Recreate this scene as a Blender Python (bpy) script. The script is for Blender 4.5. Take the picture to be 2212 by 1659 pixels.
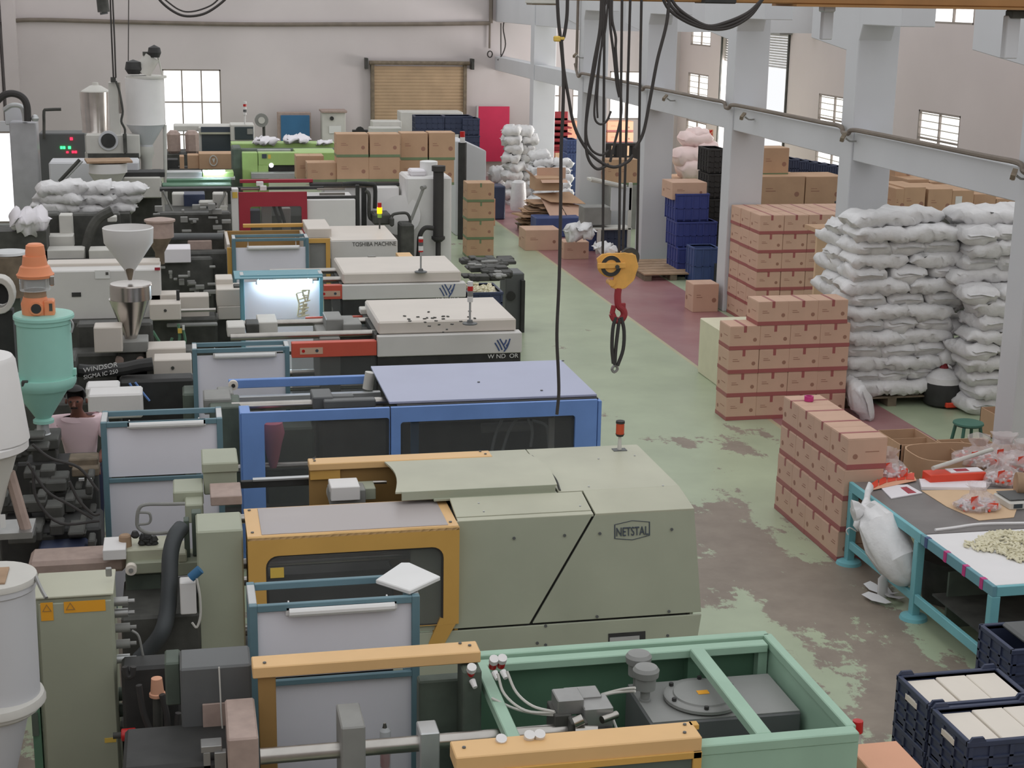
import bpy, bmesh, math, random
from mathutils import Vector, Matrix, noise as mnoise
random.seed(7)
for o in list(bpy.data.objects): bpy.data.objects.remove(o)
SC = bpy.context.scene
COL = SC.collection
# ---------------------------------------------------------------- camera
F_PX, W_PX, H_PX = 3341.0, 2212, 1659
YAW, PIT, ROL = math.radians(12.158), math.radians(14.122), math.radians(.972)
CAM = Vector((0, 0, 5.5))
FW = Vector((math.sin(YAW)*math.cos(PIT), math.cos(YAW)*math.cos(PIT), -math.sin(PIT)))
_r = Vector((math.cos(YAW), -math.sin(YAW), 0)); _u = _r.cross(FW)
RT = _r*math.cos(ROL)+_u*math.sin(ROL); UP = -_r*math.sin(ROL)+_u*math.cos(ROL)
cd = bpy.data.cameras.new('camera'); cam = bpy.data.objects.new('camera', cd); COL.objects.link(cam)
cd.sensor_fit = 'HORIZONTAL'; cd.sensor_width = 36; cd.lens = F_PX*36/W_PX
cd.clip_start = .1; cd.clip_end = 300
m = Matrix((RT, UP, -FW)).transposed().to_4x4(); m.translation = CAM
cam.matrix_world = m
SC.camera = cam
# ---------------------------------------------------------------- sky and exposure
wd = bpy.data.worlds.new('daylight'); SC.world = wd; wd.use_nodes = True
bg = wd.node_tree.nodes['Background']; bg.inputs[0].default_value = (.97, .98, 1.0, 1); bg.inputs[1].default_value = 1.0
SC.view_settings.view_transform = 'Standard'; SC.view_settings.look = 'None'
SC.cycles.max_bounces = 5; SC.cycles.diffuse_bounces = 3; SC.cycles.glossy_bounces = 2; SC.cycles.transparent_max_bounces = 6; SC.cycles.transmission_bounces = 2
SC.view_settings.exposure = 0.0; SC.view_settings.gamma = 1; SC.view_settings.use_curve_mapping = False

# daylight falling in through the open goods door in the right wall
ld = bpy.data.lights.new('goods_door_daylight', 'AREA'); ld.shape = 'RECTANGLE'; ld.size = 5.0; ld.size_y = 3.6; ld.energy = 650; ld.color = (1, .97, .95)
lo = bpy.data.objects.new('goods_door_daylight', ld); COL.objects.link(lo); lo.location = (16.3, 41.0, 1.95); lo.rotation_euler = (math.radians(90), 0, math.radians(90))

# survey of the place: points read off the photograph at a known height / depth / side distance
def ray(px, py): return FW+RT*((px-W_PX/2)/F_PX)-UP*((py-H_PX/2)/F_PX)
def PZ(px, py, z): d = ray(px, py); return CAM+d*((z-CAM.z)/d.z)
def PY(px, py, y): d = ray(px, py); return CAM+d*(y/d.y)
def PX(px, py, x): d = ray(px, py); return CAM+d*(x/d.x)
def ppm(P): return F_PX/((Vector(P)-CAM).dot(FW))      # pixels per metre at a point

# ---------------------------------------------------------------- materials
def lin(c):
    c /= 255
    return c/12.92 if c <= .04045 else ((c+.055)/1.055)**2.4
def rgb(c): return (lin(c[0]), lin(c[1]), lin(c[2]), 1)
MATS = {}
def mat(name, c, rough=.6, metal=0, var=.08, scale=3.0, bump=0, bscale=40, emit=None, es=1, alpha=1, spec=.4, trans=0):
    m = bpy.data.materials.new(name); m.use_nodes = True; nt = m.node_tree; n = nt.nodes; b = n['Principled BSDF']
    b.inputs['Roughness'].default_value = rough; b.inputs['Metallic'].default_value = metal
    b.inputs['Specular IOR Level'].default_value = spec
    base = rgb(c)
    b.inputs['Base Color'].default_value = base
    if var:
        tc = n.new('ShaderNodeTexCoord'); nz = n.new('ShaderNodeTexNoise'); nz.inputs['Scale'].default_value = scale
        nz.inputs['Detail'].default_value = 5; nt.links.new(tc.outputs['Object'], nz.inputs['Vector'])
        mr = n.new('ShaderNodeMapRange'); mr.inputs[1].default_value = .3; mr.inputs[2].default_value = .7
        mr.inputs[3].default_value = 1-var; mr.inputs[4].default_value = 1+var
        nt.links.new(nz.outputs['Fac'], mr.inputs[0])
        mx = n.new('ShaderNodeMix'); mx.data_type = 'RGBA'; mx.blend_type = 'MULTIPLY'; mx.inputs[0].default_value = 1
        mx.inputs[6].default_value = base; nt.links.new(mr.outputs[0], mx.inputs[7]); nt.links.new(mx.outputs[2], b.inputs['Base Color'])
        if bump:
            n2 = n.new('ShaderNodeTexNoise'); n2.inputs['Scale'].default_value = bscale; nt.links.new(tc.outputs['Object'], n2.inputs['Vector'])
            bp = n.new('ShaderNodeBump'); bp.inputs['Strength'].default_value = bump; bp.inputs['Distance'].default_value = .01
            nt.links.new(n2.outputs['Fac'], bp.inputs['Height']); nt.links.new(bp.outputs[0], b.inputs['Normal'])
    if emit: b.inputs['Emission Color'].default_value = rgb(emit); b.inputs['Emission Strength'].default_value = es
    if alpha < 1: b.inputs['Alpha'].default_value = alpha
    if trans: b.inputs['Transmission Weight'].default_value = trans
    MATS[name] = m; return m

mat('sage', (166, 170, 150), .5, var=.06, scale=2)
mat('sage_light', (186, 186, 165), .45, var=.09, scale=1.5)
mat('mint', (158, 190, 168), .5, var=.06)
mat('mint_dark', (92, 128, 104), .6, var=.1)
mat('yellow', (214, 168, 90), .45, var=.05)
mat('yellow_pale', (228, 186, 130), .45, var=.04)
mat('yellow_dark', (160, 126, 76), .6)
mat('blue', (116, 152, 214), .45, var=.06)
mat('blue_roof', (168, 173, 198), .35, var=.05, scale=1.2)
mat('cream', (212, 204, 194), .45, var=.04, scale=1.5)
mat('cream_side', (212, 210, 206), .5, var=.03)
mat('white', (226, 224, 222), .5, var=.03)
mat('offwhite', (205, 203, 196), .6, var=.06)
mat('red', (206, 92, 74), .45, var=.05)
mat('maroon', (165, 52, 66), .5, var=.06)
mat('lime', (165, 195, 120), .5, var=.06)
mat('black', (54, 54, 53), .6, var=.2, scale=6)  # kept lighter than true black to stand in for haze in the air
mat('dark', (74, 74, 70), .65, var=.35, scale=5)  # lightened too, haze put into the colour
mat('darkgreen', (88, 98, 88), .65, var=.25, scale=4)
mat('charcoal', (96, 98, 98), .5, var=.08)
mat('charcoal_lid', (140, 141, 138), .45, var=.06)
mat('grey', (140, 140, 136), .55, var=.12, scale=4)
mat('steelgrey', (158, 158, 156), .35, metal=.6, var=.1, scale=6)
mat('chrome', (178, 174, 168), .28, metal=1, var=.08, scale=8)
mat('stainless', (196, 190, 184), .25, metal=1, var=.1, scale=5)
mat('galv', (196, 198, 198), .4, metal=.6, var=.1, scale=4)
mat('frameblue', (104, 134, 144), .5, var=.08)
mat('frameteal', (110, 158, 170), .5, var=.06)
mat('sheet', (240, 239, 247), .6, var=.04, scale=1)
mat('teal', (122, 186, 194), .45, var=.06)
mat('aqua', (158, 212, 198), .45, var=.04)
mat('orange', (238, 152, 108), .5, var=.05)
mat('wood', (165, 138, 112), .8, var=.15, scale=8)
mat('wood_dark', (120, 108, 92), .85, var=.25, scale=8)
mat('carton', (206, 171, 149), .8, var=.05, scale=3)
mat('carton_b', (192, 158, 128), .8, var=.06, scale=3)
mat('carton_in', (150, 118, 92), .85, var=.08)
mat('tape_red', (162, 94, 92), .4, var=.05)
mat('tape_green', (116, 134, 100), .5, var=.08)
mat('ink', (158, 118, 100), .8, var=0)
mat('tape_clear', (225, 205, 190), .12, var=0)
mat('bag', (222, 221, 221), .4, var=.05, scale=9, bump=.6, bscale=22, spec=.5)
mat('bag_pink', (244, 220, 216), .6, var=.05)
mat('plastic_white', (226, 226, 224), .35, var=.03)
mat('navy', (62, 70, 94), .45, var=.12)
mat('navy_blue', (72, 88, 134), .5, var=.1)
mat('royal', (64, 74, 136), .45, var=.08)
mat('foam', (228, 220, 208), .7, var=.03)
mat('hoist', (226, 170, 88), .5, var=.12, scale=12)
mat('hook_red', (150, 50, 56), .55, var=.15)
mat('rubber', (62, 60, 59), .7, var=.1)
mat('cable', (62, 58, 56), .6, var=.1)
mat('hose', (64, 68, 70), .5, var=.08)
mat('roller_brown', (176, 150, 120), .6, var=.1, scale=2)
mat('panel_red', (205, 50, 88), .45, var=.05)
mat('panel_pink', (240, 150, 170), .8, var=.05)
mat('skin', (120, 78, 66), .6, var=.05)
mat('shirt', (248, 218, 224), .8, var=.04)
mat('trouser', (52, 56, 80), .8, var=.05)
mat('hair', (38, 34, 34), .6, var=.1)
mat('label_yellow', (226, 192, 90), .5, var=0)
mat('label_orange', (236, 168, 50), .5, var=0)
mat('label_white', (225, 225, 222), .5, var=0)
mat('logo_blue', (70, 88, 130), .5, var=0)
mat('logo_dark', (70, 78, 88), .5, var=0)
mat('lamp_amber', (255, 180, 20), .4, emit=(255, 170, 10), es=2.2, var=0)
mat('lamp_red', (190, 40, 40), .3, var=0)
mat('lamp_orange', (200, 84, 52), .3, var=0)
mat('lamp_green', (150, 190, 90), .4, var=0)
mat('tube_on', (255, 255, 255), .4, emit=(215, 238, 255), es=40, var=0)
mat('led_green', (60, 230, 120), .4, emit=(60, 240, 130), es=2.5, var=0)
mat('led_red', (230, 40, 70), .4, emit=(240, 40, 70), es=2.5, var=0)
mat('glass', (104, 106, 106), .15, var=0, alpha=.34)
mat('acrylic', (190, 182, 180), .35, var=0, alpha=.82)
mat('clear', (210, 214, 214), .1, var=0, alpha=.45)
mat('polybag', (232, 220, 218), .15, var=.05, alpha=.38, spec=.8)
mat('screen', (70, 78, 82), .2, var=0)
mat('blueboard', (60, 110, 150), .5, var=.05)
mat('paper', (232, 228, 232), .7, var=.02)
mat('paper_brown', (214, 184, 150), .8, var=.04)
mat('orange_red', (224, 76, 52), .5, var=.06)
mat('magenta', (196, 60, 130), .4, var=0)
mat('tubes', (222, 216, 188), .5, var=.05)
mat('pipe', (122, 112, 102), .7, var=.15)
mat('plate_pink', (170, 150, 140), .6, var=.1, scale=12)
mat('card_orange', (224, 168, 138), .8, var=.03)
mat('crane', (158, 116, 70), .6, var=.12)
mat('stool', (70, 116, 100), .5, var=.05)
mat('ducting', (184, 184, 188), .4, metal=.4, var=.1)
mat('table_top', (120, 116, 114), .4, var=.12, scale=3)
mat('cloth', (232, 230, 230), .8, var=.02)

# ---------------------------------------------------------------- mesh collector
class MB:
    def __init__(s): s.bm = bmesh.new()
    def box(s, x0, y0, z0, x1, y1, z1, rz=0):
        x0, x1 = min(x0, x1), max(x0, x1); y0, y1 = min(y0, y1), max(y0, y1); z0, z1 = min(z0, z1), max(z0, z1)
        c = Vector(((x0+x1)/2, (y0+y1)/2, (z0+z1)/2)); M = Matrix.Rotation(rz, 3, 'Z')
        vs = []
        for z in (z0, z1):
            for x, y in ((x0, y0), (x1, y0), (x1, y1), (x0, y1)):
                vs.append(s.bm.verts.new(c+M@(Vector((x, y, z))-c)))
        for f in ((3, 2, 1, 0), (4, 5, 6, 7), (0, 1, 5, 4), (1, 2, 6, 5), (2, 3, 7, 6), (3, 0, 4, 7)):
            s.bm.faces.new([vs[i] for i in f])
        return s
    def B(s, px0, py0, px1, py1, y, d, z0=None):
        """box whose front face (at depth y) spans those photo pixels; d = thickness away from the viewer"""
        a = PY(px0, py0, y); b = PY(px1, py1, y); c = PY(px0, py1, y); e = PY(px1, py0, y)
        x0 = (a.x+c.x)/2; x1 = (b.x+e.x)/2; zt = (a.z+e.z)/2; zb = (c.z+b.z)/2 if z0 is None else z0
        return s.box(x0, y, zb, x1, y+d, zt)
    def prism(s, pts, axis, a, b):
        """polygon pts (2D) extruded along axis between a and b; axis 'y': pts are (x,z); 'x': (y,z); 'z': (x,y)"""
        def v(p, t):
            return {'y': (p[0], t, p[1]), 'x': (t, p[0], p[1]), 'z': (p[0], p[1], t)}[axis]
        A = [s.bm.verts.new(v(p, a)) for p in pts]; Bv = [s.bm.verts.new(v(p, b)) for p in pts]
        n = len(pts)
        s.bm.faces.new(A); s.bm.faces.new(Bv[::-1])
        for i in range(n): s.bm.faces.new((A[(i+1) % n], A[i], Bv[i], Bv[(i+1) % n]))
        return s
    def ring(s, outer, inner, axis, a, b):
        """frame between two loops of equal length"""
        def v(p, t):
            return {'y': (p[0], t, p[1]), 'x': (t, p[0], p[1]), 'z': (p[0], p[1], t)}[axis]
        L = [[s.bm.verts.new(v(p, t)) for p in lp] for lp in (outer, inner) for t in (a, b)]
        oa, ob, ia, ib = L; n = len(outer)
        for i in range(n):
            j = (i+1) % n
            for q in ((oa[i], oa[j], ia[j], ia[i]), (ob[j], ob[i], ib[i], ib[j]), (oa[j], oa[i], ob[i], ob[j]), (ia[i], ia[j], ib[j], ib[i])):
                try: s.bm.faces.new(q)
                except ValueError: pass
        return s
    def lathe(s, prof, c, n=28, axis=Vector((0, 0, 1)), cap=True):
        """prof: (t along axis, radius)"""
        ax = Vector(axis).normalized(); e1 = ax.orthogonal().normalized(); e2 = ax.cross(e1); c = Vector(c); rings = []
        for t, r in prof:
            rings.append([s.bm.verts.new(c+ax*t+(e1*math.cos(2*math.pi*k/n)+e2*math.sin(2*math.pi*k/n))*max(r, .0005)) for k in range(n)])
        for A, Bv in zip(rings, rings[1:]):
            for k in range(n): s.bm.faces.new((A[k], A[(k+1) % n], Bv[(k+1) % n], Bv[k]))
        if cap: s.bm.faces.new(rings[0][::-1]); s.bm.faces.new(rings[-1])
        return s
    def cyl(s, a, b, r, n=16, r2=None):
        a = Vector(a); b = Vector(b); return s.lathe([(0, r), ((b-a).length, r if r2 is None else r2)], a, n, b-a)
    def plathe(s, pxc, y, prof, n=28, cap=True):
        """vertical turned shape: prof of (photo row on the axis, radius in photo pixels), axis at depth y"""
        mid = prof[len(prof)//2][0]; c = PY(pxc, mid, y); k = ppm(c)
        pr = [(PX(pxc, p, c.x).z if False else PY(pxc, p, y).z, r/k) for p, r in prof]
        pr = sorted(pr, key=lambda t: 0) if False else pr
        if pr[0][0] > pr[-1][0]: pr = pr[::-1]
        return s.lathe(pr, (c.x, y, 0), n, cap=cap)
    def tube(s, pts, r, n=8, smooth=4):
        P = [Vector(p) for p in pts]
        if smooth > 1 and len(P) > 2:
            Q = []; E = [P[0]*2-P[1]]+P+[P[-1]*2-P[-2]]
            for i in range(1, len(E)-2):
                for k in range(smooth):
                    t = k/smooth; a, b, c, d = E[i-1:i+3]
                    Q.append(.5*((2*b)+(c-a)*t+(2*a-5*b+4*c-d)*t*t+(3*b-a-3*c+d)*t*t*t))
            Q.append(P[-1]); P = Q
        rings = []; up = None
        for i, p in enumerate(P):
            t = (P[min(i+1, len(P)-1)]-P[max(i-1, 0)]).normalized()
            e1 = t.orthogonal().normalized() if up is None else (up-t*up.dot(t)).normalized()
            up = e1; e2 = t.cross(e1)
            rings.append([s.bm.verts.new(p+(e1*math.cos(2*math.pi*k/n)+e2*math.sin(2*math.pi*k/n))*r) for k in range(n)])
        for A, Bv in zip(rings, rings[1:]):
            for k in range(n): s.bm.faces.new((A[k], A[(k+1) % n], Bv[(k+1) % n], Bv[k]))
        s.bm.faces.new(rings[0][::-1]); s.bm.faces.new(rings[-1])
        return s
    def quad(s, a, b, c, d): s.bm.faces.new([s.bm.verts.new(p) for p in (a, b, c, d)]); return s
    def build(s, name, mt, parent=None, off=None, bevel=0, seg=1):
        bm = s.bm; bmesh.ops.dissolve_degenerate(bm, dist=1e-6, edges=bm.edges)
        if off is not None: bmesh.ops.translate(bm, verts=bm.verts, vec=-Vector(off))
        bmesh.ops.recalc_face_normals(bm, faces=bm.faces)
        if bevel:
            es = [e for e in bm.edges if len(e.link_faces) == 2 and e.calc_face_angle(0) > .6]
            bmesh.ops.bevel(bm, geom=es, offset=bevel, segments=seg, affect='EDGES', clamp_overlap=True)
        for f in bm.faces: f.smooth = True
        for e in bm.edges:
            if len(e.link_faces) == 2 and e.calc_face_angle(0) > .55: e.smooth = False
        me = bpy.data.meshes.new(name); bm.to_mesh(me); bm.free()
        me.materials.append(MATS[mt] if isinstance(mt, str) else mt)
        o = bpy.data.objects.new(name, me); COL.objects.link(o)
        if parent: o.parent = parent
        return o

class T:
    """a thing: an Empty at its base with its parts as children (world coordinates in)"""
    def __init__(s, name, label, cat, loc=(0, 0, 0), group=None):
        s.loc = Vector(loc); s.e = bpy.data.objects.new(name, None); s.e.empty_display_size = .1; COL.objects.link(s.e); s.e.location = s.loc
        s.e['label'] = label; s.e['category'] = cat
        if group: s.e['group'] = group
    def p(s, name, mb, mt, bevel=0, parent=None, label=None, seg=1, kind=None):
        o = mb.build(name, mt, parent or s.e, s.loc, bevel, seg)
        if label: o['label'] = label
        if kind: o['kind'] = kind
        return o
def solo(name, label, cat, mb, mt, bevel=0, group=None, loc=None, seg=1):
    if loc is None:
        bb = [v.co.copy() for v in mb.bm.verts]; loc = (sum(v.x for v in bb)/len(bb), sum(v.y for v in bb)/len(bb), min(v.z for v in bb))
    o = mb.build(name, mt, None, loc, bevel, seg); o.location = loc; o['label'] = label; o['category'] = cat
    if group: o['group'] = group
    return o
def struct(name, mb, mt, bevel=0, parent=None):
    o = mb.build(name, mt, parent, None, bevel)
    if not parent: o['kind'] = 'structure'
    return o
def clone(root, loc, rz=0, label=None, group=None):
    r = root.copy(); COL.objects.link(r); r.location = loc; r.rotation_euler = (0, 0, rz)
    if label: r['label'] = label
    if group: r['group'] = group
    for ch in list(root.children):
        c = ch.copy(); COL.objects.link(c); c.parent = r
        for g in list(ch.children):
            d = g.copy(); COL.objects.link(d); d.parent = c
    return r
def text_mb(txt, origin, size, ext=.002, axis='front', stretch=1.0, align='LEFT'):
    """lettering as thin mesh; axis 'front' = on a wall facing the viewer (-y)"""
    cu = bpy.data.curves.new('t', 'FONT'); cu.body = txt; cu.size = size; cu.extrude = ext; cu.align_x = align
    ob = bpy.data.objects.new('t', cu); COL.objects.link(ob)
    dg = bpy.context.evaluated_depsgraph_get(); me = bpy.data.meshes.new_from_object(ob.evaluated_get(dg))
    mb = MB(); mb.bm.from_mesh(me); o = Vector(origin)
    for v in mb.bm.verts:
        x, y, z = v.co
        v.co = o+Vector((x*stretch, -z, y)) if axis == 'front' else o+Vector((z, x*stretch, y))
    bpy.data.objects.remove(ob); bpy.data.curves.remove(cu); bpy.data.meshes.remove(me)
    return mb
def rrect(x0, z0, x1, z1, r, n=5):
    P = []
    for cx, cz, a in ((x1-r, z1-r, 0), (x0+r, z1-r, 90), (x0+r, z0+r, 180), (x1-r, z0+r, 270)):
        for k in range(n+1):
            t = math.radians(a+90*k/n); P.append((cx+r*math.cos(t), cz+r*math.sin(t)))
    return P
def rect_for(x0, z0, x1, z1, n=5):
    """outer rectangle with as many points as rrect"""
    P = []
    for cx, cz in ((x1, z1), (x0, z1), (x0, z0), (x1, z0)): P += [(cx, cz)]*(n+1)
    return P
ORD = ['first', 'second', 'third', 'fourth', 'fifth', 'sixth', 'seventh', 'eighth', 'ninth', 'tenth', 'eleventh', 'twelfth', 'thirteenth', 'fourteenth', 'fifteenth', 'sixteenth']
# ================================================================ THE SETTING
def floor_material():
    m = bpy.data.materials.new('painted_floor'); m.use_nodes = True; nt = m.node_tree; n = nt.nodes; L = nt.links.new; b = n['Principled BSDF']
    b.inputs['Roughness'].default_value = .38
    tc = n.new('ShaderNodeTexCoord'); sx = n.new('ShaderNodeSeparateXYZ'); L(tc.outputs['Object'], sx.inputs[0])
    def noise(scale, det, rough=.6, stretch=None, dist=0):
        z = n.new('ShaderNodeTexNoise'); z.inputs['Scale'].default_value = scale; z.inputs['Detail'].default_value = det; z.inputs['Roughness'].default_value = rough
        z.inputs['Distortion'].default_value = dist
        if stretch:
            mp = n.new('ShaderNodeMapping'); mp.inputs['Scale'].default_value = stretch; L(tc.outputs['Object'], mp.inputs[0]); L(mp.outputs[0], z.inputs['Vector'])
        else: L(tc.outputs['Object'], z.inputs['Vector'])
        return z.outputs['Fac']
    def rng(v, a, c, lo, hi):
        r = n.new('ShaderNodeMapRange'); r.inputs[1].default_value = a; r.inputs[2].default_value = c; r.inputs[3].default_value = lo; r.inputs[4].default_value = hi; L(v, r.inputs[0]); return r.outputs[0]
    def mth(op, a, c):
        q = n.new('ShaderNodeMath'); q.operation = op
        for i, v in enumerate((a, c)):
            if isinstance(v, (int, float)): q.inputs[i].default_value = v
            else: L(v, q.inputs[i])
        return q.outputs[0]
    def mix(f, a, c):
        q = n.new('ShaderNodeMix'); q.data_type = 'RGBA'; L(f, q.inputs[0])
        for i, v in ((6, a), (7, c)):
            if isinstance(v, tuple): q.inputs[i].default_value = rgb(v)
            else: L(v, q.inputs[i])
        return q.outputs[2]
    fine = noise(9, 8, .7)
    green = mix(rng(noise(.7, 3), .3, .7, 0, 1), (178, 190, 160), (166, 178, 150))
    redc = mix(rng(noise(1.2, 3), .3, .7, 0, 1), (156, 106, 108), (166, 126, 126))
    # red walkway between x = 7.68 and x = 9.45
    st = mth('MULTIPLY', mth('GREATER_THAN', sx.outputs[0], 7.68), mth('LESS_THAN', sx.outputs[0], 9.45))
    edge = mth('MULTIPLY', mth('GREATER_THAN', sx.outputs[0], 7.62), mth('LESS_THAN', sx.outputs[0], 7.68))
    c = mix(st, green, redc); c = mix(edge, c, (190, 184, 150))
    # bare worn concrete, more of it where the trolleys turn near the machines
    wear = mth('ADD', noise(.62, 12, .68, (1.0, .5, 1), .15), mth('MULTIPLY', fine, .16))
    bias = rng(sx.outputs[1], 10.5, 22, .055, -.12)
    bx = rng(sx.outputs[0], 7.0, 8.5, 0, -.2)
    mask = rng(mth('ADD', mth('ADD', wear, bias), bx), .585, .605, 0, 1)
    bare = mix(rng(noise(3, 6), .3, .7, 0, 1), (150, 138, 124), (134, 122, 110))
    c = mix(mask, c, bare)
    dirt = rng(noise(1.6, 5, .6), .35, .75, 1.04, .9)
    q = n.new('ShaderNodeMix'); q.data_type = 'RGBA'; q.blend_type = 'MULTIPLY'; q.inputs[0].default_value = 1; L(c, q.inputs[6]); L(dirt, q.inputs[7])
    L(q.outputs[2], b.inputs['Base Color'])
    L(rng(mask, 0, 1, .32, .55), b.inputs['Roughness'])
    return m
MATS['floor'] = floor_material()
mat('wall_paint', (204, 196, 195), .7, var=.07, scale=.35)
mat('wall_right', (212, 201, 198), .7, var=.05, scale=.35)
mat('column_paint', (204, 205, 208), .6, var=.04, scale=.8)
YB, XL, XR = 47.5, -4.95, 15.46
struct('floor', MB().box(XL-.3, -3, -.12, XR+.3, YB+.3, 0), 'floor')

def holed(mb, axis, t0, t1, u0, u1, z0, z1, holes):
    us = sorted({u0, u1, *[h[0] for h in holes], *[h[1] for h in holes]}); zs = sorted({z0, z1, *[h[2] for h in holes], *[h[3] for h in holes]})
    for a, b in zip(us, us[1:]):
        run = None
        for c, d in zip(zs, zs[1:]):
            hit = any(h[0] < (a+b)/2 < h[1] and h[2] < (c+d)/2 < h[3] for h in holes)
            if hit:
                if run: emit(mb, axis, t0, t1, a, b, *run); run = None
            else: run = (run[0], d) if run else (c, d)
        if run: emit(mb, axis, t0, t1, a, b, *run)
    return mb
def emit(mb, axis, t0, t1, a, b, c, d):
    if axis == 'y': mb.box(a, t0, c, b, t1, d)
    else: mb.box(t0, a, c, t1, b, d)
W1 = (PY(352, 215, YB).x, PY(478, 215, YB).x, .55, PY(415, 150, YB).z)          # big window on the back wall
SH = (PY(803, 200, YB).x, PY(1003, 200, YB).x, 0, PY(900, 134, YB).z)
back_holes = [W1, (13.2, 14.3, 1.75, 3.24), (11.05, 11.62, 1.75, 3.2), (12.0, 12.7, 1.75, 3.2)]
struct('wall_back', holed(MB(), 'y', YB, YB+.25, XL-.3, XR+.3, 0, 6.6, back_holes), 'wall_paint')
right_holes = [(29.1, 30.95, 1.5, 3.27), (34.5, 36.35, 1.5, 3.27), (44.7, 46.6, 1.2, 3.27), (38.5, 43.55, 0, 4.62),
               (28.9, 30.7, 5.07, 5.75), (44.65, 46.5, 4.1, 5.0), (23.8, 25.6, 1.5, 3.27), (18.6, 20.4, 1.5, 3.27), (34.2, 36, 5.07, 5.75)]
struct('wall_right', holed(MB(), 'x', XR, XR+.25, -3, YB, 0, 6.6, right_holes), 'wall_right')
struct('wall_left', MB().box(XL-.3, -3, 0, XL, YB, 6.6), 'wall_paint')
struct('wall_front_unseen', MB().box(XL-.3, -3.3, 0, XR+.3, -3, 6.6), 'wall_paint')  # unseen wall behind the camera, added to cut light on front faces
struct('trim_1', MB().box(PY(12, 200, 47).x, 47.1, 0, PY(41, 200, 47).x, YB, 6.6), 'wall_paint')   # corner pilaster

mat('window_bar', (150, 140, 132), .6); mat('pane', (250, 250, 250), .3, var=0, alpha=.55, emit=(255, 255, 255), es=1.25); mat('louvre', (214, 208, 196), .6, var=.03)  # pane glows by itself to give the look of blown-out daylight
_wn = [0]
def window(axis, t, u0, u1, z0, z1, cols, rows, bars=0):
    _wn[0] += 1; root = bpy.data.objects.new('window_%d' % _wn[0], None); COL.objects.link(root); root['kind'] = 'structure'
    root.location = (0, 0, 0)
    fr = MB(); w = .04
    def bx(mb, a, b, c, d, th=.06):
        emit(mb, axis, t-th if th > .02 else t, t if th > .02 else t+th, a, b, c, d)
    bx(fr, u0, u0+w, z0, z1); bx(fr, u1-w, u1, z0, z1); bx(fr, u0, u1, z0, z0+w); bx(fr, u0, u1, z1-w, z1)
    fr.build('window_frame', 'window_bar', root)
    for i in range(1, cols):
        u = u0+(u1-u0)*i/cols; mb = MB(); bx(mb, u-w/2, u+w/2, z0, z1, .05); mb.build('mullion', 'window_bar', root)
    for i, r in enumerate(rows):
        z = z0+(z1-z0)*r; mb = MB(); bx(mb, u0, u1, z-w/2, z+w/2, .055); mb.build('transom', 'window_bar', root)
    for i in range(cols):
        a = u0+(u1-u0)*i/cols; b = u0+(u1-u0)*(i+1)/cols; rs = [0]+list(rows)+[1]
        for r0, r1 in zip(rs, rs[1:]):
            mb = MB(); bx(mb, a, b, z0+(z1-z0)*r0, z0+(z1-z0)*r1, .012); mb.build('pane', 'pane', root)
    if bars:
        for k in range(bars):
            z = z0+(z1-z0)*(k+.5)/bars; mb = MB(); emit(mb, axis, t-.03, t-.02, u0, u1, z-.012, z+.012); mb.build('louvre', 'louvre', root)
window('y', YB+.08, *W1, 3, [.28, .64])
window('y', YB+.08, *back_holes[1], 2, [.5]); window('y', YB+.08, *back_holes[2], 1, [.5]); window('y', YB+.08, *back_holes[3], 1, [.5])
for h in right_holes[:3]: window('x', XR+.06, *h, 2, [.3, .67], 12)
window('x', XR+.06, *right_holes[4], 2, [.5]); window('x', XR+.06, *right_holes[5], 2, [.7], 5)
for h in right_holes[6:8]: window('x', XR+.06, *h, 2, [.33, .67], 12)
window('x', XR+.06, *right_holes[8], 2, [.5])

# half open shutter door in the right wall
dr = bpy.data.objects.new('door_1', None); COL.objects.link(dr); dr['kind'] = 'structure'
for k in range(13):
    z = 3.74+k*.068; MB().box(XR+.08, 38.5, z, XR+.12, 43.55, z+.05).build('slat', 'galv', dr)
MB().box(XR-.35, 38.3, 4.62, XR-.01, 43.75, 4.98).build('drum_housing', 'grey', dr)
for y in (38.42, 43.55): MB().box(XR-.04, y, 0, XR-.002, y+.08, 4.62).build('guide_rail', 'dark', dr)
# brown roller shutter in the back wall
d2 = bpy.data.objects.new('door_2', None); COL.objects.link(d2); d2['kind'] = 'structure'
nsl = 34
for k in range(nsl):
    z = k*(SH[3]-.12)/nsl; q = (SH[3]-.12)/nsl
    MB().prism([(YB-.12, z+.002), (YB-.132, z+q*.5), (YB-.12, z+q-.002), (YB-.09, z+q-.002), (YB-.09, z+.002)], 'x', SH[0]+.04, SH[1]-.04).build('slat', 'roller_brown', d2)
MB().cyl((SH[0]-.1, YB-.2, SH[3]-.02), (SH[1]+.12, YB-.2, SH[3]-.02), .06).build('roller_drum', 'wood_dark', d2)
for x in (SH[0]-.22, SH[1]+.16): MB().box(x, YB-.4, SH[3]-.2, x+.07, YB-.003, SH[3]+.12).build('drum_bracket', 'dark', d2)
for x in (SH[0]-.04, SH[1]-.06): MB().box(x, YB-.2, 0, x+.1, YB-.003, SH[3]).build('guide_rail', 'wood_dark', d2)

# columns and beams
CY = [16.0, 21.04, 26.1, 31.35, 36.65, 42.0]
for k, y in enumerate(CY): struct('column', MB().box(9.5, y, 0, 10.13, y+.42, 6.6), 'column_paint', .012)
for a, b in zip([-3]+CY, CY+[YB]):
    a2 = a if a == -3 else a+.42
    bm_ = MB().box(9.53, a2, 3.25, 9.9, b, 3.66); struct('beam', bm_, 'column_paint', .01)
    if a2 > 36: struct('beam', MB().box(9.53, a2, 4.7, 9.95, b, 6.4), 'column_paint', .01)
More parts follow.
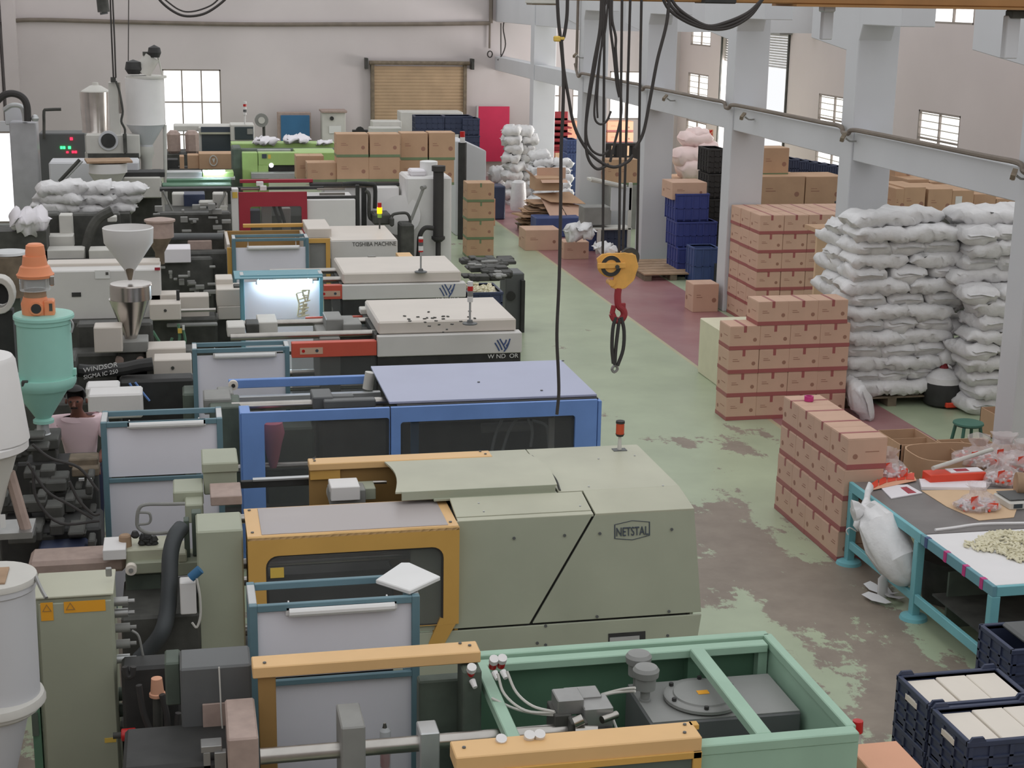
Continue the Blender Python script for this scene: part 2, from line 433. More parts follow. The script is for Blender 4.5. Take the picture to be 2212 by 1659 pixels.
# corbels of the crane rail spread from the column tops
for y in CY[:5]:
    struct('corbel', MB().prism([(y-1.3, 5.17), (y-.1, 5.17), (y-.002, 4.95), (y+.42, 4.80), (y+1.75, 4.94), (y+1.75, 6.4), (y-1.3, 6.4)], 'x', 9.501, 10.0), 'column_paint', .01)
for y in CY[4:]: struct('beam', MB().box(9.96, y+.02, 4.7, XR, y+.36, 6.3), 'column_paint')
# pipe with its bends on the beam
def pipe_run(a, b): return MB().tube([(9.5, a, 3.72), (9.48, a+(b-a)*.3, 3.73), (9.5, a+(b-a)*.7, 3.715), (9.5, b, 3.72)], .045, 8)
mb = MB()
pts = []
for k, y in enumerate(CY):
    if y < 37: pts += [(9.45, y-.9, 3.71), (9.43, y-.15, 3.70), (9.42, y-.03, 3.64), (9.42, y+.15, 3.64), (9.43, y+.3, 3.72), (9.45, y+1.2, 3.715)]
pts = [(9.46, 10, 3.71)]+pts[:-2]+[(9.42, 37.1, 3.9)]
mb.tube(pts, .034, 8, 5); mb.tube([(9.43, 37.0, 3.75), (9.43, 37.0, 6.4)], .035, 8, 1)
solo('service_pipe', 'long brown sagging pipe running along top of the white concrete beam', 'pipe', mb, 'pipe')
mb = MB(); A = PY(40, 45, YB-.1); Bq = PY(1058, 50, YB-.1); zz = A.z
mb.tube([(XL+.05, YB-.1, A.z-.1), (A.x+.3, YB-.1, A.z+.03), (-1, YB-.09, zz-.0), (2, YB-.09, zz-.02), (5, YB-.1, zz+.02), (7.5, YB-.1, zz+.06), (Bq.x, YB-.1, Bq.z)], .06, 8, 5)
mb.tube([(Bq.x, YB-.1, Bq.z), (Bq.x, YB-.1, Bq.z-.75)], .03, 6, 1); mb.tube([(Bq.x+.03, YB-.12, 6.4), (Bq.x+.03, YB-.12, Bq.z)], .06, 6, 1)
solo('cable_pipe', 'dark horizontal pipe high across the white back wall', 'pipe', mb, 'pipe')
# added partition holding a self-glowing pane for the bright patch at far left
yp = 36.5
hx = (PY(-60, 400, yp).x, PY(46, 380, yp).x, PY(20, 482, yp).z, PY(20, 284, yp).z)
struct('wall_added_partition', holed(MB(), 'y', yp, yp+.1, XL, PY(52, 380, yp).x, 0, PY(20, 262, yp).z, [hx]), 'column_paint')
mat('white_glow', (250, 250, 250), .4, var=0, emit=(250, 250, 255), es=1.2)
w = bpy.data.objects.new('window_20', None); COL.objects.link(w); w['kind'] = 'structure'
MB().box(hx[0], yp+.03, hx[2], hx[1], yp+.05, hx[3]).build('pane', 'white_glow', w)
fr = MB(); holed(fr, 'y', yp+.01, yp+.07, hx[0], hx[1], hx[2], hx[3], [(hx[0]+.04, hx[1]-.04, hx[2]+.04, hx[3]-.04)]); fr.build('window_frame', 'window_bar', w)

# crane girder over the bay and things hung on it
g = T('bridge_crane_girder', 'long ochre steel crane girder crossing overhead at top right', 'crane', (4, 12.5, 5.46))
a = PY(1725, 14, 12.5)
g.p('girder', MB().box(-4.6, 12.5, 5.465, 15.2, 12.9, 5.95), 'crane', .01)
g.p('lower_flange', MB().box(PY(1718, 10, 12.45).x, 12.42, 5.445, 15.2, 12.98, 5.465), 'crane', label='ochre bottom flange')
g.p('end_stop', MB().B(1524, -14, 1592, 8, 12.4, .3), 'black', .01)
c = T('crane_lamp_bracket', 'white bracket with clamp hanging beneath the girder beside fourth column', 'bracket', PY(1790, 30, 12.6))
c.p('bracket_plate', MB().B(1777, 24, 1800, 86, 12.62, .06), 'column_paint', .008); c.p('clamp', MB().B(1780, 12, 1806, 26, 12.58, .12), 'galv', .01)
c = T('crane_hanger', 'tall white hanger plate at the top right corner below girder', 'bracket', PY(2190, 30, 12.6))
c.p('hanger_plate', MB().B(2173, 34, 2202, 127, 12.62, .08), 'column_paint', .008); c.p('clamp', MB().B(2186, 22, 2225, 40, 12.58, .12), 'dark', .01)
# cctv cameras on the beam
def cctv(px, py, lab):
    P = PX(px, py, 9.3); t = T('cctv_camera', lab, 'camera', (9.5, P.y, P.z), 'white security cameras along the beam')
    d = Vector((-.55, -.75, -.3)).normalized()
    t.p('camera_body', MB().cyl(P-d*.08, P+d*.09, .032, 10), 'offwhite'); t.p('sun_hood', MB().cyl(P-d*.09+Vector((0, 0, .012)), P+d*.11+Vector((0, 0, .014)), .04, 4), 'wood_dark')
    t.p('arm', MB().tube([P-d*.05, (9.42, P.y+.05, P.z-.05), (9.52, P.y+.05, P.z-.05)], .014, 6, 2), 'grey')
cctv(1243, 120, 'small camera high on the side of the third column from the back wall')
cctv(1437, 212, 'small camera on beam end near fourth column, left of the curled pipe')
cctv(1605, 252, 'beige security camera on the beam between the wide column and curled pipe')
cctv(1822, 298, 'beige security camera on beam beside the wide right-hand column')
cctv(2190, 378, 'beige security camera on the beam at the right edge')
# ================================================================ CARTONS AND BAGS
def carton_proto(name, w, d, h, body='carton', tape='tape_red', band=True, top_tape=True):
    """w across, d deep, h high, base centre at origin; tape runs over the top along d"""
    e = bpy.data.objects.new(name, None); COL.objects.link(e); e.empty_display_size = .1
    b = MB().box(-w/2, -d/2, 0, w/2, d/2, h-.004).build('box_body', body, e, None, .006)
    f = MB(); g = .0015
    for s in (-1, 1): f.box(s*g if s > 0 else -w/2+.003, -d/2+.003, h-.004, w/2-.003 if s > 0 else -g, d/2-.003, h)
    f.build('top_flap', body, e)
    t = MB(); q = .002; tw = .02
    if band:
        t.box(-w/2-q, -d/2-q, .002, w/2+q, -d/2, .055); t.box(-w/2-q, d/2, .002, w/2+q, d/2+q, .055)
        t.box(-w/2-q, -d/2, .002, -w/2, d/2, .055); t.box(w/2, -d/2, .002, w/2+q, d/2, .055)
    if top_tape:
        t.box(-tw, -d/2-q, h-.085, tw, -d/2, h+.001); t.box(-tw, d/2, h-.085, tw, d/2+q, h+.001)
        if tape == 'tape_red': t.box(-tw, -d/2-q, h, tw, d/2+q, h+.002)
    t.build('tape', tape, e)
    k = MB()
    for s in (-1, 1):
        y0, y1 = (-d/2-q, -d/2) if s < 0 else (d/2, d/2+q)
        k.box(-w*.36, y0, h*.52, -w*.14, y1, h*.545); k.box(-w*.36, y0, h*.60, -w*.2, y1, h*.62)
        k.lathe([(0, h*.085), (.002, h*.085)], (w*.33, y0, h*.42), 10, (0, 1, 0))
        x0, x1 = (-w/2-q, -w/2) if s < 0 else (w/2, w/2+q)
        k.box(x0, -d*.3, h*.55, x1, d*.05, h*.575); k.lathe([(0, h*.085), (.002, h*.085)], (x0, d*.3, h*.42), 10, (1, 0, 0))
    k.build('print', 'ink', e)
    return e
_used = {}
def carton(proto, loc, rz, label, group):
    if proto.name not in _used:
        _used[proto.name] = 1; proto.location = loc; proto.rotation_euler = (0, 0, rz); proto['label'] = label; proto['category'] = 'carton'; proto['group'] = group; return proto
    c = clone(proto, loc, rz, label, group); c['category'] = 'carton'; return c
H1 = .322
cA = carton_proto('carton', .425, .42, H1); cB = carton_proto('carton', .43, .42, H1)
rowname = lambda k, n: 'bottom row' if k == 0 else ('top row' if k == n-1 else ORD[k]+' row up')
jit = lambda s: random.uniform(-s, s)
# stack A: stepped, four wide, behind the tape-topped stack
xa = 7.03
for k in range(5):
    for i in range(4):
        if k == 4 and i == 0: continue
        for j in range(1):
            x = xa+.2125+i*.4265+(k == 4)*(-.05)+jit(.004); y = 18.98+.21+jit(.004)
            carton(cA, (x, y, k*(H1+.001)), jit(.006), 'carton in stepped wall before the white bags, %s, %s from left' % (rowname(k, 5), ORD[i]), 'red-taped cartons in the stepped wall')
# second, hidden rank holds the wall together from behind
# stack B: four deep towards the viewer
for k in range(4):
    for i in range(4):
        y = 13.70+.21+i*.425; x = 6.36+.215-.012*(3-k)+jit(.004)
        carton(cB, (x, y+jit(.004), k*(H1+.001)), math.pi/2+jit(.008), 'carton in low stack beside teal table, %s, %s from the front' % (rowname(k, 4), ORD[i]), 'red-taped cartons beside the teal table')
mb = MB().lathe([(0, .048), (.055, .048)], (6.5, 15.15, 4*H1+.006), 20); 
tr = T('tape_roll', 'bright pink tape roll lying on the front carton stack', 'tape roll', (6.55, 15.15, 1.294))
o5 = [(math.cos(2*math.pi*k/20)*.05+6.55, math.sin(2*math.pi*k/20)*.05+15.15) for k in range(20)]; i5 = [(math.cos(2*math.pi*k/20)*.034+6.55, math.sin(2*math.pi*k/20)*.034+15.15) for k in range(20)]
mb.bm.free(); mb = MB().ring(o5, i5, 'z', 1.296, 1.35); tr.p('tape_coil', mb, 'magenta')
# stack C: tall wall of cartons behind column
cC = carton_proto('carton', .435, .465, H1)
for k in range(6):
    for i in range(5):
        for j in range(3):
            if 0 < i and j > 0 and k < 5: continue
            x = 9.56+.22+i*.44; y = 24.66+.235+j*.47
            carton(cC, (x+jit(.006), y+jit(.006), k*(H1+.002)), jit(.01), 'carton in tall wall behind columns, %s, %s from left, %s rank' % (rowname(k, 6), ORD[i], ('front', 'middle', 'rear')[j]), 'red-taped cartons in the tall wall')
# tan cartons with green bands standing by the far aisle
cG = carton_proto('carton', .58, .56, .40, 'carton_b', 'tape_green')
P = atb = PZ(1002, 558, 0)
for k in range(4):
    carton(cG, (6.22, 32.6, k*.402), jit(.02), 'green-banded tan carton, %s of the stack beside white tank' % rowname(k, 4), 'green-banded cartons beside the white tank')
# cartons on and behind the far machines
def pc(px0, py0, px1, py1, y, lab, grp, tape='tape_green', d=.5, body='carton_b'):
    a = PY(px0, py1, y); b = PY(px1, py0, y); c = PY(px0, py0, y)
    w = b.x-c.x; h = c.z-a.z
    pr = carton_proto('carton', w, d, h, body, tape, top_tape=False)
    return carton(pr, ((a.x+b.x)/2, y+d/2, a.z), 0, lab, grp)
gx = 'cartons heaped on the far machine'
yy = 30.6
pc(728, 340, 797, 393, yy, 'tan carton at the lower left of the heap under the brown shutter', gx); pc(797, 340, 864, 393, yy, 'tan carton, lower row of the heap, second from left', gx)
pc(864, 346, 922, 395, yy+.5, 'tan carton, lower row of the heap, just behind the white tank lid', gx); pc(926, 346, 981, 400, yy+.5, 'tan carton, lower row of the heap, at its right end', gx)
pc(727, 290, 796, 340, yy, 'tan carton, upper row of the heap, at its left end', gx); pc(799, 290, 864, 340, yy, 'tan carton, upper row of the heap, second from left', gx)
pc(867, 288, 924, 346, yy+.5, 'tan carton, upper row of the heap, third from left', gx); pc(927, 287, 983, 346, yy+.5, 'tan carton, upper row at the right end with dented top', gx)
pc(664, 352, 727, 394, yy+.1, 'open-topped low tan carton left of the heap beside green machine', gx); pc(640, 337, 700, 392, yy+.7, 'pale open carton half hidden behind the low tan carton', gx)
# big tan cartons beyond the columns
gy = 'tan cartons piled beyond the right-hand columns'
yq = 28.5
pc(1646, 320, 1704, 380, yq, 'tan carton with wide green band standing alone on top beyond the fourth column', gy)
for k in range(3):
    pc(1640, 382+k*66, 1738, 448+k*66, yq-.4, 'large tan carton beyond fourth column, %s' % ('topmost', 'middle', 'lowest')[k], gy, d=.8); pc(1740, 382+k*66, 1822, 448+k*66, yq-.4, 'large tan carton left of the wide column, %s' % ('topmost', 'middle', 'lowest')[k], gy, d=.8)
yr = 24.2
gz = 'cartons behind the white bag pile'
for i, (a, b, t, lab) in enumerate([(1934, 1952, 408, 'narrow carton close against the wide column'), (1952, 1998, 405, 'tan carton with maroon base right of the wide column'), (2004, 2056, 409, 'tan carton below the shiny taped tops'), (2056, 2102, 412, 'tan carton with small white sticker'), (2102, 2150, 420, 'shaded brown carton under the beam'), (2150, 2200, 430, 'darkest carton at the right end of the row')]):
    o = pc(a, t, b, t+62, yr+(.3 if i > 3 else 0), lab+', behind the white bags', gz, tape='tape_red', d=.9)
pc(1934, 345, 1968, 398, yr+1.6, 'dark brown carton raised behind the wide column', gz, d=.5)
for i in range(5):
    a = 1960+i*48; pc(a, 388+i*5, a+46, 416+i*5, yr+1.05, 'flat carton, %s from left in the second rank behind the white bags' % ORD[i], gz, tape='tape_red', d=.8)
x0 = PY(2075, 450, yr-.002)
solo('paper_label', 'small square white sticker on a brown carton behind the bags', 'label', MB().B(2064, 424, 2078, 441, yr-.006, .003), 'label_white')
solo('support_platform', 'dark low rack deck carrying the cartons behind the bags', 'rack', MB().box(11.75, 24.1, 0, 13.6, 26.6, PY(2050, 472, yr).z-.002), 'dark')
solo('support_platform', 'dark low rack deck beneath large tan cartons beyond the columns', 'rack', MB().box(10.3, 28.05, 0, 12.4, 29.2, PY(1740, 580, yq-.4).z-.002), 'dark') if PY(1740, 580, yq-.4).z > .05 else None
# single cartons on the floor
cs = [(1497, 614, 1552, 674, 26.0, .45, 'brown carton open on the red walkway beside the fourth column'),
      (1135, 497, 1210, 541, 33.0, .7, 'large brown carton lying before the heap of flattened cartons'),
      (1218, 523, 1272, 560, 31.3, .5, 'brown carton carrying a knotted white bag'),
      (1452, 395, 1527, 432, 33.2, .7, 'brown carton on top of the blue crates seen through the columns')]
for a, b, c, d_, y, dd, lab in cs:
    A0 = PZ((a+c)/2, d_, 0) if lab[:5] != 'brown' or 'walkway' in lab or 'knotted' in lab else None
    yv = A0.y if A0 else 29.95
    p0 = PY(a, d_, yv); p1 = PY(c, b, yv); p2_ = PY(a, b, yv)
    w_ = p1.x-p2_.x; h_ = p2_.z-p0.z; zb = p0.z
    if abs(zb) < .12: zb = 0
    pr = carton_proto('carton', w_, dd, h_, 'carton', 'tape_red', band=False, top_tape=False); carton(pr, ((p0.x+p1.x)/2, yv+dd/2, zb), 0, lab, 'single cartons on the floor')

# ---- woven bags
def bag_mesh(name, L, W, Tk, seed, mt='bag', n=12, crease=.018, knot=False):
    rnd = random.Random(seed); bm = bmesh.new(); m_ = 8
    off = Vector((rnd.random()*50, rnd.random()*50, rnd.random()*50)); rings = []
    for i in range(n+1):
        u = -1+2*i/n; e = max(0, 1-abs(u)**7)
        prof = e**.5; ring = []
        for k in range(m_*2):
            a = math.pi*2*k/(m_*2); ca, sa = math.cos(a), math.sin(a)
            sx = math.copysign(abs(ca)**.6, ca); sz = math.copysign(abs(sa)**.75, sa)
            p = Vector((u*L/2, sx*W/2*(.84+.16*prof), sz*Tk/2*(prof*.85+.15)))
            q = p*6+off; dn = mnoise.noise(q)*crease*1.4+mnoise.noise(q*2.7)*crease*1.3-abs(mnoise.noise(Vector((p.x*4, p.y*9, p.z*9))+off))*crease*1.2
            p += Vector((dn*.8, dn, dn*1.1)); p.z += mnoise.noise(Vector((p.x*3, p.y*3, 0))+off)*.03
            ring.append(bm.verts.new(p))
        rings.append(ring)
    for A, B_ in zip(rings, rings[1:]):
        for k in range(m_*2): bm.faces.new((A[k], A[(k+1) % (m_*2)], B_[(k+1) % (m_*2)], B_[k]))
    bm.faces.new(rings[0][::-1]); bm.faces.new(rings[-1])
    # stitched ear at one end
    for s in (-1, 1):
        if rnd.random() < .6 or s > 0:
            vs = [bm.verts.new(Vector((s*L*.49+s*dx, y, rnd.uniform(-.012, .02)))) for dx, y in ((0, -W*.36), (0, W*.36), (.055, W*.3), (.04, 0), (.06, -W*.3))]
            bm.faces.new(vs)
    bmesh.ops.translate(bm, verts=bm.verts, vec=(0, 0, Tk/2)); bmesh.ops.recalc_face_normals(bm, faces=bm.faces)
    for f in bm.faces: f.smooth = True
    me = bpy.data.meshes.new(name); bm.to_mesh(me); bm.free(); me.materials.append(MATS[mt]); return me
BAGS = [bag_mesh('bag', .84+.06*(i % 3), .56, .235, 100+i, n=16, crease=.026) for i in range(9)]
BAGX = [bag_mesh('bag', .66, .54, .24, 200+i, n=14, crease=.028) for i in range(6)]
def bag(me, loc, rz, label, group, tilt=0, scale=1):
    o = bpy.data.objects.new('bag', me); COL.objects.link(o); o.location = loc; o.rotation_euler = (tilt, jit(.05), rz)
    o.scale = (scale,)*3; o['label'] = label; o['category'] = 'bag'; o['group'] = group; return o
nl = 13; lh = (2.5-.16)/nl
lay = lambda k: 'bottom' if k == 0 else ('top' if k == nl-1 else ORD[k])
gp1 = 'white woven bags in the left pile'; gp2 = 'white woven bags in the right pile'
for k in range(nl):
    z = .16+k*lh; sh = -.05*math.sin(k*.9); wide = .06*min(1, k/4)
    x0 = 8.90-wide; x1 = 10.25+wide*2.5+(.12 if 6 < k < 11 else 0); yF = 19.35-.02*k*.3
    if k % 2 == 0:      # long bags along the front
        for i in range(2):
            bag(BAGS[(k*2+i) % 7], (x0+.42+i*(x1-x0-.82), yF+.23+jit(.03), z), jit(.08), 'bag facing the viewer in left pile, %s layer from floor, %s' % (lay(k), ('left', 'right')[i]), gp1)
        bag(BAGX[k % 4], (x0+.36, yF+.85, z), math.pi/2*0+jit(.1), 'white bag on left flank of left pile, %s layer' % lay(k), gp1)
        bag(BAGX[(k+1) % 4], (x1-.4, yF+.85, z), jit(.15), 'white bag deep at the right of left pile, %s layer' % lay(k), gp1)
    else:               # bag ends to the front
        for i in range(3):
            bag(BAGX[(k+i) % 4], (x0+.27+i*(x1-x0-.5)/2, yF+.33+jit(.03), z), math.pi/2+jit(.12), 'bag laid end-on in left pile, %s layer from floor, %s' % (lay(k), ('leftmost', 'middle', 'rightmost')[i]), gp1)
        bag(BAGS[(k+4) % 7], (x0+.3, yF+1.0, z), math.pi/2+jit(.1), 'white woven bag lengthwise on left flank of left pile, %s layer' % lay(k), gp1)
    # right pile
    x2 = 10.42+.1*math.sin(k*1.3)-(0 if k < 9 else .05); y2 = 18.72-.05*math.sin(k*.7)+.35*(k > 8)
    z2 = .02+k*(2.5/nl)
    if k % 2:
        for i in range(2): bag(BAGS[(k+i*3) % 7], (x2+.42+i*.8, y2+.25+jit(.04), z2), jit(.1), 'white woven bag facing the viewer in right pile, %s layer, %s' % (lay(k), ('left', 'right')[i]), gp2)
        bag(BAGX[k % 4], (x2+.2, y2+.85, z2), jit(.2), 'white woven bag at left flank of right pile, %s layer' % lay(k), gp2)
    else:
        for i in range(3): bag(BAGX[(k+i+2) % 4], (x2+.22+i*.5, y2+.34+jit(.04), z2), math.pi/2+jit(.2), 'white woven bag end-on in right pile, %s layer, %s' % (lay(k), ('left', 'middle', 'right')[i]), gp2)
bag(BAGS[2], (9.3, 19.6, 2.5), .12, 'white woven bag sagging off the left top corner of the left pile', gp1)
bag(BAGS[4], (9.85, 19.75, 2.52), .3, 'white woven bag with loose end on top of left pile, middle', gp1)
bag(BAGS[5], (10.9, 19.6, 2.5), -.1, 'large pale plastic-wrapped bag crowning the right pile', gp2, scale=1.15)
bag(BAGS[1], (11.6, 19.9, 2.52), .1, 'pale bag behind the crowning bag on the right pile', gp2)
bag(BAGX[2], (8.83, 19.0, .2), 1.4, 'white bag slumped upright against foot of the left pile', gp1, tilt=1.2)
pl = T('pallet', 'dark wooden pallet under the left pile of white bags', 'pallet', (9.5, 19.9, 0))
for i in range(7): pl.p('top_board', MB().box(8.85, 19.35+i*.17, .12, 10.4, 19.35+i*.17+.13, .145), 'wood_dark')
for x in (8.9, 9.55, 10.25): pl.p('block', MB().box(x, 19.36, 0, x+.13, 20.5, .12), 'wood_dark')
# ================================================================ MACHINES
def PB(t, name, mt, boxes, bevel=.008, parent=None, label=None, z0=None):
    for b in boxes:
        mb = MB(); mb.B(*b, z0=z0) if len(b) == 6 else mb.B(*b[:6], z0=b[6])
        o = t.p(name, mb, mt, bevel, parent, label)
    return o
def bolts(t, pts, parent=None, r=.012, front=True, mt='charcoal'):
    for P in pts:
        P = Vector(P); t.p('screw', MB().cyl(P, P+(Vector((0, -.008, 0)) if front else Vector((0, 0, .008))), r, 8), mt, 0, parent)
def shift(P, dy): return Vector((P.x, P.y+dy, P.z))
def inspection_stand(lab, xl, xr, yf, zt, zp, lit=False, dep=.36, zm=1.05, xpost=True, frame='frameblue', mid=True, tube=True):
    """steel frame with white back sheet; xl..xr across, front at yf, top zt"""
    t = T('inspection_stand', lab, 'screen frame', ((xl+xr)/2, yf, 0), 'framed white inspection screens')
    w = .05
    for x in (xl, xr-w):
        t.p('post', MB().box(x, yf, 0, x+w, yf+w, zt), frame, .004)
        t.p('post', MB().box(x, yf+dep, 0, x+w, yf+dep+w, zt), frame, .004)
        t.p('side_rail', MB().box(x, yf+w, zt-.05, x+w, yf+dep, zt), 'galv', .004)
    for y in (yf, yf+dep): t.p('top_rail', MB().box(xl+w, y, zt-.045, xr-w, y+.035, zt), frame, .004)
    t.p('sheet', MB().box(xl+w, yf+.03, zm+.03, xr-w, yf+.04, zp), 'sheet', label='white upper sheet')
    t.p('sheet', MB().box(xl+w, yf+.03, .25, xr-w, yf+.04, zm-.02), 'sheet', label='white lower sheet')
    if mid: t.p('middle_rail', MB().box(xl+w, yf-.002, zm-.015, xr-w, yf+.03, zm+.02), frame, .003)
    if tube:
        xa_, xb_ = xl+.22, xr-.14
        fx = t.p('light_fitting', MB().box(xa_, yf+.0, zp-.03, xb_, yf+.028, zp+.03), 'white', .006)
        t.p('light_tube', MB().cyl((xa_+.02, yf-.02, zp-.0), (xb_-.02, yf-.02, zp), .028, 10), 'tube_on' if lit else 'plastic_white', 0, fx, 'glowing tube' if lit else None)
        for x in (xa_+.02, xb_-.06): t.p('hanging_wire', MB().cyl((x, yf+.02, zp+.03), (x, yf+.05, zt), .006, 5), 'white')
    return t
inspection_stand('white screen frame with white board on top, before the yellow-framed machine', PY(537, 1310, 8.9).x, PY(905, 1290, 8.9).x, 8.86, 1.89, 1.84, zm=PY(700, 1470, 8.86).z)
inspection_stand('white screen frame right of the man in pink shirt', PY(217, 912, 13.2).x, PY(480, 905, 13.2).x, 13.15, 1.9, 1.87, zm=PY(350, 1035, 13.15).z)
inspection_stand('white screen frame left of the red bar of lower white machine', PY(415, 755, 16.6).x, PY(626, 750, 16.6).x, 16.65, PY(520, 752, 16.65).z, PY(520, 752, 16.65).z-.08, dep=.3, zm=.6)
sL = inspection_stand('glowing blue-white screen frame lit by its tube lamp', PY(519, 605, 20.7).x, PY(698, 603, 20.7).x, 20.72, PY(600, 594, 20.72).z, PY(600, 609, 20.72).z, lit=True, dep=.3, zm=.7, frame='frameteal', mid=False)
inspection_stand('white screen frame in front of the yellow guard of lettered machine', PY(502, 525, 24.2).x, PY(667, 520, 24.2).x, 24.2, PY(580, 515, 24.2).z, PY(580, 535, 24.2).z, dep=.4, zm=.9)
# sloping hood over the lit screen and runner hung on it
sl = PY(519, 605, 20.7)
a = PY(505, 592, 20.95)
b_ = PY(700, 590, 20.95)
solo('lamp_hood', 'pale blue sheet hood sloping over the glowing screen', 'hood', MB().prism([(20.6, PY(600, 602, 20.6).z), (21.1, PY(600, 585, 21.1).z), (21.1, PY(600, 585, 21.1).z+.012), (20.6, PY(600, 602, 20.6).z+.012)], 'x', a.x, b_.x-.05), 'frameteal')
mb = MB(); yR = 20.66
def bar(p, q, r=.012):
    a_ = PY(p[0], p[1], yR); c_ = PY(q[0], q[1], yR); mb.cyl(a_, c_, r, 6)
for k in range(4):
    bar((640+k*2, 633+k*15), (664+k*1-2, 628+k*14)); 
for p, q in (((640, 634), (646, 655)), ((652, 626), (660, 650)), ((668, 626), (664, 650)), ((646, 655), (643, 682)), ((656, 655), (652, 684)), ((643, 684), (668, 680)), ((648, 655), (670, 648)), ((645, 668), (667, 664)), ((654, 626), (669, 626)), ((653, 638), (667, 638))): bar(p, q)
for q in ((656, 668), (659, 660), (655, 677)): mb.lathe([(0, .03), (.05, .03)], PY(q[0], q[1], yR), 8, (0, 1, 0))
solo('plastic_runner', 'grid-shaped moulded runner hanging on the glowing screen', 'moulding', mb, 'tubes')

# ---------------- nearest mint machine
M0 = T('molding_machine', 'mint green open-topped machine with black oil tank, nearest at the bottom', 'machine', (2.4, 7.9, 0))
zt = 1.6; XR0 = 3.54; XL0 = 1.62; yF, yK = 7.2, 8.58
fr = MB(); w = .07
M0.p('rear_rail', MB().box(XL0, yK-.02, zt-.05, XR0, yK+.05, zt), 'mint', .006)
M0.p('rear_rail', MB().box(XL0, yK-.13, zt-.07, XR0-.05, yK-.045, zt-.015), 'mint', .006)
M0.p('front_rail', MB().box(XL0-.2, yF, zt-.06, XR0, yF+.09, zt), 'mint', .006)
M0.p('right_rail', MB().box(XR0-.04, yF+.09, zt-.06, XR0+.02, yK, zt), 'mint', .006)
xb = PZ(1498, 1396, zt).x
M0.p('cross_bar', MB().box(xb-.03, yF+.09, zt-.06, xb+.06, yK-.13, zt-.002), 'mint', .006)
xc = PZ(1040, 1441, zt).x
M0.p('cross_bar', MB().box(xc-.03, yF+.09, zt-.07, xc+.045, yK-.13, zt-.004), 'mint', .006)
M0.p('front_panel', MB().box(1.0, yF+.005, .1, XR0, yF+.03, zt-.06), 'mint', .003)
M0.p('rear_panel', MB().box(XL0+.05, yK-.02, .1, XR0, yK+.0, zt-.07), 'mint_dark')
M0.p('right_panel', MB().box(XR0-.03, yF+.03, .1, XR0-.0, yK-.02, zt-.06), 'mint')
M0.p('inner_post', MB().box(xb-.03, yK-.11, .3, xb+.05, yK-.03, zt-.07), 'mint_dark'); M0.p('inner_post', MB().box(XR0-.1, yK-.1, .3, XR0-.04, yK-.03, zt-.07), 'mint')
M0.p('bed', MB().box(-.6, yF+.15, 0, XR0-.05, yK-.1, .62), 'darkgreen', .01)
zT = 1.42
tk = M0.p('oil_tank', MB().box(2.55, 7.84, .62, 3.475, 8.38, zT), 'charcoal', .012, label='matt black oil tank')
M0.p('tank_top', MB().box(2.56, 7.85, zT, 3.465, 8.37, zT+.006), 'charcoal_lid', 0, tk)
Lc = PZ(1518, 1503, zT+.03)
M0.p('tank_lid', MB().lathe([(0, .21), (.012, .235), (.03, .235), (.036, .225), (.036, .18), (.046, .175), (.046, .0)], (Lc.x, Lc.y, zT+.006), 36), 'charcoal_lid', 0, tk, 'round bolted lid')
M0.p('sticker', MB().box(Lc.x-.035, Lc.y-.025, zT+.053, Lc.x+.035, Lc.y+.025, zT+.055), 'label_orange', 0, tk)
for k in range(6):
    a = k*math.pi/3+.3; M0.p('lid_bolt', MB().lathe([(0, .014), (.022, .014)], (Lc.x+.208*math.cos(a), Lc.y+.208*math.sin(a), zT+.04), 6), 'black', 0, tk)
for (px, py, s) in ((1393, 1440, 1), (1377, 1411, .95)):
    P = PZ(px, py+75 if s == 1 else py+78, zT); z1 = PY(px, py, P.y).z
    M0.p('breather_cap', MB().lathe([(0, .035), (.02, .035), (.02, .028), (z1-zT-.15, .03), (z1-zT-.14, .06), (z1-zT-.065, .062), (z1-zT-.06, .076), (z1-zT-.02, .08), (z1-zT, .066), (z1-zT+.006, .03), (z1-zT+.007, 0)], (P.x, P.y, zT), 24), 'charcoal_lid', 0, tk)
# valve block
vb = MB(); yv = 7.75
vb.B(1205, 1512, 1262, 1545, yv, .16); vb.B(1228, 1505, 1300, 1530, yv+.08, .14); vb.B(1262, 1530, 1325, 1575, yv-.05, .18)
M0.p('valve_block', vb, 'steelgrey', .006)
vb = MB(); vb.B(1198, 1545, 1235, 1605, yv-.02, .2); vb.B(1235, 1562, 1270, 1600, yv-.12, .1); vb.B(1278, 1575, 1325, 1600, yv-.08, .2)
M0.p('valve_body', vb, 'dark', .006)
vb = MB(); P = PY(1243, 1580, yv-.15); vb.cyl(P, P+Vector((.12, -.03, 0)), .035); P = PY(1240, 1562, yv-.15); vb.cyl(P, P+Vector((.05, 0, .02)), .03); P = PY(1300, 1555, yv-.1); vb.cyl(P, P+Vector((.1, .05, 0)), .022)
M0.p('solenoid', vb, 'chrome')
for q in (((1075, 1455), (1090, 1500), (1135, 1535), (1200, 1540)), ((1095, 1450), (1115, 1495), (1150, 1525), (1198, 1538)), ((1062, 1508), (1110, 1530), (1150, 1540), (1200, 1545)), ((1300, 1520), (1320, 1545), (1335, 1580), (1350, 1592)), ((1300, 1500), (1330, 1492), (1350, 1488), (1372, 1486)), ((1285, 1508), (1320, 1498), (1350, 1494), (1372, 1493)), ((1385, 1590), (1390, 1575), (1397, 1580), (1392, 1592))):
    M0.p('hose', MB().tube([PY(x, y, 7.95-i*.06) for i, (x, y) in enumerate(q)], .008, 6, 5), 'offwhite')
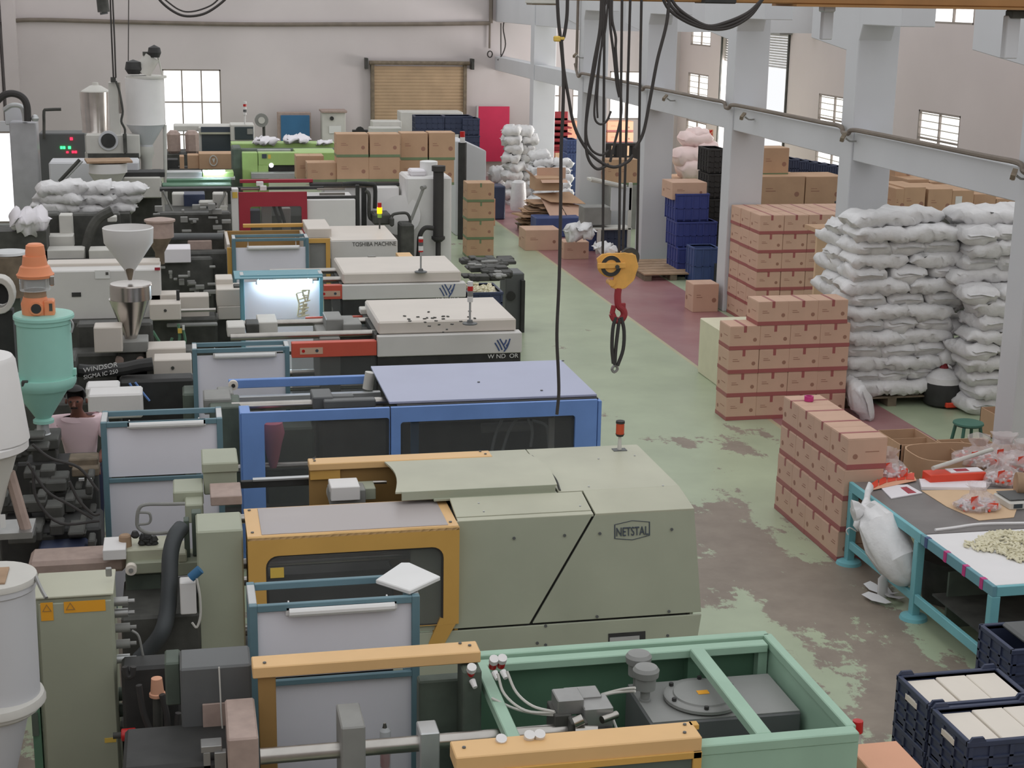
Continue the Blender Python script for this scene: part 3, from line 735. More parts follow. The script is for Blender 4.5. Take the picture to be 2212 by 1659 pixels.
for px, py in ((1066, 1430), (1084, 1428), (1018, 1448)):
    P = PY(px, py, 8.2 if px > 1030 else 8.1)
    f = M0.p('hose_fitting', MB().lathe([(0, .028), (.035, .028)], P, 12, (0, -.5, .8)), 'white'); M0.p('fitting_collar', MB().lathe([(-.05, .024), (0, .024)], P, 12, (0, -.5, .8)), 'lamp_red', 0, f)
    P2 = PY(px+2, py+22, 8.1); M0.p('hose_fitting', MB().lathe([(0, .02), (.05, .014)], P2, 10, (.2, -.8, -.5)), 'white')
for px, py in ((1143, 1594), (1165, 1592), (1082, 1602)): M0.p('hose_fitting', MB().lathe([(0, .03), (.03, .03)], PY(px, py, 7.3), 12, (0, -.4, .8)), 'white')
# tie bar and platens
A = PY(562, 1634, 7.75); B2 = PY(1200, 1581, 7.75)
zz = (A.z+B2.z)/2
M0.p('tie_bar', MB().cyl((A.x, 7.75, zz), (B2.x+.1, 7.75, zz), .045, 24), 'chrome'); M0.p('tie_bar', MB().cyl((A.x, 7.3, zz-.22), (B2.x, 7.3, zz-.22), .045, 24), 'chrome')
PB(M0, 'platen', 'grey', [(738, 1571, 790, 1659, 7.62, .3, .5)], .008); PB(M0, 'platen', 'galv', [(908, 1584, 950, 1650, 7.66, .16, .55)], .006)
PB(M0, 'platen', 'plate_pink', [(493, 1595, 560, 1700, 7.7, .5, .4)], .01, label='brownish fixed platen')
PB(M0, 'clamp_block', 'darkgreen', [(1000, 1450, 1040, 1640, 8.1, .2, .3), (905, 1470, 1000, 1640, 8.3, .1, .3)], .01)
# yellow guards
def guard(nm, px0, py0, px1, py1, z, wid, lab, leg=True, h=.09):
    a = PZ(px0, py0, z); b = PZ(px1, py1, z); y0 = (a.y+b.y)/2
    o = M0.p(nm, MB().box(a.x, y0, z-h, b.x, y0+wid, z), 'yellow_pale', .006, label=lab); return a.x, b.x, y0, o
xa1, xb1, yg, o = guard('front_guard', 983, 1632, 1521, 1597, 1.68, .19, 'yellow front guard bar')
M0.p('guard_tab', MB().box(xb1-.02, yg+.14, 1.65, xb1+.03, yg+.19, 1.68), 'yellow', .003, o); bolts(M0, [(xb1-.08, yg+.06, 1.68), (xb1-.05, yg+.15, 1.68), (xa1+.06, yg+.1, 1.68)], o, .01, False)
M0.p('guard_lip', MB().box(xa1, yg-.01, 1.56, xb1, yg+.01, 1.6), 'yellow', .003, o)
M0.p('guard_leg', MB().box(xb1-.05, yg-.01, .9, xb1, yg+.02, 1.6), 'yellow', .004, o); M0.p('guard_window', MB().box(xa1+.05, yg+.002, .9, xb1-.05, yg+.008, 1.56), 'glass', 0, o)
xa2, xb2, yg2, o = guard('rear_guard', 545, 1440, 1040, 1410, 1.8, .16, 'peach-yellow rear guard bar', h=.07)
M0.p('guard_post', MB().box(xa2+.03, yg2+.03, .2, xa2+.13, yg2+.06, 1.73), 'yellow_dark', .004, o); bolts(M0, [(xa2+.07, yg2+.05, 1.8), (xb2-.1, yg2+.13, 1.8), (xb2-.05, yg2+.09, 1.8)], o, .01, False)
# left end: dark platen box
PB(M0, 'toggle_box', 'charcoal', [(391, 1440, 545, 1605, 8.35, .28, .3)], .012, label='slate grey box with pale top plate')
PB(M0, 'plate', 'plate_pink', [(438, 1520, 497, 1578, 8.33, .015)], .003, label='khaki nameplate')
PB(M0, 'junction_box', 'darkgreen', [(357, 1432, 391, 1525, 8.5, .2)], .01)
PB(M0, 'base', 'black', [(265, 1650, 560, 1720, 7.9, .5, .1), (262, 1440, 390, 1500, 9.3, .2, .3)], .02)
A = PY(520, 1455, 8.3)
M0.p('wire', MB().tube([PY(473, 1441, 8.32), PY(476, 1500, 8.31), PY(479, 1560, 8.3), PY(485, 1605, 8.3)], .005, 5, 3), 'offwhite')
PB(M0, 'bracket', 'steelgrey', [(434, 1612, 480, 1626, 7.9, .1), (440, 1626, 456, 1700, 7.9, .05), (464, 1626, 490, 1690, 7.88, .05)], .003)
# ---------------- sage machine with hexagon badge
M1 = T('molding_machine', 'large sage green machine with yellow guard frame and hexagonal badge', 'machine', (2.4, 11.8, 0))
y1 = 11.04; xl, xr = 1.95, 3.86; zt = 1.6; sl = .16
def fy(z): return y1-(1.6-z)*sl/1.15          # front sheets lean out towards the floor
def fpanel(pts, th=.02, off=0):
    """sheet on the leaning front; pts (x, z)"""
    mb = MB(); A = [mb.bm.verts.new((x, fy(z)-off-th, z)) for x, z in pts]; Bv = [mb.bm.verts.new((x, fy(z)-off, z)) for x, z in pts]; n = len(pts)
    mb.bm.faces.new(A); mb.bm.faces.new(Bv[::-1])
    for i in range(n): mb.bm.faces.new((A[(i+1) % n], A[i], Bv[i], Bv[(i+1) % n]))
    return mb
def FP(px, py, z_guess=1.2):
    P = PY(px, py, y1)
    for _ in range(5): P = PY(px, py, fy(P.z))
    return P
kA = FP(1500, 1323); kz = kA.z; zs = (FP(990, 1358).z+kz)/2
dT = FP(1283, 1106); dB = FP(1146, 1345)
g = .008
M1.p('inner_body', MB().prism([(fy(.25)+.03, .2), (fy(1.56)+.03, 1.56), (12.62, 1.6), (12.62, .2)], 'x', xl+.02, xr-.04), 'dark')
M1.p('front_panel', fpanel([(xl-.35, zs+g), (dB.x-g*1.6, zs+g), (dT.x-g*1.6, zt-.005), (xl-.35, zt-.005)]), 'sage', .003)
M1.p('front_panel', fpanel([(dB.x+g*1.6, zs+g), (xr+.06, zs+g), (xr, zt-.005), (dT.x+g*1.6, zt-.005)], .018), 'sage', .003)
M1.p('skirt_panel', fpanel([(xl-.5, .12), (xr-.05, .12), (xr+.06, zs-g), (xl-.5, zs-g)], .02, .005), 'sage', .003)
vA, vB = FP(1312, 1366), FP(1392, 1400)
M1.p('vent_opening', fpanel([(vA.x, vB.z-.1), (vB.x, vB.z-.1), (vB.x, vA.z), (vA.x, vA.z)], .004, .026), 'black'); M1.p('vent_insert', fpanel([(vA.x+.01, vB.z-.1), (vB.x-.05, vB.z-.1), (vB.x-.05, vA.z-.03), (vA.x+.01, vA.z-.03)], .004, .031), 'galv')
P = FP(1376, 1392); M1.p('vent_knob', MB().cyl(P+Vector((0, -.04, -.04)), P+Vector((0, -.04, .03)), .03, 12), 'galv')
M1.p('end_panel', MB().prism([(fy(.3), .3), (fy(1.56), 1.56), (11.5, 1.635), (12.62, 1.635), (12.62, .3)], 'x', xr-.03, xr-.004), 'sage')
# roof: chamfer and flats
zr = 1.66; ych = 11.42
def slopeplate(x0, x1, ya, za, yb, zb, th=.02): return MB().prism([(ya, za), (yb, zb), (yb, zb-th), (ya, za-th)], 'x', x0, x1)
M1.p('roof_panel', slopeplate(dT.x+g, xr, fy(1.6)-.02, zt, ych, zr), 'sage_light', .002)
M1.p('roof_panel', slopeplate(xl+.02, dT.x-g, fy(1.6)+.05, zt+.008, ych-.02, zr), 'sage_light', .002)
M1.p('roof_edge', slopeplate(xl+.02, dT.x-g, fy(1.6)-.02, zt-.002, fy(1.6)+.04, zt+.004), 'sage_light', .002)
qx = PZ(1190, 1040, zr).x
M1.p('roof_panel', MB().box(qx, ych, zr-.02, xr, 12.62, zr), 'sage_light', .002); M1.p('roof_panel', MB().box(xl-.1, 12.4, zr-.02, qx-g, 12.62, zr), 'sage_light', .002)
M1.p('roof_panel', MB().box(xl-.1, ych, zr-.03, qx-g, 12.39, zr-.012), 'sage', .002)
# sliding hood with curved edges
h0 = PZ(832, 1008, zr+.05); h1 = PZ(868, 1082, zr+.05); h2 = PZ(1162, 990, zr+.05); h3 = PZ(1214, 1066, zr+.05)
mb = MB(); n = 8
top = []; bot = []
for k in range(n+1):
    t = k/n; y = ych+.04+(12.36-ych-.04)*t; z = zr+.05+.012*math.sin(math.pi*t)
    bow = .05*math.sin(math.pi*t)
    top.append((mb.bm.verts.new((1.57+bow*1.2-.02, y, z)), mb.bm.verts.new((qx-.03+bow*.9-.05*(t-.5), y, z)))); bot.append((mb.bm.verts.new((1.57+bow*1.2-.02, y, z-.015)), mb.bm.verts.new((qx-.03+bow*.9-.05*(t-.5), y, z-.015))))
for k in range(n):
    mb.bm.faces.new((top[k][0], top[k][1], top[k+1][1], top[k+1][0])); mb.bm.faces.new((bot[k][0], bot[k+1][0], bot[k+1][1], bot[k][1]))
    mb.bm.faces.new((top[k][0], top[k+1][0], bot[k+1][0], bot[k][0])); mb.bm.faces.new((top[k][1], bot[k][1], bot[k+1][1], top[k+1][1]))
mb.bm.faces.new((top[0][0], bot[0][0], bot[0][1], top[0][1])); mb.bm.faces.new((top[n][0], top[n][1], bot[n][1], bot[n][0]))
hd = M1.p('sliding_hood', mb, 'sage_light', label='pale curved sliding hood')
M1.p('hood_lip', MB().box(1.6, ych+.03, zr-.02, qx-.02, ych+.05, zr+.05), 'sage', 0, hd)
M1.p('seam_edge', MB().tube([(qx+.015, ych+.02, zr+.004), (qx+.05, 11.75, zr+.004), (qx+.03, 12.1, zr+.004), (qx, 12.4, zr+.004)], .009, 6, 4), 'dark')
bolts(M1, [FP(*q)+Vector((0, -.024, 0)) for q in ((1109, 1160), (1218, 1154), (1294, 1150), (1449, 1141), (1159, 1386), (1177, 1349), (1288, 1329), (1443, 1318), (1440, 1370), (1177, 1390))])
bolts(M1, [PZ(x, y, zr) for x, y in ((1293, 992), (1272, 1052), (1432, 1050), (1371, 985), (1034, 1088), (1045, 1106), (1253, 1094))], None, .008, False, 'galv')
# hexagon badge
c0 = FP(1364, 1143); kx = 1/ppm(c0)
hexo = [(-40, -14), (0, -21), (40, -16), (40, 14), (0, 22), (-40, 17)]
def hexp(s): return [(c0.x+x*kx*s, c0.z-y*kx*s) for x, y in hexo]
mb = MB(); O, I = hexp(1), hexp(.94)
mb.ring([(x, z) for x, z in O], I, 'y', 0, .002)
for v in mb.bm.verts: v.co.y += fy(v.co.z)-.022
M1.p('badge_outline', mb, 'logo_dark')
mb = text_mb('NETSTAL', (c0.x, fy(c0.z)-.024, c0.z-.042), .098, .003, 'front', .66, 'CENTER')
for v in mb.bm.verts: v.co.y += fy(v.co.z)-fy(c0.z)
M1.p('badge_lettering', mb, 'logo_dark')
# warning beacon
P = PZ(1338, 972, zr); kk = 1/ppm(P)
bc = T('beacon_lamp', 'orange beacon on thin white stem on the sage green machine', 'lamp', (P.x, P.y, zr)); dz = lambda py: PY(1338, py, P.y).z-zr
bc.p('mount', MB().box(P.x-.06, P.y-.04, zr, P.x+.06, P.y+.04, zr+.006), 'charcoal'); bc.p('stem', MB().cyl((P.x, P.y, zr), (P.x, P.y, zr+dz(941)), .02, 12, .012), 'offwhite')
bc.p('lens', MB().lathe([(dz(938), .036), (dz(914), .036)], (P.x, P.y, zr), 20), 'lamp_orange'); bc.p('cap', MB().lathe([(dz(914), .04), (dz(909), .038)], (P.x, P.y, zr), 20), 'black'); bc.p('socket', MB().lathe([(dz(942), .03), (dz(937), .04)], (P.x, P.y, zr), 20), 'black')
# yellow guard frame
yg1 = y1-.02; G0 = PY(533, 1146, yg1); G1 = PY(986, 1122, yg1); gxl, gxr = G0.x, G1.x; gb = PY(950, 1334, yg1).z-.002
hl = PY(572, 1200, yg1).x; hr = PY(952, 1200, yg1).x; hz = PY(760, 1178, yg1).z
hb = PY(950, 1334, yg1).z
out = rect_for(gxl, gb, gxr, zt); inn = rrect(hl, hb, hr, hz, .09); inn[12:] = [(hl, hb)]*6+[(hr, hb)]*6
gd = M1.p('guard_frame', MB().ring(out, inn, 'y', yg1-.14, yg1-.10), 'yellow', .002, label='yellow guard door frame')
seal_ = rrect(hl+.014, hb+.012, hr-.014, hz-.014, .08); seal_[12:] = [(hl+.014, hb+.004)]*6+[(hr-.014, hb+.004)]*6
M1.p('rubber_seal', MB().ring(inn, seal_, 'y', yg1-.13, yg1-.11), 'rubber', 0, gd)
M1.p('guard_window', MB().box(hl+.005, yg1-.125, hb+.005, hr-.005, yg1-.118, hz-.005), 'glass', 0, gd)
M1.p('guard_side', MB().box(gxr-.025, yg1-.1, .5, gxr, 11.3, zt-.02), 'yellow', 0, gd); M1.p('guard_side', MB().box(gxl, yg1-.1, .5, gxl+.025, 11.3, zt-.02), 'yellow', 0, gd)
ty = PZ(750, 1088, zt).y
to = rect_for(gxl, yg1-.14, gxr, ty); a0 = PZ(568, 1120, zt).x; a1 = PZ(945, 1105, zt).x
M1.p('guard_top', MB().ring(to, rrect(a0, yg1-.05, a1, ty-.05, .09), 'z', zt-.02, zt), 'yellow_pale', 0, gd)
M1.p('top_window', MB().box(a0-.03, yg1-.08, zt, a1+.03, ty-.02, zt+.005), 'acrylic', .002, gd, 'frosted acrylic top window')
bolts(M1, [(x, y, zt) for x in (gxl+.04, gxr-.05) for y in (yg1-.02, ty-.05)], gd, .012, False)
leg_ = [(p.x, p.z) for p in [PY(x, y, yg1-.12) for x, y in ((950, 1334), (984, 1334), (984, 1345), (930, 1440), (906, 1495), (906, 1430))]]
M1.p('slanted_leg', MB().prism(leg_, 'y', yg1-.139, yg1-.101), 'yellow', 0, gd)
P = PY(599, 1239, yg1-.15); M1.p('warning_sticker', MB().box(P.x-.05, yg1-.135, P.z-.04, P.x+.05, yg1-.133, P.z+.04), 'label_yellow', 0, gd)
# inside: mould and bars
M1.p('mould_block', MB().box(gxl+.15, 11.25, .4, gxr-.45, 12.2, 1.15), 'dark', .02)
for z in (1.25, .7):
    for y in (11.3, 12.35): M1.p('tie_bar', MB().cyl((gxl-.2, y, z), (xl+.2, y, z), .04, 16), 'chrome')
for q in ((640, 1000), (800, 1000)): pass
P0, P1_ = PY(520, 1046, 12.5), PY(832, 1030, 12.5)
M1.p('slide_rail', MB().box(P0.x, 12.47, P0.z-.03, P1_.x, 12.52, P0.z+.03), 'black', .004); M1.p('slide_rail_top', MB().box(P0.x+.1, 12.46, P0.z+.03, P1_.x, 12.52, P0.z+.045), 'galv')
P = PY(692, 1020, 12.42); M1.p('roller', MB().cyl(P, P+Vector((0, .05, 0)), .045, 20), 'foam'); M1.p('roller_hub', MB().cyl(P-Vector((0, .012, 0)), P, .018, 12), 'grey')
A = PZ(668, 1003, 1.72); B2 = PZ(1064, 985, 1.72); yb = (A.y+B2.y)/2
o = M1.p('rear_guard_bar', MB().box(A.x, yb, 1.66, B2.x, yb+.17, 1.72), 'yellow_pale', .006, label='long orange-yellow rear guard bar'); bolts(M1, [(A.x+.05, yb+.08, 1.72), (A.x+.05, yb+.14, 1.72), (B2.x-.05, yb+.06, 1.72), (B2.x-.08, yb+.14, 1.72)], o, .011, False)
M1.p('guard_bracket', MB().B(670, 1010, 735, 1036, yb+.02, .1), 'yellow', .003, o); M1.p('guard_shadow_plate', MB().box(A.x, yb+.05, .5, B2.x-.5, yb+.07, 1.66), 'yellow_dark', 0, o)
PB(M1, 'switch_box', 'grey', [(712, 1060, 790, 1090, 11.9, .2)], .006); PB(M1, 'white_unit', 'white', [(715, 1052, 778, 1082, 11.85, .24)], .006)
PB(M1, 'motor_mount', 'sage', [(776, 1055, 812, 1080, 12.0, .2)], .006)
M1.p('cable_coil', MB().tube([PY(708+22*math.cos(a)+20, 1062-24*math.sin(a), 12.2+.02*a) for a in [k*.5 for k in range(0, 14)]], .006, 6, 3), 'offwhite')
M1.p('coupling', MB().cyl(PY(805, 1042, 12.2), PY(835, 1041, 12.2), .015), 'chrome')
# left end column and injection unit
PB(M1, 'fixed_platen', 'sage', [(429, 1146, 529, 1470, 10.98, .42, .2)], .012, label='tall sage fixed platen')
PB(M1, 'platen_top', 'sage', [(440, 1018, 512, 1068, 12.1, .4), (436, 1000, 515, 1022, 12.08, .42), (400, 1090, 440, 1130, 11.7, .3), (374, 1062, 440, 1092, 11.9, .35)], .01)
PB(M1, 'wear_plate', 'plate_pink', [(455, 1072, 523, 1092, 11.6, .35)], .006)
PB(M1, 'nozzle_block', 'sage_light', [(272, 1186, 372, 1214, 11.5, .3), (384, 1196, 404, 1216, 11.3, .3)], .01); PB(M1, 'carriage', 'sage', [(272, 1214, 372, 1240, 11.45, .34), (380, 1214, 436, 1244, 11.3, .3)], .01)
PB(M1, 'carriage_base', 'darkgreen', [(272, 1240, 350, 1300, 11.5, .3, .3)], .01)
PB(M1, 'barrel_cover', 'plate_pink', [(60, 1211, 272, 1242, 11.55, .34)], .03)
P = PY(283, 1232, 11.3); M1.p('roller', MB().cyl(P, P+Vector((0, .06, 0)), .042, 20), 'foam'); M1.p('roller_hub', MB().cyl(P-Vector((0, .012, 0)), P, .018, 12), 'grey')
PB(M1, 'bracket', 'darkgreen', [(398, 1125, 410, 1210, 11.4, .1), (415, 1108, 436, 1200, 11.4, .1)], .004)
M1.p('hand_rail', MB().tube([PY(x, y, 11.4) for x, y in ((400, 1088), (360, 1089), (315, 1090), (300, 1100), (296, 1125), (299, 1140), (315, 1150), (340, 1152), (368, 1150))], .014, 8, 4), 'grey')
M1.p('hand_rail', MB().tube([PY(x, y, 11.4) for x, y in ((299, 1107), (320, 1108), (325, 1115), (325, 1125), (319, 1131), (299, 1133))], .01, 8, 3), 'grey')
M1.p('thick_hose', MB().tube([PY(x, y, yy_) for x, y, yy_ in ((392, 1140, 11.3), (378, 1160, 11.2), (368, 1200, 11.1), (366, 1260, 11.0), (362, 1320, 10.9), (350, 1365, 10.8), (325, 1400, 10.8), (300, 1425, 10.8))], .062, 14, 5), 'hose', label='thick corrugated charcoal hose')
PB(M1, 'sensor_box', 'white', [(389, 1258, 424, 1328, 10.8, .12)], .008, label='small white box'); 
P = PY(412, 1248, 10.78); M1.p('blue_plug', MB().cyl(P, P+Vector((.07, 0, .06)), .035, 12), 'blueboard'); M1.p('thin_cable', MB().tube([PY(x, y, 10.75) for x, y in ((425, 1250), (432, 1290), (433, 1330), (425, 1355), (415, 1345))], .009, 6, 4), 'offwhite')
PB(M1, 'bed', 'dark', [(265, 1330, 435, 1500, 10.95, .8, .0), (525, 1480, 905, 1600, 11.2, 1.2, 0)], .02)
PB(M1, 'tray', 'white', [(222, 1188, 272, 1210, 11.4, .3)], .004, label='white plastic tray')
# ---------------- blue machine
M2 = T('molding_machine', 'blue machine with long black-windowed doors and lilac roof', 'machine', (2.3, 15.2, 0))
y2 = 14.45; zt = 1.6; xr = 4.0
L0 = PY(521, 893, y2).x; xm = PY(842, 880, y2).x; zb = PY(1290, 975, y2).z
def door(x0, x1, px0, px1, pyt, lab, rr=.03):
    a = PY(px0, pyt, y2).x; b = PY(px1, pyt, y2).x; zh = PY((px0+px1)/2, pyt, y2).z
    o = M2.p('door_frame', MB().ring(rect_for(x0, .2, x1, zt), rrect(a, .55, b, zh, rr), 'y', y2-.05, y2-.005), 'blue', .002, label=lab)
    M2.p('window_pane', MB().box(a-.01, y2-.02, .54, b+.01, y2-.012, zh+.01), 'glass', 0, o); return a, b, zh, o
door(L0, xm-.006, 570, 840, 905, 'blue sliding door frame, left'); d2_ = door(xm+.006, xr-.02, 864, 1240, 902, 'blue sliding door frame, right')
M2.p('corner_post', MB().box(xr-.015, y2-.06, .15, xr+.02, y2+.05, zt-.01), 'blue', .004)
M2.p('side_panel', MB().box(xr-.02, y2, .15, xr, 16.0, zt-.02), 'blue')
rl = PZ(842, 874, zt+.03).x; rb = PZ(808, 801, zt+.03).x
M2.p('roof', MB().box((rl+rb)/2, y2+.06, zt+.005, xr-.0, 16.02, zt+.03), 'blue_roof', .004, label='lilac-blue sheet roof')
M2.p('roof_gap', MB().box(L0+1.5, y2, zt-.06, xr-.001, y2+.1, zt+.004), 'black')
bolts(M2, [PZ(1034, 826, zt+.03), PZ(1170, 844, zt+.03), PZ(1216, 780, zt+.03)], None, .014, False)
A = PY(494, 834, 15.95); B2 = PY(796, 817, 15.95)
M2.p('rear_rail', MB().box(A.x, 15.95, A.z-.03, B2.x, 16.02, A.z+.06), 'blue', .006); M2.p('slide_rail', MB().box(A.x-.15, 15.7, A.z-.13, B2.x+.1, 15.78, A.z-.06), 'galv', .004); M2.p('slide_rail', MB().box(A.x-.15, 15.68, A.z-.21, B2.x+.1, 15.8, A.z-.13), 'black', .004)
P = PY(504, 833, 15.7); M2.p('roller', MB().cyl(P, P+Vector((0, .05, 0)), .05, 20), 'foam'); M2.p('roller_hub', MB().cyl(P-Vector((0, .012, 0)), P, .02, 12), 'black')
P = PY(800, 816, 15.8); M2.p('end_roller', MB().cyl(P-Vector((.03, 0, .12)), P+Vector((.0, 0, .06)), .055, 16), 'offwhite')
zb_ = PY(600, 878, 15.0).z
for y, z in ((15.05, zb_), (15.05, .8), (14.75, .95)): M2.p('tie_bar', MB().cyl((PY(500, 870, y).x, y, z), (rl+.3, y, z), .045, 16), 'chrome')
PB(M2, 'toggle_link', 'charcoal', [(676, 858, 720, 884, 14.9, .35), (700, 865, 812, 882, 14.8, .12), (716, 856, 765, 872, 15.1, .12)], .01)
PB(M2, 'moving_platen', 'darkgreen', [(575, 925, 680, 1090, 14.95, .5, .2)], .02); PB(M2, 'mould', 'dark', [(690, 900, 840, 1000, 15.0, .5, .3), (864, 910, 1240, 1000, 15.2, .5, .3)], .03)
PB(M2, 'inner_post', 'blueboard', [(888, 895, 905, 985, 14.8, .05, .3)], .004); PB(M2, 'inner_post', 'offwhite', [(1186, 900, 1198, 985, 14.7, .05, .3)], .004)
for q in (((1085, 905), (1070, 940), (1060, 985)), ((1120, 900), (1100, 930), (1085, 975)), ((1140, 905), (1150, 930), (1146, 965)), ((1150, 908), (1180, 920), (1185, 960))):
    M2.p('hose', MB().tube([PY(x, y, 14.75) for x, y in q], .016, 6, 4), 'clear')
M2.p('inner_pipe', MB().cyl(PY(1040, 925, 14.9), PY(1150, 920, 14.9), .05, 12), 'grey')
M2.p('bed', MB().box(-.45, y2+.12, 0, xr-.05, 15.95, .5), 'dark', .01)
M2.p('blue_panel', MB().B(522, 893, 545, 1190, y2-.02, .3, z0=.1), 'blue', .006)
PB(M2, 'fixed_platen', 'darkgreen', [(455, 880, 522, 990, 14.9, .5, .1)], .012); PB(M2, 'platen_top', 'grey', [(440, 862, 500, 895, 15.1, .4), (470, 850, 505, 878, 15.4, .3)], .012)
pk = solo('pink_standin', 'made-up pink shape behind the left window of the blue machine', 'cloth', MB().lathe([(0, .03), (.1, .06), (.25, .09), (.36, .12), (.46, .10), (.5, .02)], (PY(590, 985, 14.7).x, 14.7, PY(590, 1010, 14.7).z), 12), 'panel_pink')  # added shape standing in for a pink shirt glimpsed in the window
# ---------------- the two white-roofed machines
def windsor(lab, y, xr, pts, word, lx, ly, red, yrow, wx, wy, zt=1.6, D=1.44):
    """pts: px of lower band left/right top/bottom, roof corners"""
    t = T('molding_machine', lab, 'machine', (3, y+D/2, 0))
    (bl, blt, blb), (ft, rbk) = pts
    x0 = PY(bl, (blt+blb)/2, y).x; zb_t = PY(bl, blt, y).z; zb_b = PY(bl, blb, y).z
    t.p('front_band', MB().box(x0, y-.02, zb_b, xr, y+.16, zb_t), 'cream_side', .01, label='pale grey front band')
    t.p('upper_cover', MB().box(x0+.02, y+.06, zb_t, xr-.06, y+D, zb_t+.16), 'cream', .02, label='cream flat cover')
    t.p('cover_seam', MB().box(x0-.02, y+.07, .9, xr-.08, y+D-.04, zb_t), 'dark')
    t.p('black_base', MB().box(x0, y+.0, .05, xr-.01, y+D, zb_b), 'black', .01)
    P = PY(wx, wy, y); k = 1/ppm(P)
    t.p('lettering', text_mb(word, (P.x, y-.012, P.z), 13.2*k, .001, 'front', 1.06), 'label_white')
    P = PY(lx, ly, y); strokes = [((-16, -6), (-6, 12)), ((-11, -12), (0, 10)), ((-5, -14), (7, 8)), ((9, -12), (2, 0)), ((15, -6), (4, 14)), ((17, -14), (9, 2))]
    for a_, b2 in strokes:
        q = MB(); A_ = Vector((P.x+a_[0]*k, y-.023, P.z-a_[1]*k)); C_ = Vector((P.x+b2[0]*k, y-.023, P.z-b2[1]*k)); q.tube([A_, (A_+C_)/2+Vector((.006, 0, -.006)), C_], .009, 6, 3); t.p('emblem_stroke', q, 'logo_blue')
    # red bar and chute to the left
    a_, b2 = red[0], red[1]; A_ = PY(*a_, y); C_ = PY(*b2, y)
    rb_ = t.p('red_bar', MB().box(A_.x, y-.0, C_.z, C_.x, y+.12, A_.z), 'red', .006, label='red guard bar')
    P = PY(a_[0]+(12 if word[0] != 'W' else 40), (a_[1]+b2[1])/2+3, y)
    t.p('warning_label', MB().box(P.x-.12, y-.004, P.z-.04, P.x+.15, y-.001, P.z+.04), 'carton', 0, rb_)
    for dx in (-.08, .08): t.p('pictogram', MB().lathe([(0, .02), (.002, .02)], (P.x+dx, y-.006, P.z), 10, (0, 1, 0)), 'logo_dark' if dx > 0 else 'lamp_red', 0, rb_)
    t.p('lower_window', MB().box(A_.x, y+.03, .3, C_.x, y+.04, C_.z), 'glass')
    t.p('bed', MB().box(A_.x-2.2, y+.2, 0, x0, y+D-.1, .55), 'dark', .01)
    zc = C_.z-.25
    for yy_ in (y+.35, y+D-.35):
        for z in (A_.z+.02, zc-.2): t.p('tie_bar', MB().cyl((A_.x-.7, yy_, z), (x0+.1, yy_, z), .045, 16), 'chrome')
    t.p('moving_platen', MB().box(A_.x+.35, y+.25, .5, A_.x+.6, y+D-.25, A_.z+.0), 'grey', .012)
    t.p('toggle', MB().box(A_.x+.6, y+.5, .8, x0+.0, y+D-.5, A_.z-.02), 'dark', .02)
    return t, x0, zb_t, zb_b, A_, C_
w2, x0, zt2, zb2, A_, C_ = windsor('cream-roofed machine with emblem and red bar, nearer of two alike', 18.0, 3.99, ((815, 726, 771), (0, 0)), 'W ND  OR', 1084, 745, ((630, 742), (814, 768)), 0, 1053, 774)
PB(w2, 'left_rail', 'black', [(580, 690, 815, 697, 19.3, .1)], .004); w2.p('red_rear_bar', MB().B(660, 684, 790, 690, 19.35, .05), 'red', .004)
PB(w2, 'cross_head', 'grey', [(705, 690, 742, 724, 18.6, .5), (742, 700, 782, 722, 18.5, .4), (738, 688, 765, 700, 19.0, .2)], .01)
PB(w2, 'mould_top', 'offwhite', [(558, 696, 600, 724, 18.6, .5)], .01, label='pale mould top'); PB(w2, 'core_pull', 'offwhite', [(491, 706, 530, 728, 18.4, .4), (779, 668, 795, 680, 19.3, .2)], .01)
PB(w2, 'motor', 'dark', [(532, 700, 560, 722, 18.5, .3)], .01)
Pz = zt2+.16
bits = MB(); rnd = random.Random(3)
for k in range(26):
    P = PZ(rnd.gauss(945, 38), rnd.gauss(692, 8), Pz+.002); bits.box(P.x-.018, P.y-.012, Pz+.001, P.x+.018, P.y+.012, Pz+.012, rnd.random()*3)
o = solo('plastic_crumbs', 'dark crumbs scattered on nearer cream-roofed machine', 'debris', bits, 'dark'); o['kind'] = 'stuff'
w1, x0, zt1, zb1, A_, C_ = windsor('cream-roofed machine with emblem behind the nearer one, beside the lit screen', 21.6, 3.95, ((739, 616, 648), (0, 0)), 'V NDsO', 965, 627, ((700, 617), (740, 646)), 0, 941, 650, D=1.42)
def stack_light(px, pyt, pyb, y, lab, segs, base=True):
    P = PY(px, pyb, y); t = T('stack_light', lab, 'lamp', tuple(P)); dz = lambda py: PY(px, py, y).z-P.z
    t.p('stem', MB().cyl(P, P+Vector((0, 0, dz(segs[-1][2]))), .014, 8), 'galv')
    if base: t.p('mount', MB().lathe([(0, .09), (.012, .09), (.02, .04), (.05, .03)], P, 12), 'charcoal')
    for m_, a_, b2 in segs: t.p('lens', MB().lathe([(dz(b2), .034), (dz(a_), .034)], P, 14), m_)
P = PZ(1015, 700, Pz); stack_light(1015, 615, 700, P.y, 'red and white stack light on nearer cream roof', [('white', 608, 618), ('lamp_red', 618, 628), ('grey', 628, 640), ('white', 640, 652)])
P = PZ(909, 588, zt1+.16); stack_light(909, 515, 588, P.y, 'slim stack light on farther cream roof', [('white', 512, 516), ('lamp_red', 516, 523), ('charcoal', 523, 531), ('white', 531, 541), ('lamp_red', 541, 544)])
PB(w1, 'roof_clip', 'grey', [(795, 553, 812, 560, 22.98, .06)], .004)
w1.p('left_core', MB().B(466, 603, 503, 620, 21.7, .4), 'cream', .01); PB(w1, 'platen_cover', 'cream', [(468, 625, 530, 662, 21.3, .5), (471, 662, 530, 690, 21.29, .5)], .01, label='cream platen cover')
PB(w1, 'black_column', 'dark', [(468, 690, 540, 735, 21.5, .5, .1), (505, 618, 520, 640, 21.4, .2)], .01)
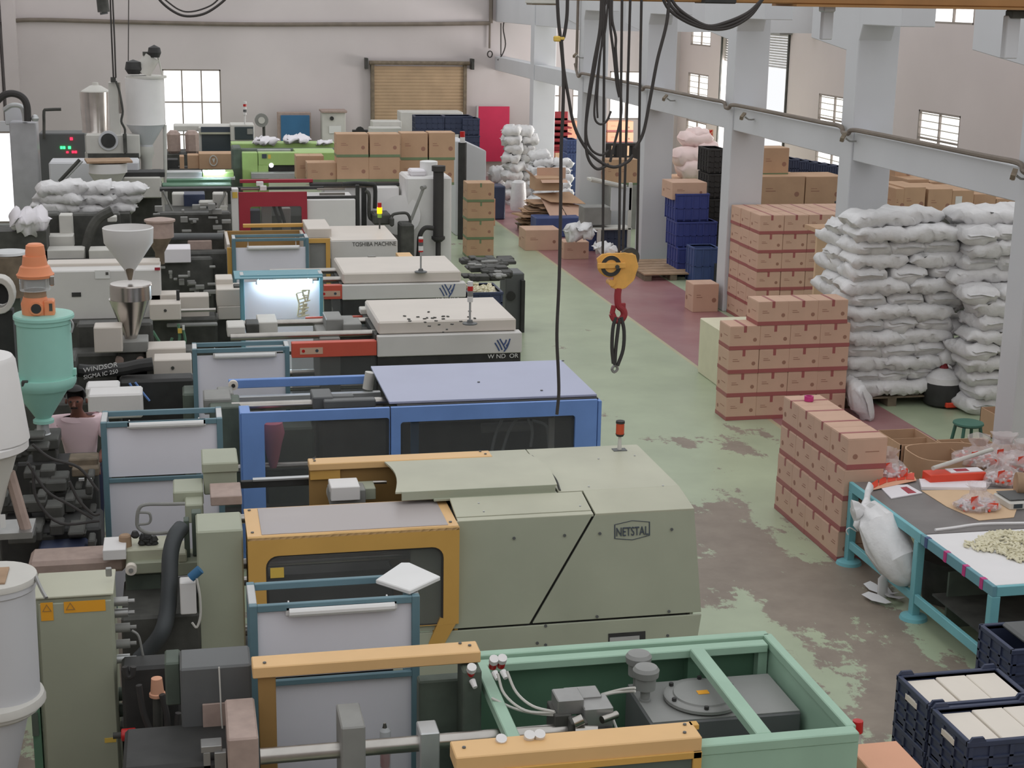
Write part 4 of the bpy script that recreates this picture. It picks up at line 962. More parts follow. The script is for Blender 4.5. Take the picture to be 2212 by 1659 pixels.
# ---------------- lettered machine (row five)
M5 = T('molding_machine', 'white machine with dark lettering and yellow-framed guard box', 'machine', (2.8, 25.6, 0))
y5 = 24.9; A = PY(715, 520, y5); B2 = PY(859, 517, y5); zt5 = A.z; zb5 = PY(780, 557, y5).z
M5.p('cover', MB().box(A.x, y5, .3, B2.x, 26.5, zt5), 'cream_side', .015); M5.p('cover_top', MB().box(A.x+.01, y5+.01, zt5-.004, B2.x-.01, 26.49, zt5+.004), 'cream', .002)
P = PY(761, 528, y5); M5.p('lettering', text_mb('TOSHIBA MACHINE', (P.x, y5-.004, P.z-.03), .095, .001, 'front', .86), 'dark')
PB(M5, 'step_cover', 'cream', [(664, 494, 716, 515, 25.3, 1.1)], .01); M5.p('guard_bar', MB().B(525, 484, 690, 491, 26.2, .1), 'yellow', .004, label='yellow bar')
q = PY(712, 560, 24.6)
gx0, gx1 = PY(664, 530, 24.75).x, PY(713, 530, 24.75).x; gz0, gz1 = PY(690, 580, 24.75).z, PY(690, 515, 24.75).z
M5.p('guard_frame', MB().ring(rect_for(gx0, gz0-.3, gx1, gz1), rrect(gx0, gz0-.3, gx1-.07, gz1-.07, .005), 'y', 24.72, 24.76), 'yellow', 0, label='yellow guard frame'); M5.p('guard_sheet', MB().box(gx0, 24.76, gz0-.3, gx1-.06, 24.77, gz1-.06), 'grey')
bx0 = PY(488, 500, 25).x; bx1 = PY(664, 500, 25).x; zz = PY(580, 500, 26).z
M5.p('guard_box', MB().box(bx0, 24.7, .3, bx0+.05, 26.1, zz), 'cream', .006); M5.p('guard_box', MB().box(bx1-.05, 24.7, .3, bx1, 26.1, zz), 'cream', .006); M5.p('guard_box', MB().box(bx0, 26.1, .3, bx1, 26.15, zz), 'yellow_dark', .006); M5.p('yellow_edge', MB().box(bx0-.0, 24.66, .2, bx0+.07, 24.7, zz-.05), 'yellow', .004)
M5.p('inner_bed', MB().box(bx0+.05, 24.75, .1, bx1-.05, 26.1, .9), 'dark', .02)
PB(M5, 'base', 'dark', [(715, 557, 860, 590, y5+.05, 1.4, 0)], .01); PB(M5, 'roof_plate', 'yellow_pale', [(862, 554, 893, 561, 24.2, .4)], .004)
P = PY(820, 488, 26.1); t = T('stack_light', 'stack light with glowing amber middle above the lettered machine', 'lamp', (P.x, 26.1, P.z)); dz = lambda py: PY(820, py, 26.1).z-P.z
t.p('stem', MB().cyl((P.x, 26.1, zt5), (P.x, 26.1, P.z+dz(470)), .014, 8), 'dark')
for nm, m_, a_, b2, r in (('red_lens', 'lamp_red', 438, 448, .034), ('amber_lens', 'lamp_amber', 448, 461, .044), ('green_lens', 'lamp_green', 461, 470, .036)): t.p('lens', MB().lathe([(dz(b2), r), (dz(a_), r)], (P.x, 26.1, P.z), 14), m_, label=nm.replace('_', ' '))
# ---------------- red-framed white machine (row six)
M6 = T('molding_machine', 'white machine with crimson door frame and overhead black bars', 'machine', (2.6, 29.3, 0)); y6 = 28.6
PB(M6, 'white_cover', 'white', [(663, 431, 768, 486, y6, 1.1, .2)], .012); PB(M6, 'rear_cover', 'white', [(812, 405, 862, 450, 29.6, .8, .2), (700, 405, 812, 430, 30.0, .6, .3)], .012)
x0, x1 = PY(516, 450, y6).x, PY(663, 450, y6).x; z1_ = PY(590, 414, y6).z; z0_ = PY(590, 490, y6).z
M6.p('door_frame', MB().ring(rect_for(x0, .5, x1, z1_), rrect(PY(540, 450, y6).x, .6, PY(651, 450, y6).x, PY(590, 445, y6).z, .04), 'y', y6-.06, y6-.01), 'maroon', label='crimson door frame')
M6.p('door_glass', MB().box(x0+.1, y6-.03, .6, x1-.1, y6-.022, z1_-.2), 'glass'); PB(M6, 'white_post', 'white', [(500, 408, 516, 490, y6-.05, .25, .2)], .01); PB(M6, 'warning_label', 'label_yellow', [(502, 415, 513, 428, y6-.06, .004)], 0)
PB(M6, 'rear_red_bar', 'maroon', [(518, 388, 676, 395, 30.0, .1)], .006); PB(M6, 'black_rail', 'black', [(670, 396, 865, 403, 29.9, .25), (500, 404, 700, 410, 29.4, .08), (663, 424, 770, 431, 28.7, .1), (769, 400, 777, 485, 28.7, .1, .3), (782, 405, 792, 485, 28.9, .12, .3)], .006)
PB(M6, 'chrome_bar', 'chrome', [(520, 407, 560, 411, 28.9, .05), (685, 407, 745, 411, 29.2, .05), (690, 417, 745, 422, 29.0, .05)], 0); PB(M6, 'limit_switch', 'white', [(554, 393, 569, 402, 28.7, .1), (562, 402, 576, 412, 28.65, .1)], .006)
PB(M6, 'mould_half', 'offwhite', [(565, 445, 587, 486, y6+.25, .3, .4), (610, 450, 628, 486, y6+.3, .2, .4)], .01); PB(M6, 'mould_half', 'navy', [(541, 455, 563, 486, y6+.2, .3, .4)], .01)
for q in (((591, 445), (598, 465), (606, 486)), ((603, 445), (610, 465), (616, 486))): M6.p('hose', MB().tube([PY(x, y, y6+.2) for x, y in q], .03, 8, 3), 'rubber')
M6.p('pipe', MB().tube([PY(x, y, 28.75) for x, y in ((790, 412), (797, 420), (797, 450), (799, 470), (812, 478))], .035, 10, 4), 'dark'); M6.p('pipe', MB().tube([PY(x, y, 28.6) for x, y in ((846, 470), (850, 463), (868, 460), (880, 462), (886, 475), (884, 492))], .028, 10, 4), 'dark')
M6.p('pipe', MB().tube([PY(x, y, 29) for x, y in ((740, 398), (770, 396), (800, 398), (810, 404), (810, 450))], .04, 10, 4), 'black')
PB(M6, 'manifold', 'dark', [(806, 462, 845, 486, 28.5, .5), (842, 470, 852, 490, 28.4, .3), (866, 485, 895, 540, 28.3, .5, .1)], .03); M6.p('round_cover', MB().cyl(PY(865, 465, 29), PY(868, 465, 29.6), .38, 24), 'white')
M6.p('bed', MB().box(-.5, y6+.1, 0, 4.6, 30.1, .55), 'dark', .01)
# white tank with black cooler tube
tx0, tx1 = PY(877, 450, 29.0).x, PY(976, 450, 29.0).x; ztk = PY(925, 382, 29.0).z
tk = T('square_tank', 'tall white square tank draped in plastic with cut-open can on top', 'tank', ((tx0+tx1)/2, 29.5, 0))
tk.p('tank_body', MB().box(tx0, 29.0, 0, tx1, 30.0, ztk), 'white', .04)
c = PY(926, 350, 29.4); tk.p('can', MB().lathe([(0, .17), (.25, .17), (.26, .14), (.26, .0)], (c.x, 29.4, ztk), 20), 'plastic_white'); tk.p('film', MB().box(tx0+.1, 29.1, ztk, tx0+.4, 29.5, ztk+.12), 'paper', .03)
cc = PY(947, 440, 28.85); za, zb_ = PY(947, 358, 28.85).z, PY(945, 522, 28.85).z
co = T('oil_cooler', 'black upright finned cooler pipe on front of the white tank', 'pipe', (cc.x, 28.85, 0))
co.p('tube', MB().lathe([(zb_, .07), (zb_+.05, .13), (zb_+.1, .13), (zb_+.1, .1), (za-.1, .1), (za-.1, .13), (za, .13)], (cc.x, 28.85, 0), 20), 'rubber'); co.p('foot', MB().cyl((cc.x, 28.85, 0), (cc.x, 28.85, zb_), .05, 12), 'rubber')
co.p('bent_pipe', MB().tube([PY(x, y, 28.7) for x, y in ((936, 493), (920, 492), (911, 500), (906, 515), (905, 540), (903, 560))], .045, 10, 4), 'rubber')
lv = T('pump_handle', 'grey lever handle leaning against the white tank', 'lever', tuple(PY(885, 490, 28.6))); lv.p('rod', MB().cyl(PY(888, 475, 28.6), PY(914, 408, 28.6), .03, 8), 'grey'); lv.p('knob', MB().cyl(PY(911, 406, 28.55), PY(918, 404, 28.65), .04, 10), 'grey')
# ---------------- lime machine (row seven)
M7 = T('molding_machine', 'bright lime green machine below the heaped tan cartons', 'machine', (1.8, 34.2, 0)); y7 = 33.2
PB(M7, 'front_panel', 'lime', [(524, 330, 557, 390, y7, .3, .2), (558, 330, 645, 357, y7, .3), (558, 357, 580, 388, y7, .3, .2), (500, 310, 725, 321, 35.2, .6)], .01)
PB(M7, 'bench_top', 'lime', [(640, 330, 728, 350, 33.5, 1)], .01); PB(M7, 'dark_recess', 'black', [(580, 357, 640, 375, y7+.08, .3)], .004); PB(M7, 'rail', 'galv', [(556, 323, 628, 330, 34.2, .1), (543, 374, 648, 386, 32.9, .3)], .004)
PB(M7, 'control', 'logo_dark', [(566, 333, 576, 342, y7-.02, .02)], 0); PB(M7, 'sticker', 'label_yellow', [(579, 334, 585, 343, y7-.004, .004)], 0); M7.p('lamp', MB().cyl(PY(586, 357, y7-.01), PY(586, 357, y7+.02), .05, 12), 'white_glow'); PB(M7, 'inner_works', 'darkgreen', [(500, 322, 728, 334, 34.6, .3), (502, 320, 523, 385, 33.6, .8, .2)], .03)
M7.p('bed', MB().box(-.5, 33.5, 0, 4.8, 35.5, .8), 'dark'); PB(M7, 'deck', 'lime', [(438, 372, 505, 383, 32.6, .5)], .01); PB(M7, 'tube_lamp', 'tube_on', [(438, 368, 486, 371, 32.55, .05)], 0); PB(M7, 'deck_rail', 'galv', [(360, 372, 436, 384, 32.6, .4), (360, 384, 508, 389, 32.5, .3)], .004)
PB(M7, 'deck_side', 'mint_dark', [(360, 388, 500, 402, 32.3, .5), (350, 400, 500, 408, 31.8, .5)], .01)
for k, (px, py, r) in enumerate(((566, 300, .16), (582, 298, .2), (596, 301, .14), (634, 299, .12), (700, 306, .13))):
    pass
for px, py, w_, h_, lab in ((575, 302, 50, 16, 'crumpled white plastic heap on the lime machine'), (640, 300, 55, 13, 'folded white sheets on the lime machine'), (700, 307, 30, 7, 'small crumpled plastic at right of the lime machine')):
    a = PY(px, py+h_/2, 35.3); k = 1/ppm(a); me = bag_mesh('film', w_*k, .4, h_*k, px, 'paper', 10, .05); o = bpy.data.objects.new('plastic_film', me); COL.objects.link(o); o.location = a; o['label'] = lab; o['category'] = 'plastic'
# ================================================================ LEFT SIDE: HOPPERS, DRYERS, CABINETS
t = T('control_cabinet', 'tall green control cabinet with yellow warning stickers', 'cabinet', (-.75, 9.6, 0))
cy = 9.43; cx0, cx1 = PY(75, 1300, cy).x, PY(244, 1300, cy).x
t.p('cabinet_body', MB().box(cx0, cy, .05, cx1, 9.83, 1.8), 'sage', .012); t.p('cabinet_door', MB().box(cx0+.02, cy-.02, .15, cx1-.01, cy, 1.77), 'sage', .006); t.p('cap', MB().box(cx0-.01, cy-.02, 1.8, cx1+.005, 9.84, 1.815), 'sage_light', .004)
def stick(px0, py0, px1, py1, y, mt, th=.003): return MB().B(px0, py0, px1, py1, y, th)
a = t.p('warning_sticker', stick(88, 1302, 115, 1341, cy-.024, 0), 'label_orange'); b = t.p('warning_sticker', stick(138, 1298, 228, 1322, cy-.024, 0), 'label_orange')
for px, py, s, par in ((101, 1314, 10, a), (152, 1310, 10, b)):
    P = PY(px, py, cy-.026); k = s/ppm(P); mb = MB(); o3 = [(P.x-k, P.z-k*.8), (P.x+k, P.z-k*.8), (P.x, P.z+k*.9)]; i3 = [(P.x-k*.75, P.z-k*.65), (P.x+k*.75, P.z-k*.65), (P.x, P.z+k*.65)]
    t.p('triangle_sign', mb.ring(o3, i3, 'y', cy-.027, cy-.0255), 'yellow_dark', 0, par)
t.p('small_sticker', stick(226, 1594, 251, 1604, cy-.023, 0), 'label_yellow'); t.p('vent_slot', MB().B(69, 1540, 83, 1590, cy-.02, .02), 'darkgreen'); t.p('side_post', MB().box(cx0-.06, cy-.01, .05, cx0-.01, cy+.1, 1.7), 'mint_dark')
for i, (py, w, m_) in enumerate(((1300, 30, 'steelgrey'), (1325, 30, 'steelgrey'), (1357, 34, 'grey'), (1392, 34, 'grey'), (1424, 34, 'galv'), (1500, 30, 'darkgreen'), (1535, 22, 'darkgreen'))):
    P = PY(246, py, cy+.15); k = 1/ppm(P); t.p('cable_gland', MB().cyl(P, P+Vector((w*k, 0, 0)), .03 if i < 5 else .045, 12), m_, label='grey cable gland'); t.p('gland_tip', MB().cyl(P+Vector((w*k, 0, 0)), P+Vector((w*k+.04, 0, 0)), .014, 8), m_)
t.p('clamp_latch', MB().B(228, 1228, 241, 1246, 9.6, .03), 'steelgrey', .004)
t.p('cable', MB().tube([PY(x, y, 9.5) for x, y in ((285, 1362), (300, 1375), (310, 1420), (325, 1465))], .008, 6, 4), 'grey')
o = T('lever_cap', 'pale red handle cap on a lever below the thick hose', 'knob', tuple(PY(340, 1503, 9.2)))
o.p('cap', MB().lathe([(0, .05), (.02, .05), (.025, .042), (.12, .034), (.125, 0)], PY(340, 1503, 9.2), 18), 'card_orange'); o.p('shaft', MB().cyl(PY(342, 1640, 9.2), PY(340, 1503, 9.2), .03), 'dark')
o = T('red_valve', 'dark red valve knob low beside green control cabinet', 'knob', tuple(PY(275, 1590, 9.1))); P = PY(262, 1588, 9.1); o.p('knob', MB().cyl(P, P+Vector((.09, 0, 0)), .04, 12), 'lamp_red', .006); o.p('stub', MB().cyl(P-Vector((.05, 0, 0)), P, .02), 'dark')
mb = MB(); random.seed(5)
for k in range(34):
    px, py = random.uniform(255, 380), random.uniform(1470, 1655); w, h = random.uniform(6, 30), random.uniform(6, 28); mb.B(px, py, px+w, py+h, 9.3+random.uniform(0, .5), .1)
P = T('hydraulic_block', 'dark oily jumble of valves beside the green cabinet', 'machine part', (-.2, 9.5, 0)); P.p('valve_cluster', mb, 'dark', .01, kind='stuff')
for q in (((300, 1480), (310, 1540), (330, 1600), (325, 1659)), ((350, 1500), (362, 1560), (356, 1620), (362, 1659)), ((385, 1540), (380, 1600), (384, 1659)), ((270, 1440), (275, 1460), (285, 1458), (288, 1440))): P.p('hose', MB().tube([PY(x, y, 9.15) for x, y in q], .02, 8, 4), 'rubber')
P.p('base_block', MB().B(250, 1560, 400, 1700, 9.75, .2, z0=0), 'dark', .02)

def hopper_dryer(name, lab, cat, px, y, segs, parts=(), loc=None, n=32):
    """segs: (part name, material, profile rows, label)"""
    c = PY(px, segs[-1][2][-1][0], y); t = T(name, lab, cat, (c.x, y, c.z))
    for nm, m_, prof, lb in segs: t.p(nm, MB().plathe(px, y, prof, n), m_, label=lb)
    return t
t = hopper_dryer('hopper_dryer', 'large grey drum hopper in the bottom left corner', 'hopper', -12, 8.6,
    [('lid', 'offwhite', [(1243, 88), (1250, 90), (1255, 90)], 'flat round lid'), ('barrel', 'column_paint', [(1256, 88), (1268, 88), (1272, 84), (1500, 82)], None),
     ('flange', 'offwhite', [(1496, 84), (1500, 104), (1512, 108), (1516, 108), (1520, 96), (1528, 96), (1534, 88)], 'wide flange ring'), ('cone', 'column_paint', [(1530, 86), (1720, 36)], None)])
t.p('wooden_piece', MB().box(PY(-40, 1245, 8.5).x, 8.45, PY(-12, 1243, 8.6).z+.001, PY(12, 1245, 8.5).x, 8.7, PY(-12, 1243, 8.6).z+.01), 'wood'); P = PY(78, 1247, 8.55); t.p('latch', MB().tube([P, PY(84, 1262, 8.5), PY(92, 1278, 8.46), PY(100, 1292, 8.42)], .012, 6, 3), 'steelgrey'); t.p('lid_handle', MB().B(45, 1246, 74, 1251, 8.55, .02), 'plate_pink')
t.p('support', MB().cyl((PY(-12, 1700, 8.6).x, 8.6, 0), (PY(-12, 1700, 8.6).x, 8.6, .9), .12), 'dark')
t = hopper_dryer('hopper_dryer', 'white drum hopper cut off by the left edge above the drum lid', 'hopper', -50, 10.6,
    [('barrel', 'white', [(770, 74), (780, 80), (950, 100)], None), ('flange', 'white', [(950, 100), (955, 108), (968, 108), (975, 96)], 'rounded rim'), ('cone', 'offwhite', [(975, 96), (1150, 40)], None)])
t.p('stand_leg', MB().cyl(PY(20, 1020, 10.6), PY(58, 1150, 10.6), .04, 8), 'plate_pink', label='tan sloping strut'); t.p('support', MB().cyl((PY(-50, 1150, 10.6).x, 10.6, 0), (PY(-50, 1150, 10.6).x, 10.6, PY(-50, 1150, 10.6).z), .15), 'dark')
t.p('foot_plate', MB().B(-10, 1152, 70, 1165, 10.5, .3), 'steelgrey'); t.p('tag', MB().B(0, 1112, 12, 1140, 10.4, .01), 'label_white')
# big dark injection structure at left, between the rows
t = T('injection_unit', 'dark oily injection unit behind the white hopper at left', 'machine part', (-.9, 12.6, 0))
mb = MB(); random.seed(9)
for k in range(60):
    px = random.uniform(-20, 195); py = random.uniform(1012 if px > 60 else 905, 1170); w, h = random.uniform(12, 60) if px < 150 else 15, random.uniform(5, 30); mb.B(px, py, px+w, py+h, 13.6-(py-900)/260*1.6+random.uniform(-.1, .3), .2)
t.p('machinery', mb, 'dark', .012, kind='stuff')
t.p('rear_block', MB().B(-30, 1000, 215, 1230, 14.0, .3, z0=0), 'black', .02)
mb = MB()
for q in (((70, 960), (110, 990), (170, 1010), (212, 1060)), ((60, 1000), (100, 1060), (150, 1090), (200, 1120)), ((70, 1010), (80, 1080), (130, 1130), (215, 1125)), ((150, 1040), (170, 1080), (200, 1110), (216, 1110))): mb.tube([PY(x, y, 12.0) for x, y in q], .012, 8, 5)
t.p('hoses', mb, 'rubber', kind='stuff')
t.p('wooden_box', MB().B(148, 992, 212, 1010, 13.2, .2), 'wood_dark', .01, label='brown timber packing'); t.p('wooden_box', MB().B(155, 1012, 214, 1030, 13.1, .2), 'wood_dark', .01); t.p('slide_plate', MB().B(0, 1145, 220, 1240, 12.2, .5, z0=0), 'black', .02); t.p('blue_tray', MB().B(80, 1190, 188, 1225, 11.9, .3), 'navy', .02, label='navy tray')
t.p('pin', MB().B(170, 1034, 182, 1039, 12.6, .02), 'galv'); t.p('pin', MB().B(188, 1034, 198, 1038, 12.6, .02), 'galv')
# teal dryer with orange loader
yd = 14.2
t = hopper_dryer('hopper_dryer', 'turquoise drum dryer with flanged cone, under the orange loader', 'hopper', 94, yd,
    [('lid', 'aqua', [(677, 62), (680, 64), (686, 64)], None), ('barrel', 'aqua', [(686, 60), (696, 60), (698, 57), (812, 58), (815, 60)], None), ('flange', 'aqua', [(812, 68), (820, 70), (828, 68), (836, 63)], 'rolled flange'),
     ('cone', 'aqua', [(834, 60), (902, 16), (906, 22), (912, 22)], None), ('spout', 'galv', [(912, 12), (935, 14), (945, 24), (950, 24)], 'pale sight-glass spout')])
mb = MB(); P = PY(155, 700, yd)
t.p('latch', MB().tube([PY(152, 690, yd-.1), PY(158, 702, yd-.1), PY(154, 718, yd-.1)], .01, 6, 3), 'galv'); t.p('clamp', MB().B(154, 797, 165, 812, yd-.05, .06), 'aqua', .006); t.p('clamp', MB().B(46, 824, 60, 836, yd-.25, .05), 'dark', .006)
t.p('base', MB().B(66, 950, 126, 972, yd-.2, .4), 'dark', .01); t.p('support', MB().B(70, 972, 122, 1000, yd-.15, .3, z0=0), 'dark', .01)
yl = yd
t = hopper_dryer('vacuum_loader', 'orange vacuum loader with glass jar on top of turquoise dryer', 'loader', 76, yl,
    [('motor_cap', 'orange', [(526, 14), (530, 19), (545, 21), (552, 21)], None), ('hood', 'orange', [(552, 24), (572, 27), (575, 31), (588, 36), (592, 40), (598, 38)], None), ('jar', 'clear', [(598, 32), (626, 32)], 'clear jar'),
     ('neck', 'wood', [(626, 22), (640, 24)], None), ('lower_hood', 'orange', [(640, 24), (655, 30), (682, 28)], None)])
P = PY(78, 667, yl-.14); t.p('inlet_ring', MB().cyl(P, P+Vector((0, .08, 0)), .06, 18), 'orange'); t.p('inlet_bore', MB().cyl(P-Vector((0, .006, 0)), P+Vector((0, .02, 0)), .044, 18), 'black')
t.p('side_box', MB().B(93, 650, 117, 684, yl-.1, .15), 'orange', .012); t.p('dark_switch', MB().B(106, 656, 113, 672, yl-.104, .01), 'dark'); t.p('clip', MB().B(46, 596, 56, 625, yl-.1, .05), 'chrome', .01); t.p('clip', MB().B(106, 596, 117, 618, yl-.1, .05), 'chrome', .01)
# round gear hoods at the left edge
t = T('blower_duct', 'cream curved blower duct mouth at the left edge', 'duct', tuple(PY(4, 640, 14.6)))
ci = PY(0, 637, 14.6); t.p('duct_ring', MB().ring([(ci.x+.13*math.cos(k*.314), ci.z+.17*math.sin(k*.314)) for k in range(20)], [(ci.x+.08*math.cos(k*.314), ci.z+.115*math.sin(k*.314)) for k in range(20)], 'y', 14.55, 14.75), 'offwhite', .006); t.p('bore', MB().cyl((ci.x, 14.68, ci.z), (ci.x, 14.7, ci.z), .1, 20), 'black'); t.p('stand', MB().box(ci.x-.1, 14.6, 0, ci.x+.1, 14.75, ci.z-.15), 'black')
t = T('drum', 'rusty brown drum behind the orange loader', 'drum', tuple(PY(25, 600, 17)))
t.p('drum_body', MB().plathe(18, 17, [(548, 40), (552, 42), (610, 36), (640, 34)], 28), 'wood_dark', label='rusty wall'); t.p('lid', MB().plathe(18, 17, [(543, 40), (548, 42)], 28), 'galv'); t.p('stand', MB().B(-15, 640, 45, 700, 17, .4, z0=0), 'darkgreen')
# stainless hopper and white funnel
yh = 18.7
t = hopper_dryer('hopper', 'shiny stainless steel cone hopper in the middle left', 'hopper', 283, yh,
    [('lid', 'stainless', [(611, 20), (612, 44), (615, 45)], None), ('barrel', 'stainless', [(615, 44), (645, 44)], None), ('cone', 'stainless', [(645, 43), (733, 12), (742, 14)], None)])
t.p('slide_gate', MB().B(246, 738, 320, 762, yh-.2, .4), 'grey', .01); t.p('throat', MB().B(255, 762, 312, 792, yh-.15, .3), 'dark', .02); 
for x in (258, 303): P = PY(x, 780, yh-.2); t.p('tie_rod', MB().cyl(P, P+Vector((0, .4, 0)), .05, 12), 'plate_pink')
t.p('support', MB().B(250, 792, 320, 830, yh-.1, .3, z0=0), 'dark', .01)
t = T('funnel', 'open white funnel hanging above stainless hopper', 'funnel', tuple(PY(278, 600, yh)))
prof = [(492, 54), (524, 52), (582, 12), (605, 5)]
c = PY(278, 530, yh); k = ppm(c); pr = [(PY(278, a_, yh).z, r/k) for a_, r in prof]
inn = [(z+.01, max(r-.012, .004)) for z, r in pr]
t.p('funnel_wall', MB().lathe(pr[::-1]+inn, (c.x, yh, 0), 36, cap=False), 'white'); t.p('granules', MB().lathe([(pr[3][0]+.01, .022), (pr[2][0], .05), (pr[2][0]+.03, .055)], (c.x, yh-.03, 0), 16), 'wood_dark', label='brown granules seen in the neck')
t = T('hopper_magnet', 'tan plastic hopper bucket behind the white funnel', 'hopper', tuple(PY(340, 520, 22))); t.p('bucket', MB().plathe(345, 22, [(470, 12), (474, 33), (478, 33), (480, 29), (512, 29)], 24), 'plate_pink'); t.p('cone', MB().plathe(345, 22, [(512, 28), (545, 10), (570, 10)], 20), 'wood_dark')
# row three injection side
t = T('injection_unit', 'white boxed injection unit with black lettered hose arm behind the turquoise dryer', 'machine part', (-.6, 18.4, 0))
PB(t, 'heater_cover', 'cream', [(332, 777, 415, 820, 18.0, .35), (316, 752, 402, 790, 18.5, .4), (203, 707, 264, 762, 18.3, .3)], .012, label='cream heater cover'); P = PY(373, 795, 17.99); t.p('screw', MB().cyl(P, P+Vector((0, .02, 0)), .02, 8), 'dark')
PB(t, 'carriage', 'dark', [(165, 700, 330, 735, 19.0, .3, .3), (150, 762, 420, 780, 18.6, .4, .3), (330, 820, 420, 850, 18.2, .4, .2)], .03)
mb = MB(); mb.tube([PY(x, y, 17.6) for x, y in ((170, 800), (200, 802), (260, 798), (300, 790), (330, 786))], .075, 10, 5)
t.p('covered_arm', mb, 'black', label='black covered arm')
P0 = PY(180, 805, 17.45); k = 1/ppm(P0)
m1 = text_mb('WINDSOR', (P0.x, P0.y, P0.z), 14*k, .004, 'front', 1.1); [setattr(v.co, 'z', v.co.z+(v.co.x-P0.x)*.16) for mm_ in (m1,) for v in mm_.bm.verts]; t.p('arm_lettering', m1, 'label_white'); m2 = text_mb('SIGMA IC 250', (P0.x, P0.y-.01, P0.z-.075), 13*k, .001, 'front', .95); [setattr(v.co, 'z', v.co.z+(v.co.x-P0.x)*.16) for v in m2.bm.verts]; t.p('arm_lettering', m2, 'label_white')
for q in (((280, 828), (290, 845), (305, 865)), ((292, 826), (306, 845), (323, 866))): t.p('air_hose', MB().tube([PY(x, y, 17.3) for x, y in q], .014, 6, 4), 'blue', label='bright blue air hose')
PB(t, 'white_cover', 'white', [(185, 836, 258, 870, 16.6, .3), (190, 852, 308, 905, 16.3, .35)], .02, label='white moulded cover'); PB(t, 'base', 'black', [(258, 820, 420, 900, 17.4, .3, 0)], .03)
PB(t, 'joint', 'darkgreen', [(395, 850, 470, 900, 16.7, .4, .2)], .02); PB(t, 'bed', 'dark', [(10, 872, 260, 900, 16.75, .5, 0), (5, 780, 165, 872, 17.3, .5, 0)], .02)  # dark bed blocks added as a backdrop hiding the floor behind the man
# row four injection side
t = T('injection_unit', 'big cream covered injection unit behind the stainless hopper', 'machine part', (-1.3, 21.8, 0))
t.p('long_cover', MB().B(100, 584, 348, 690, 21.0, .7), 'cream_side', .015, label='long cream cover'); t.p('cover_top', MB().B(99, 568, 345, 584, 21.35, .35), 'cream', .01)
t.p('notice', MB().B(205, 584, 237, 602, 20.99, .005), 'label_white'); t.p('notice_mark', MB().B(228, 588, 234, 594, 20.985, .005), 'dark'); t.p('vent', MB().B(155, 632, 175, 641, 20.99, .01), 'black'); t.p('red_tag', MB().B(334, 578, 346, 584, 20.98, .01), 'maroon')
PB(t, 'heater_cover', 'cream', [(323, 656, 391, 692, 20.6, .3), (385, 640, 452, 690, 21.0, .3), (325, 636, 382, 658, 21.0, .3)], .012); P = PY(357, 671, 20.59); t.p('screw', MB().cyl(P, P+Vector((0, .02, 0)), .02, 8), 'dark'); t.p('rod', MB().cyl(PY(390, 671, 20.7), PY(466, 669, 20.7), .025), 'chrome'); PB(t, 'black_post', 'black', [(381, 628, 388, 655, 20.8, .06)], 0)
PB(t, 'carriage', 'dark', [(120, 690, 470, 740, 20.9, .5, 0)], .03); PB(t, 'pipework', 'grey', [(250, 655, 325, 668, 21.4, .3), (360, 700, 470, 706, 20.7, .1), (240, 700, 330, 708, 20.8, .2)], .01)
for q in (((330, 715), (350, 745), (365, 748), (372, 730)), ((385, 700), (388, 730), (382, 750)), ((395, 710), (400, 735), (396, 750)), ((262, 700), (300, 735), (345, 752), (360, 755))): t.p('hose', MB().tube([PY(x, y, 20.5) for x, y in q], .02, 6, 4), 'mint_dark')
t.p('yellow_tag', MB().B(384, 710, 393, 720, 20.45, .02), 'label_yellow'); t.p('white_tag', MB().B(394, 703, 399, 713, 20.45, .02), 'label_white')
# row five injection side
t = T('injection_unit', 'dark injection unit with pale blocks behind the white funnel', 'machine part', (-1.2, 25.4, 0))
PB(t, 'pale_block', 'offwhite', [(128, 465, 156, 512, 25.6, .3), (104, 510, 158, 537, 25.3, .35), (92, 540, 182, 566, 24.8, .4), (192, 540, 262, 564, 24.7, .4), (232, 468, 252, 480, 25.6, .2)], .012, label='pale boxed block'); PB(t, 'paper_pile', 'paper', [(342, 538, 412, 568, 24.5, .5)], .01, label='white cloth over a box')
PB(t, 'carriage', 'dark', [(90, 462, 128, 512, 25.9, .4), (156, 462, 260, 545, 26.3, .3, .2), (340, 460, 500, 545, 26.6, .3, .2), (90, 560, 460, 640, 24.6, .2, 0), (350, 545, 500, 620, 24.9, .3, 0)], .03); PB(t, 'grey_block', 'plate_pink', [(406, 520, 458, 568, 25.2, .4)], .01)
mb = MB(); mb.tube([PY(x, y, 25.2) for x, y in ((242, 455), (215, 470), (198, 495), (188, 530), (184, 566))], .08, 8, 5); t.p('curved_pipe', mb, 'dark'); t.p('long_pipe', MB().cyl(PY(350, 512, 25.3), PY(482, 511, 25.3), .06), 'charcoal')
random.seed(21); mb = MB()
for k in range(46):
    px, py = random.uniform(330, 485), random.uniform(575, 640) if k % 2 else random.uniform(440, 500); mb.B(px, py, px+random.uniform(5, 22), py+random.uniform(3, 12), (24.2 if k % 2 else 26.2)+random.uniform(0, .3), .1)
t.p('fittings', mb, 'grey', .006, kind='stuff')
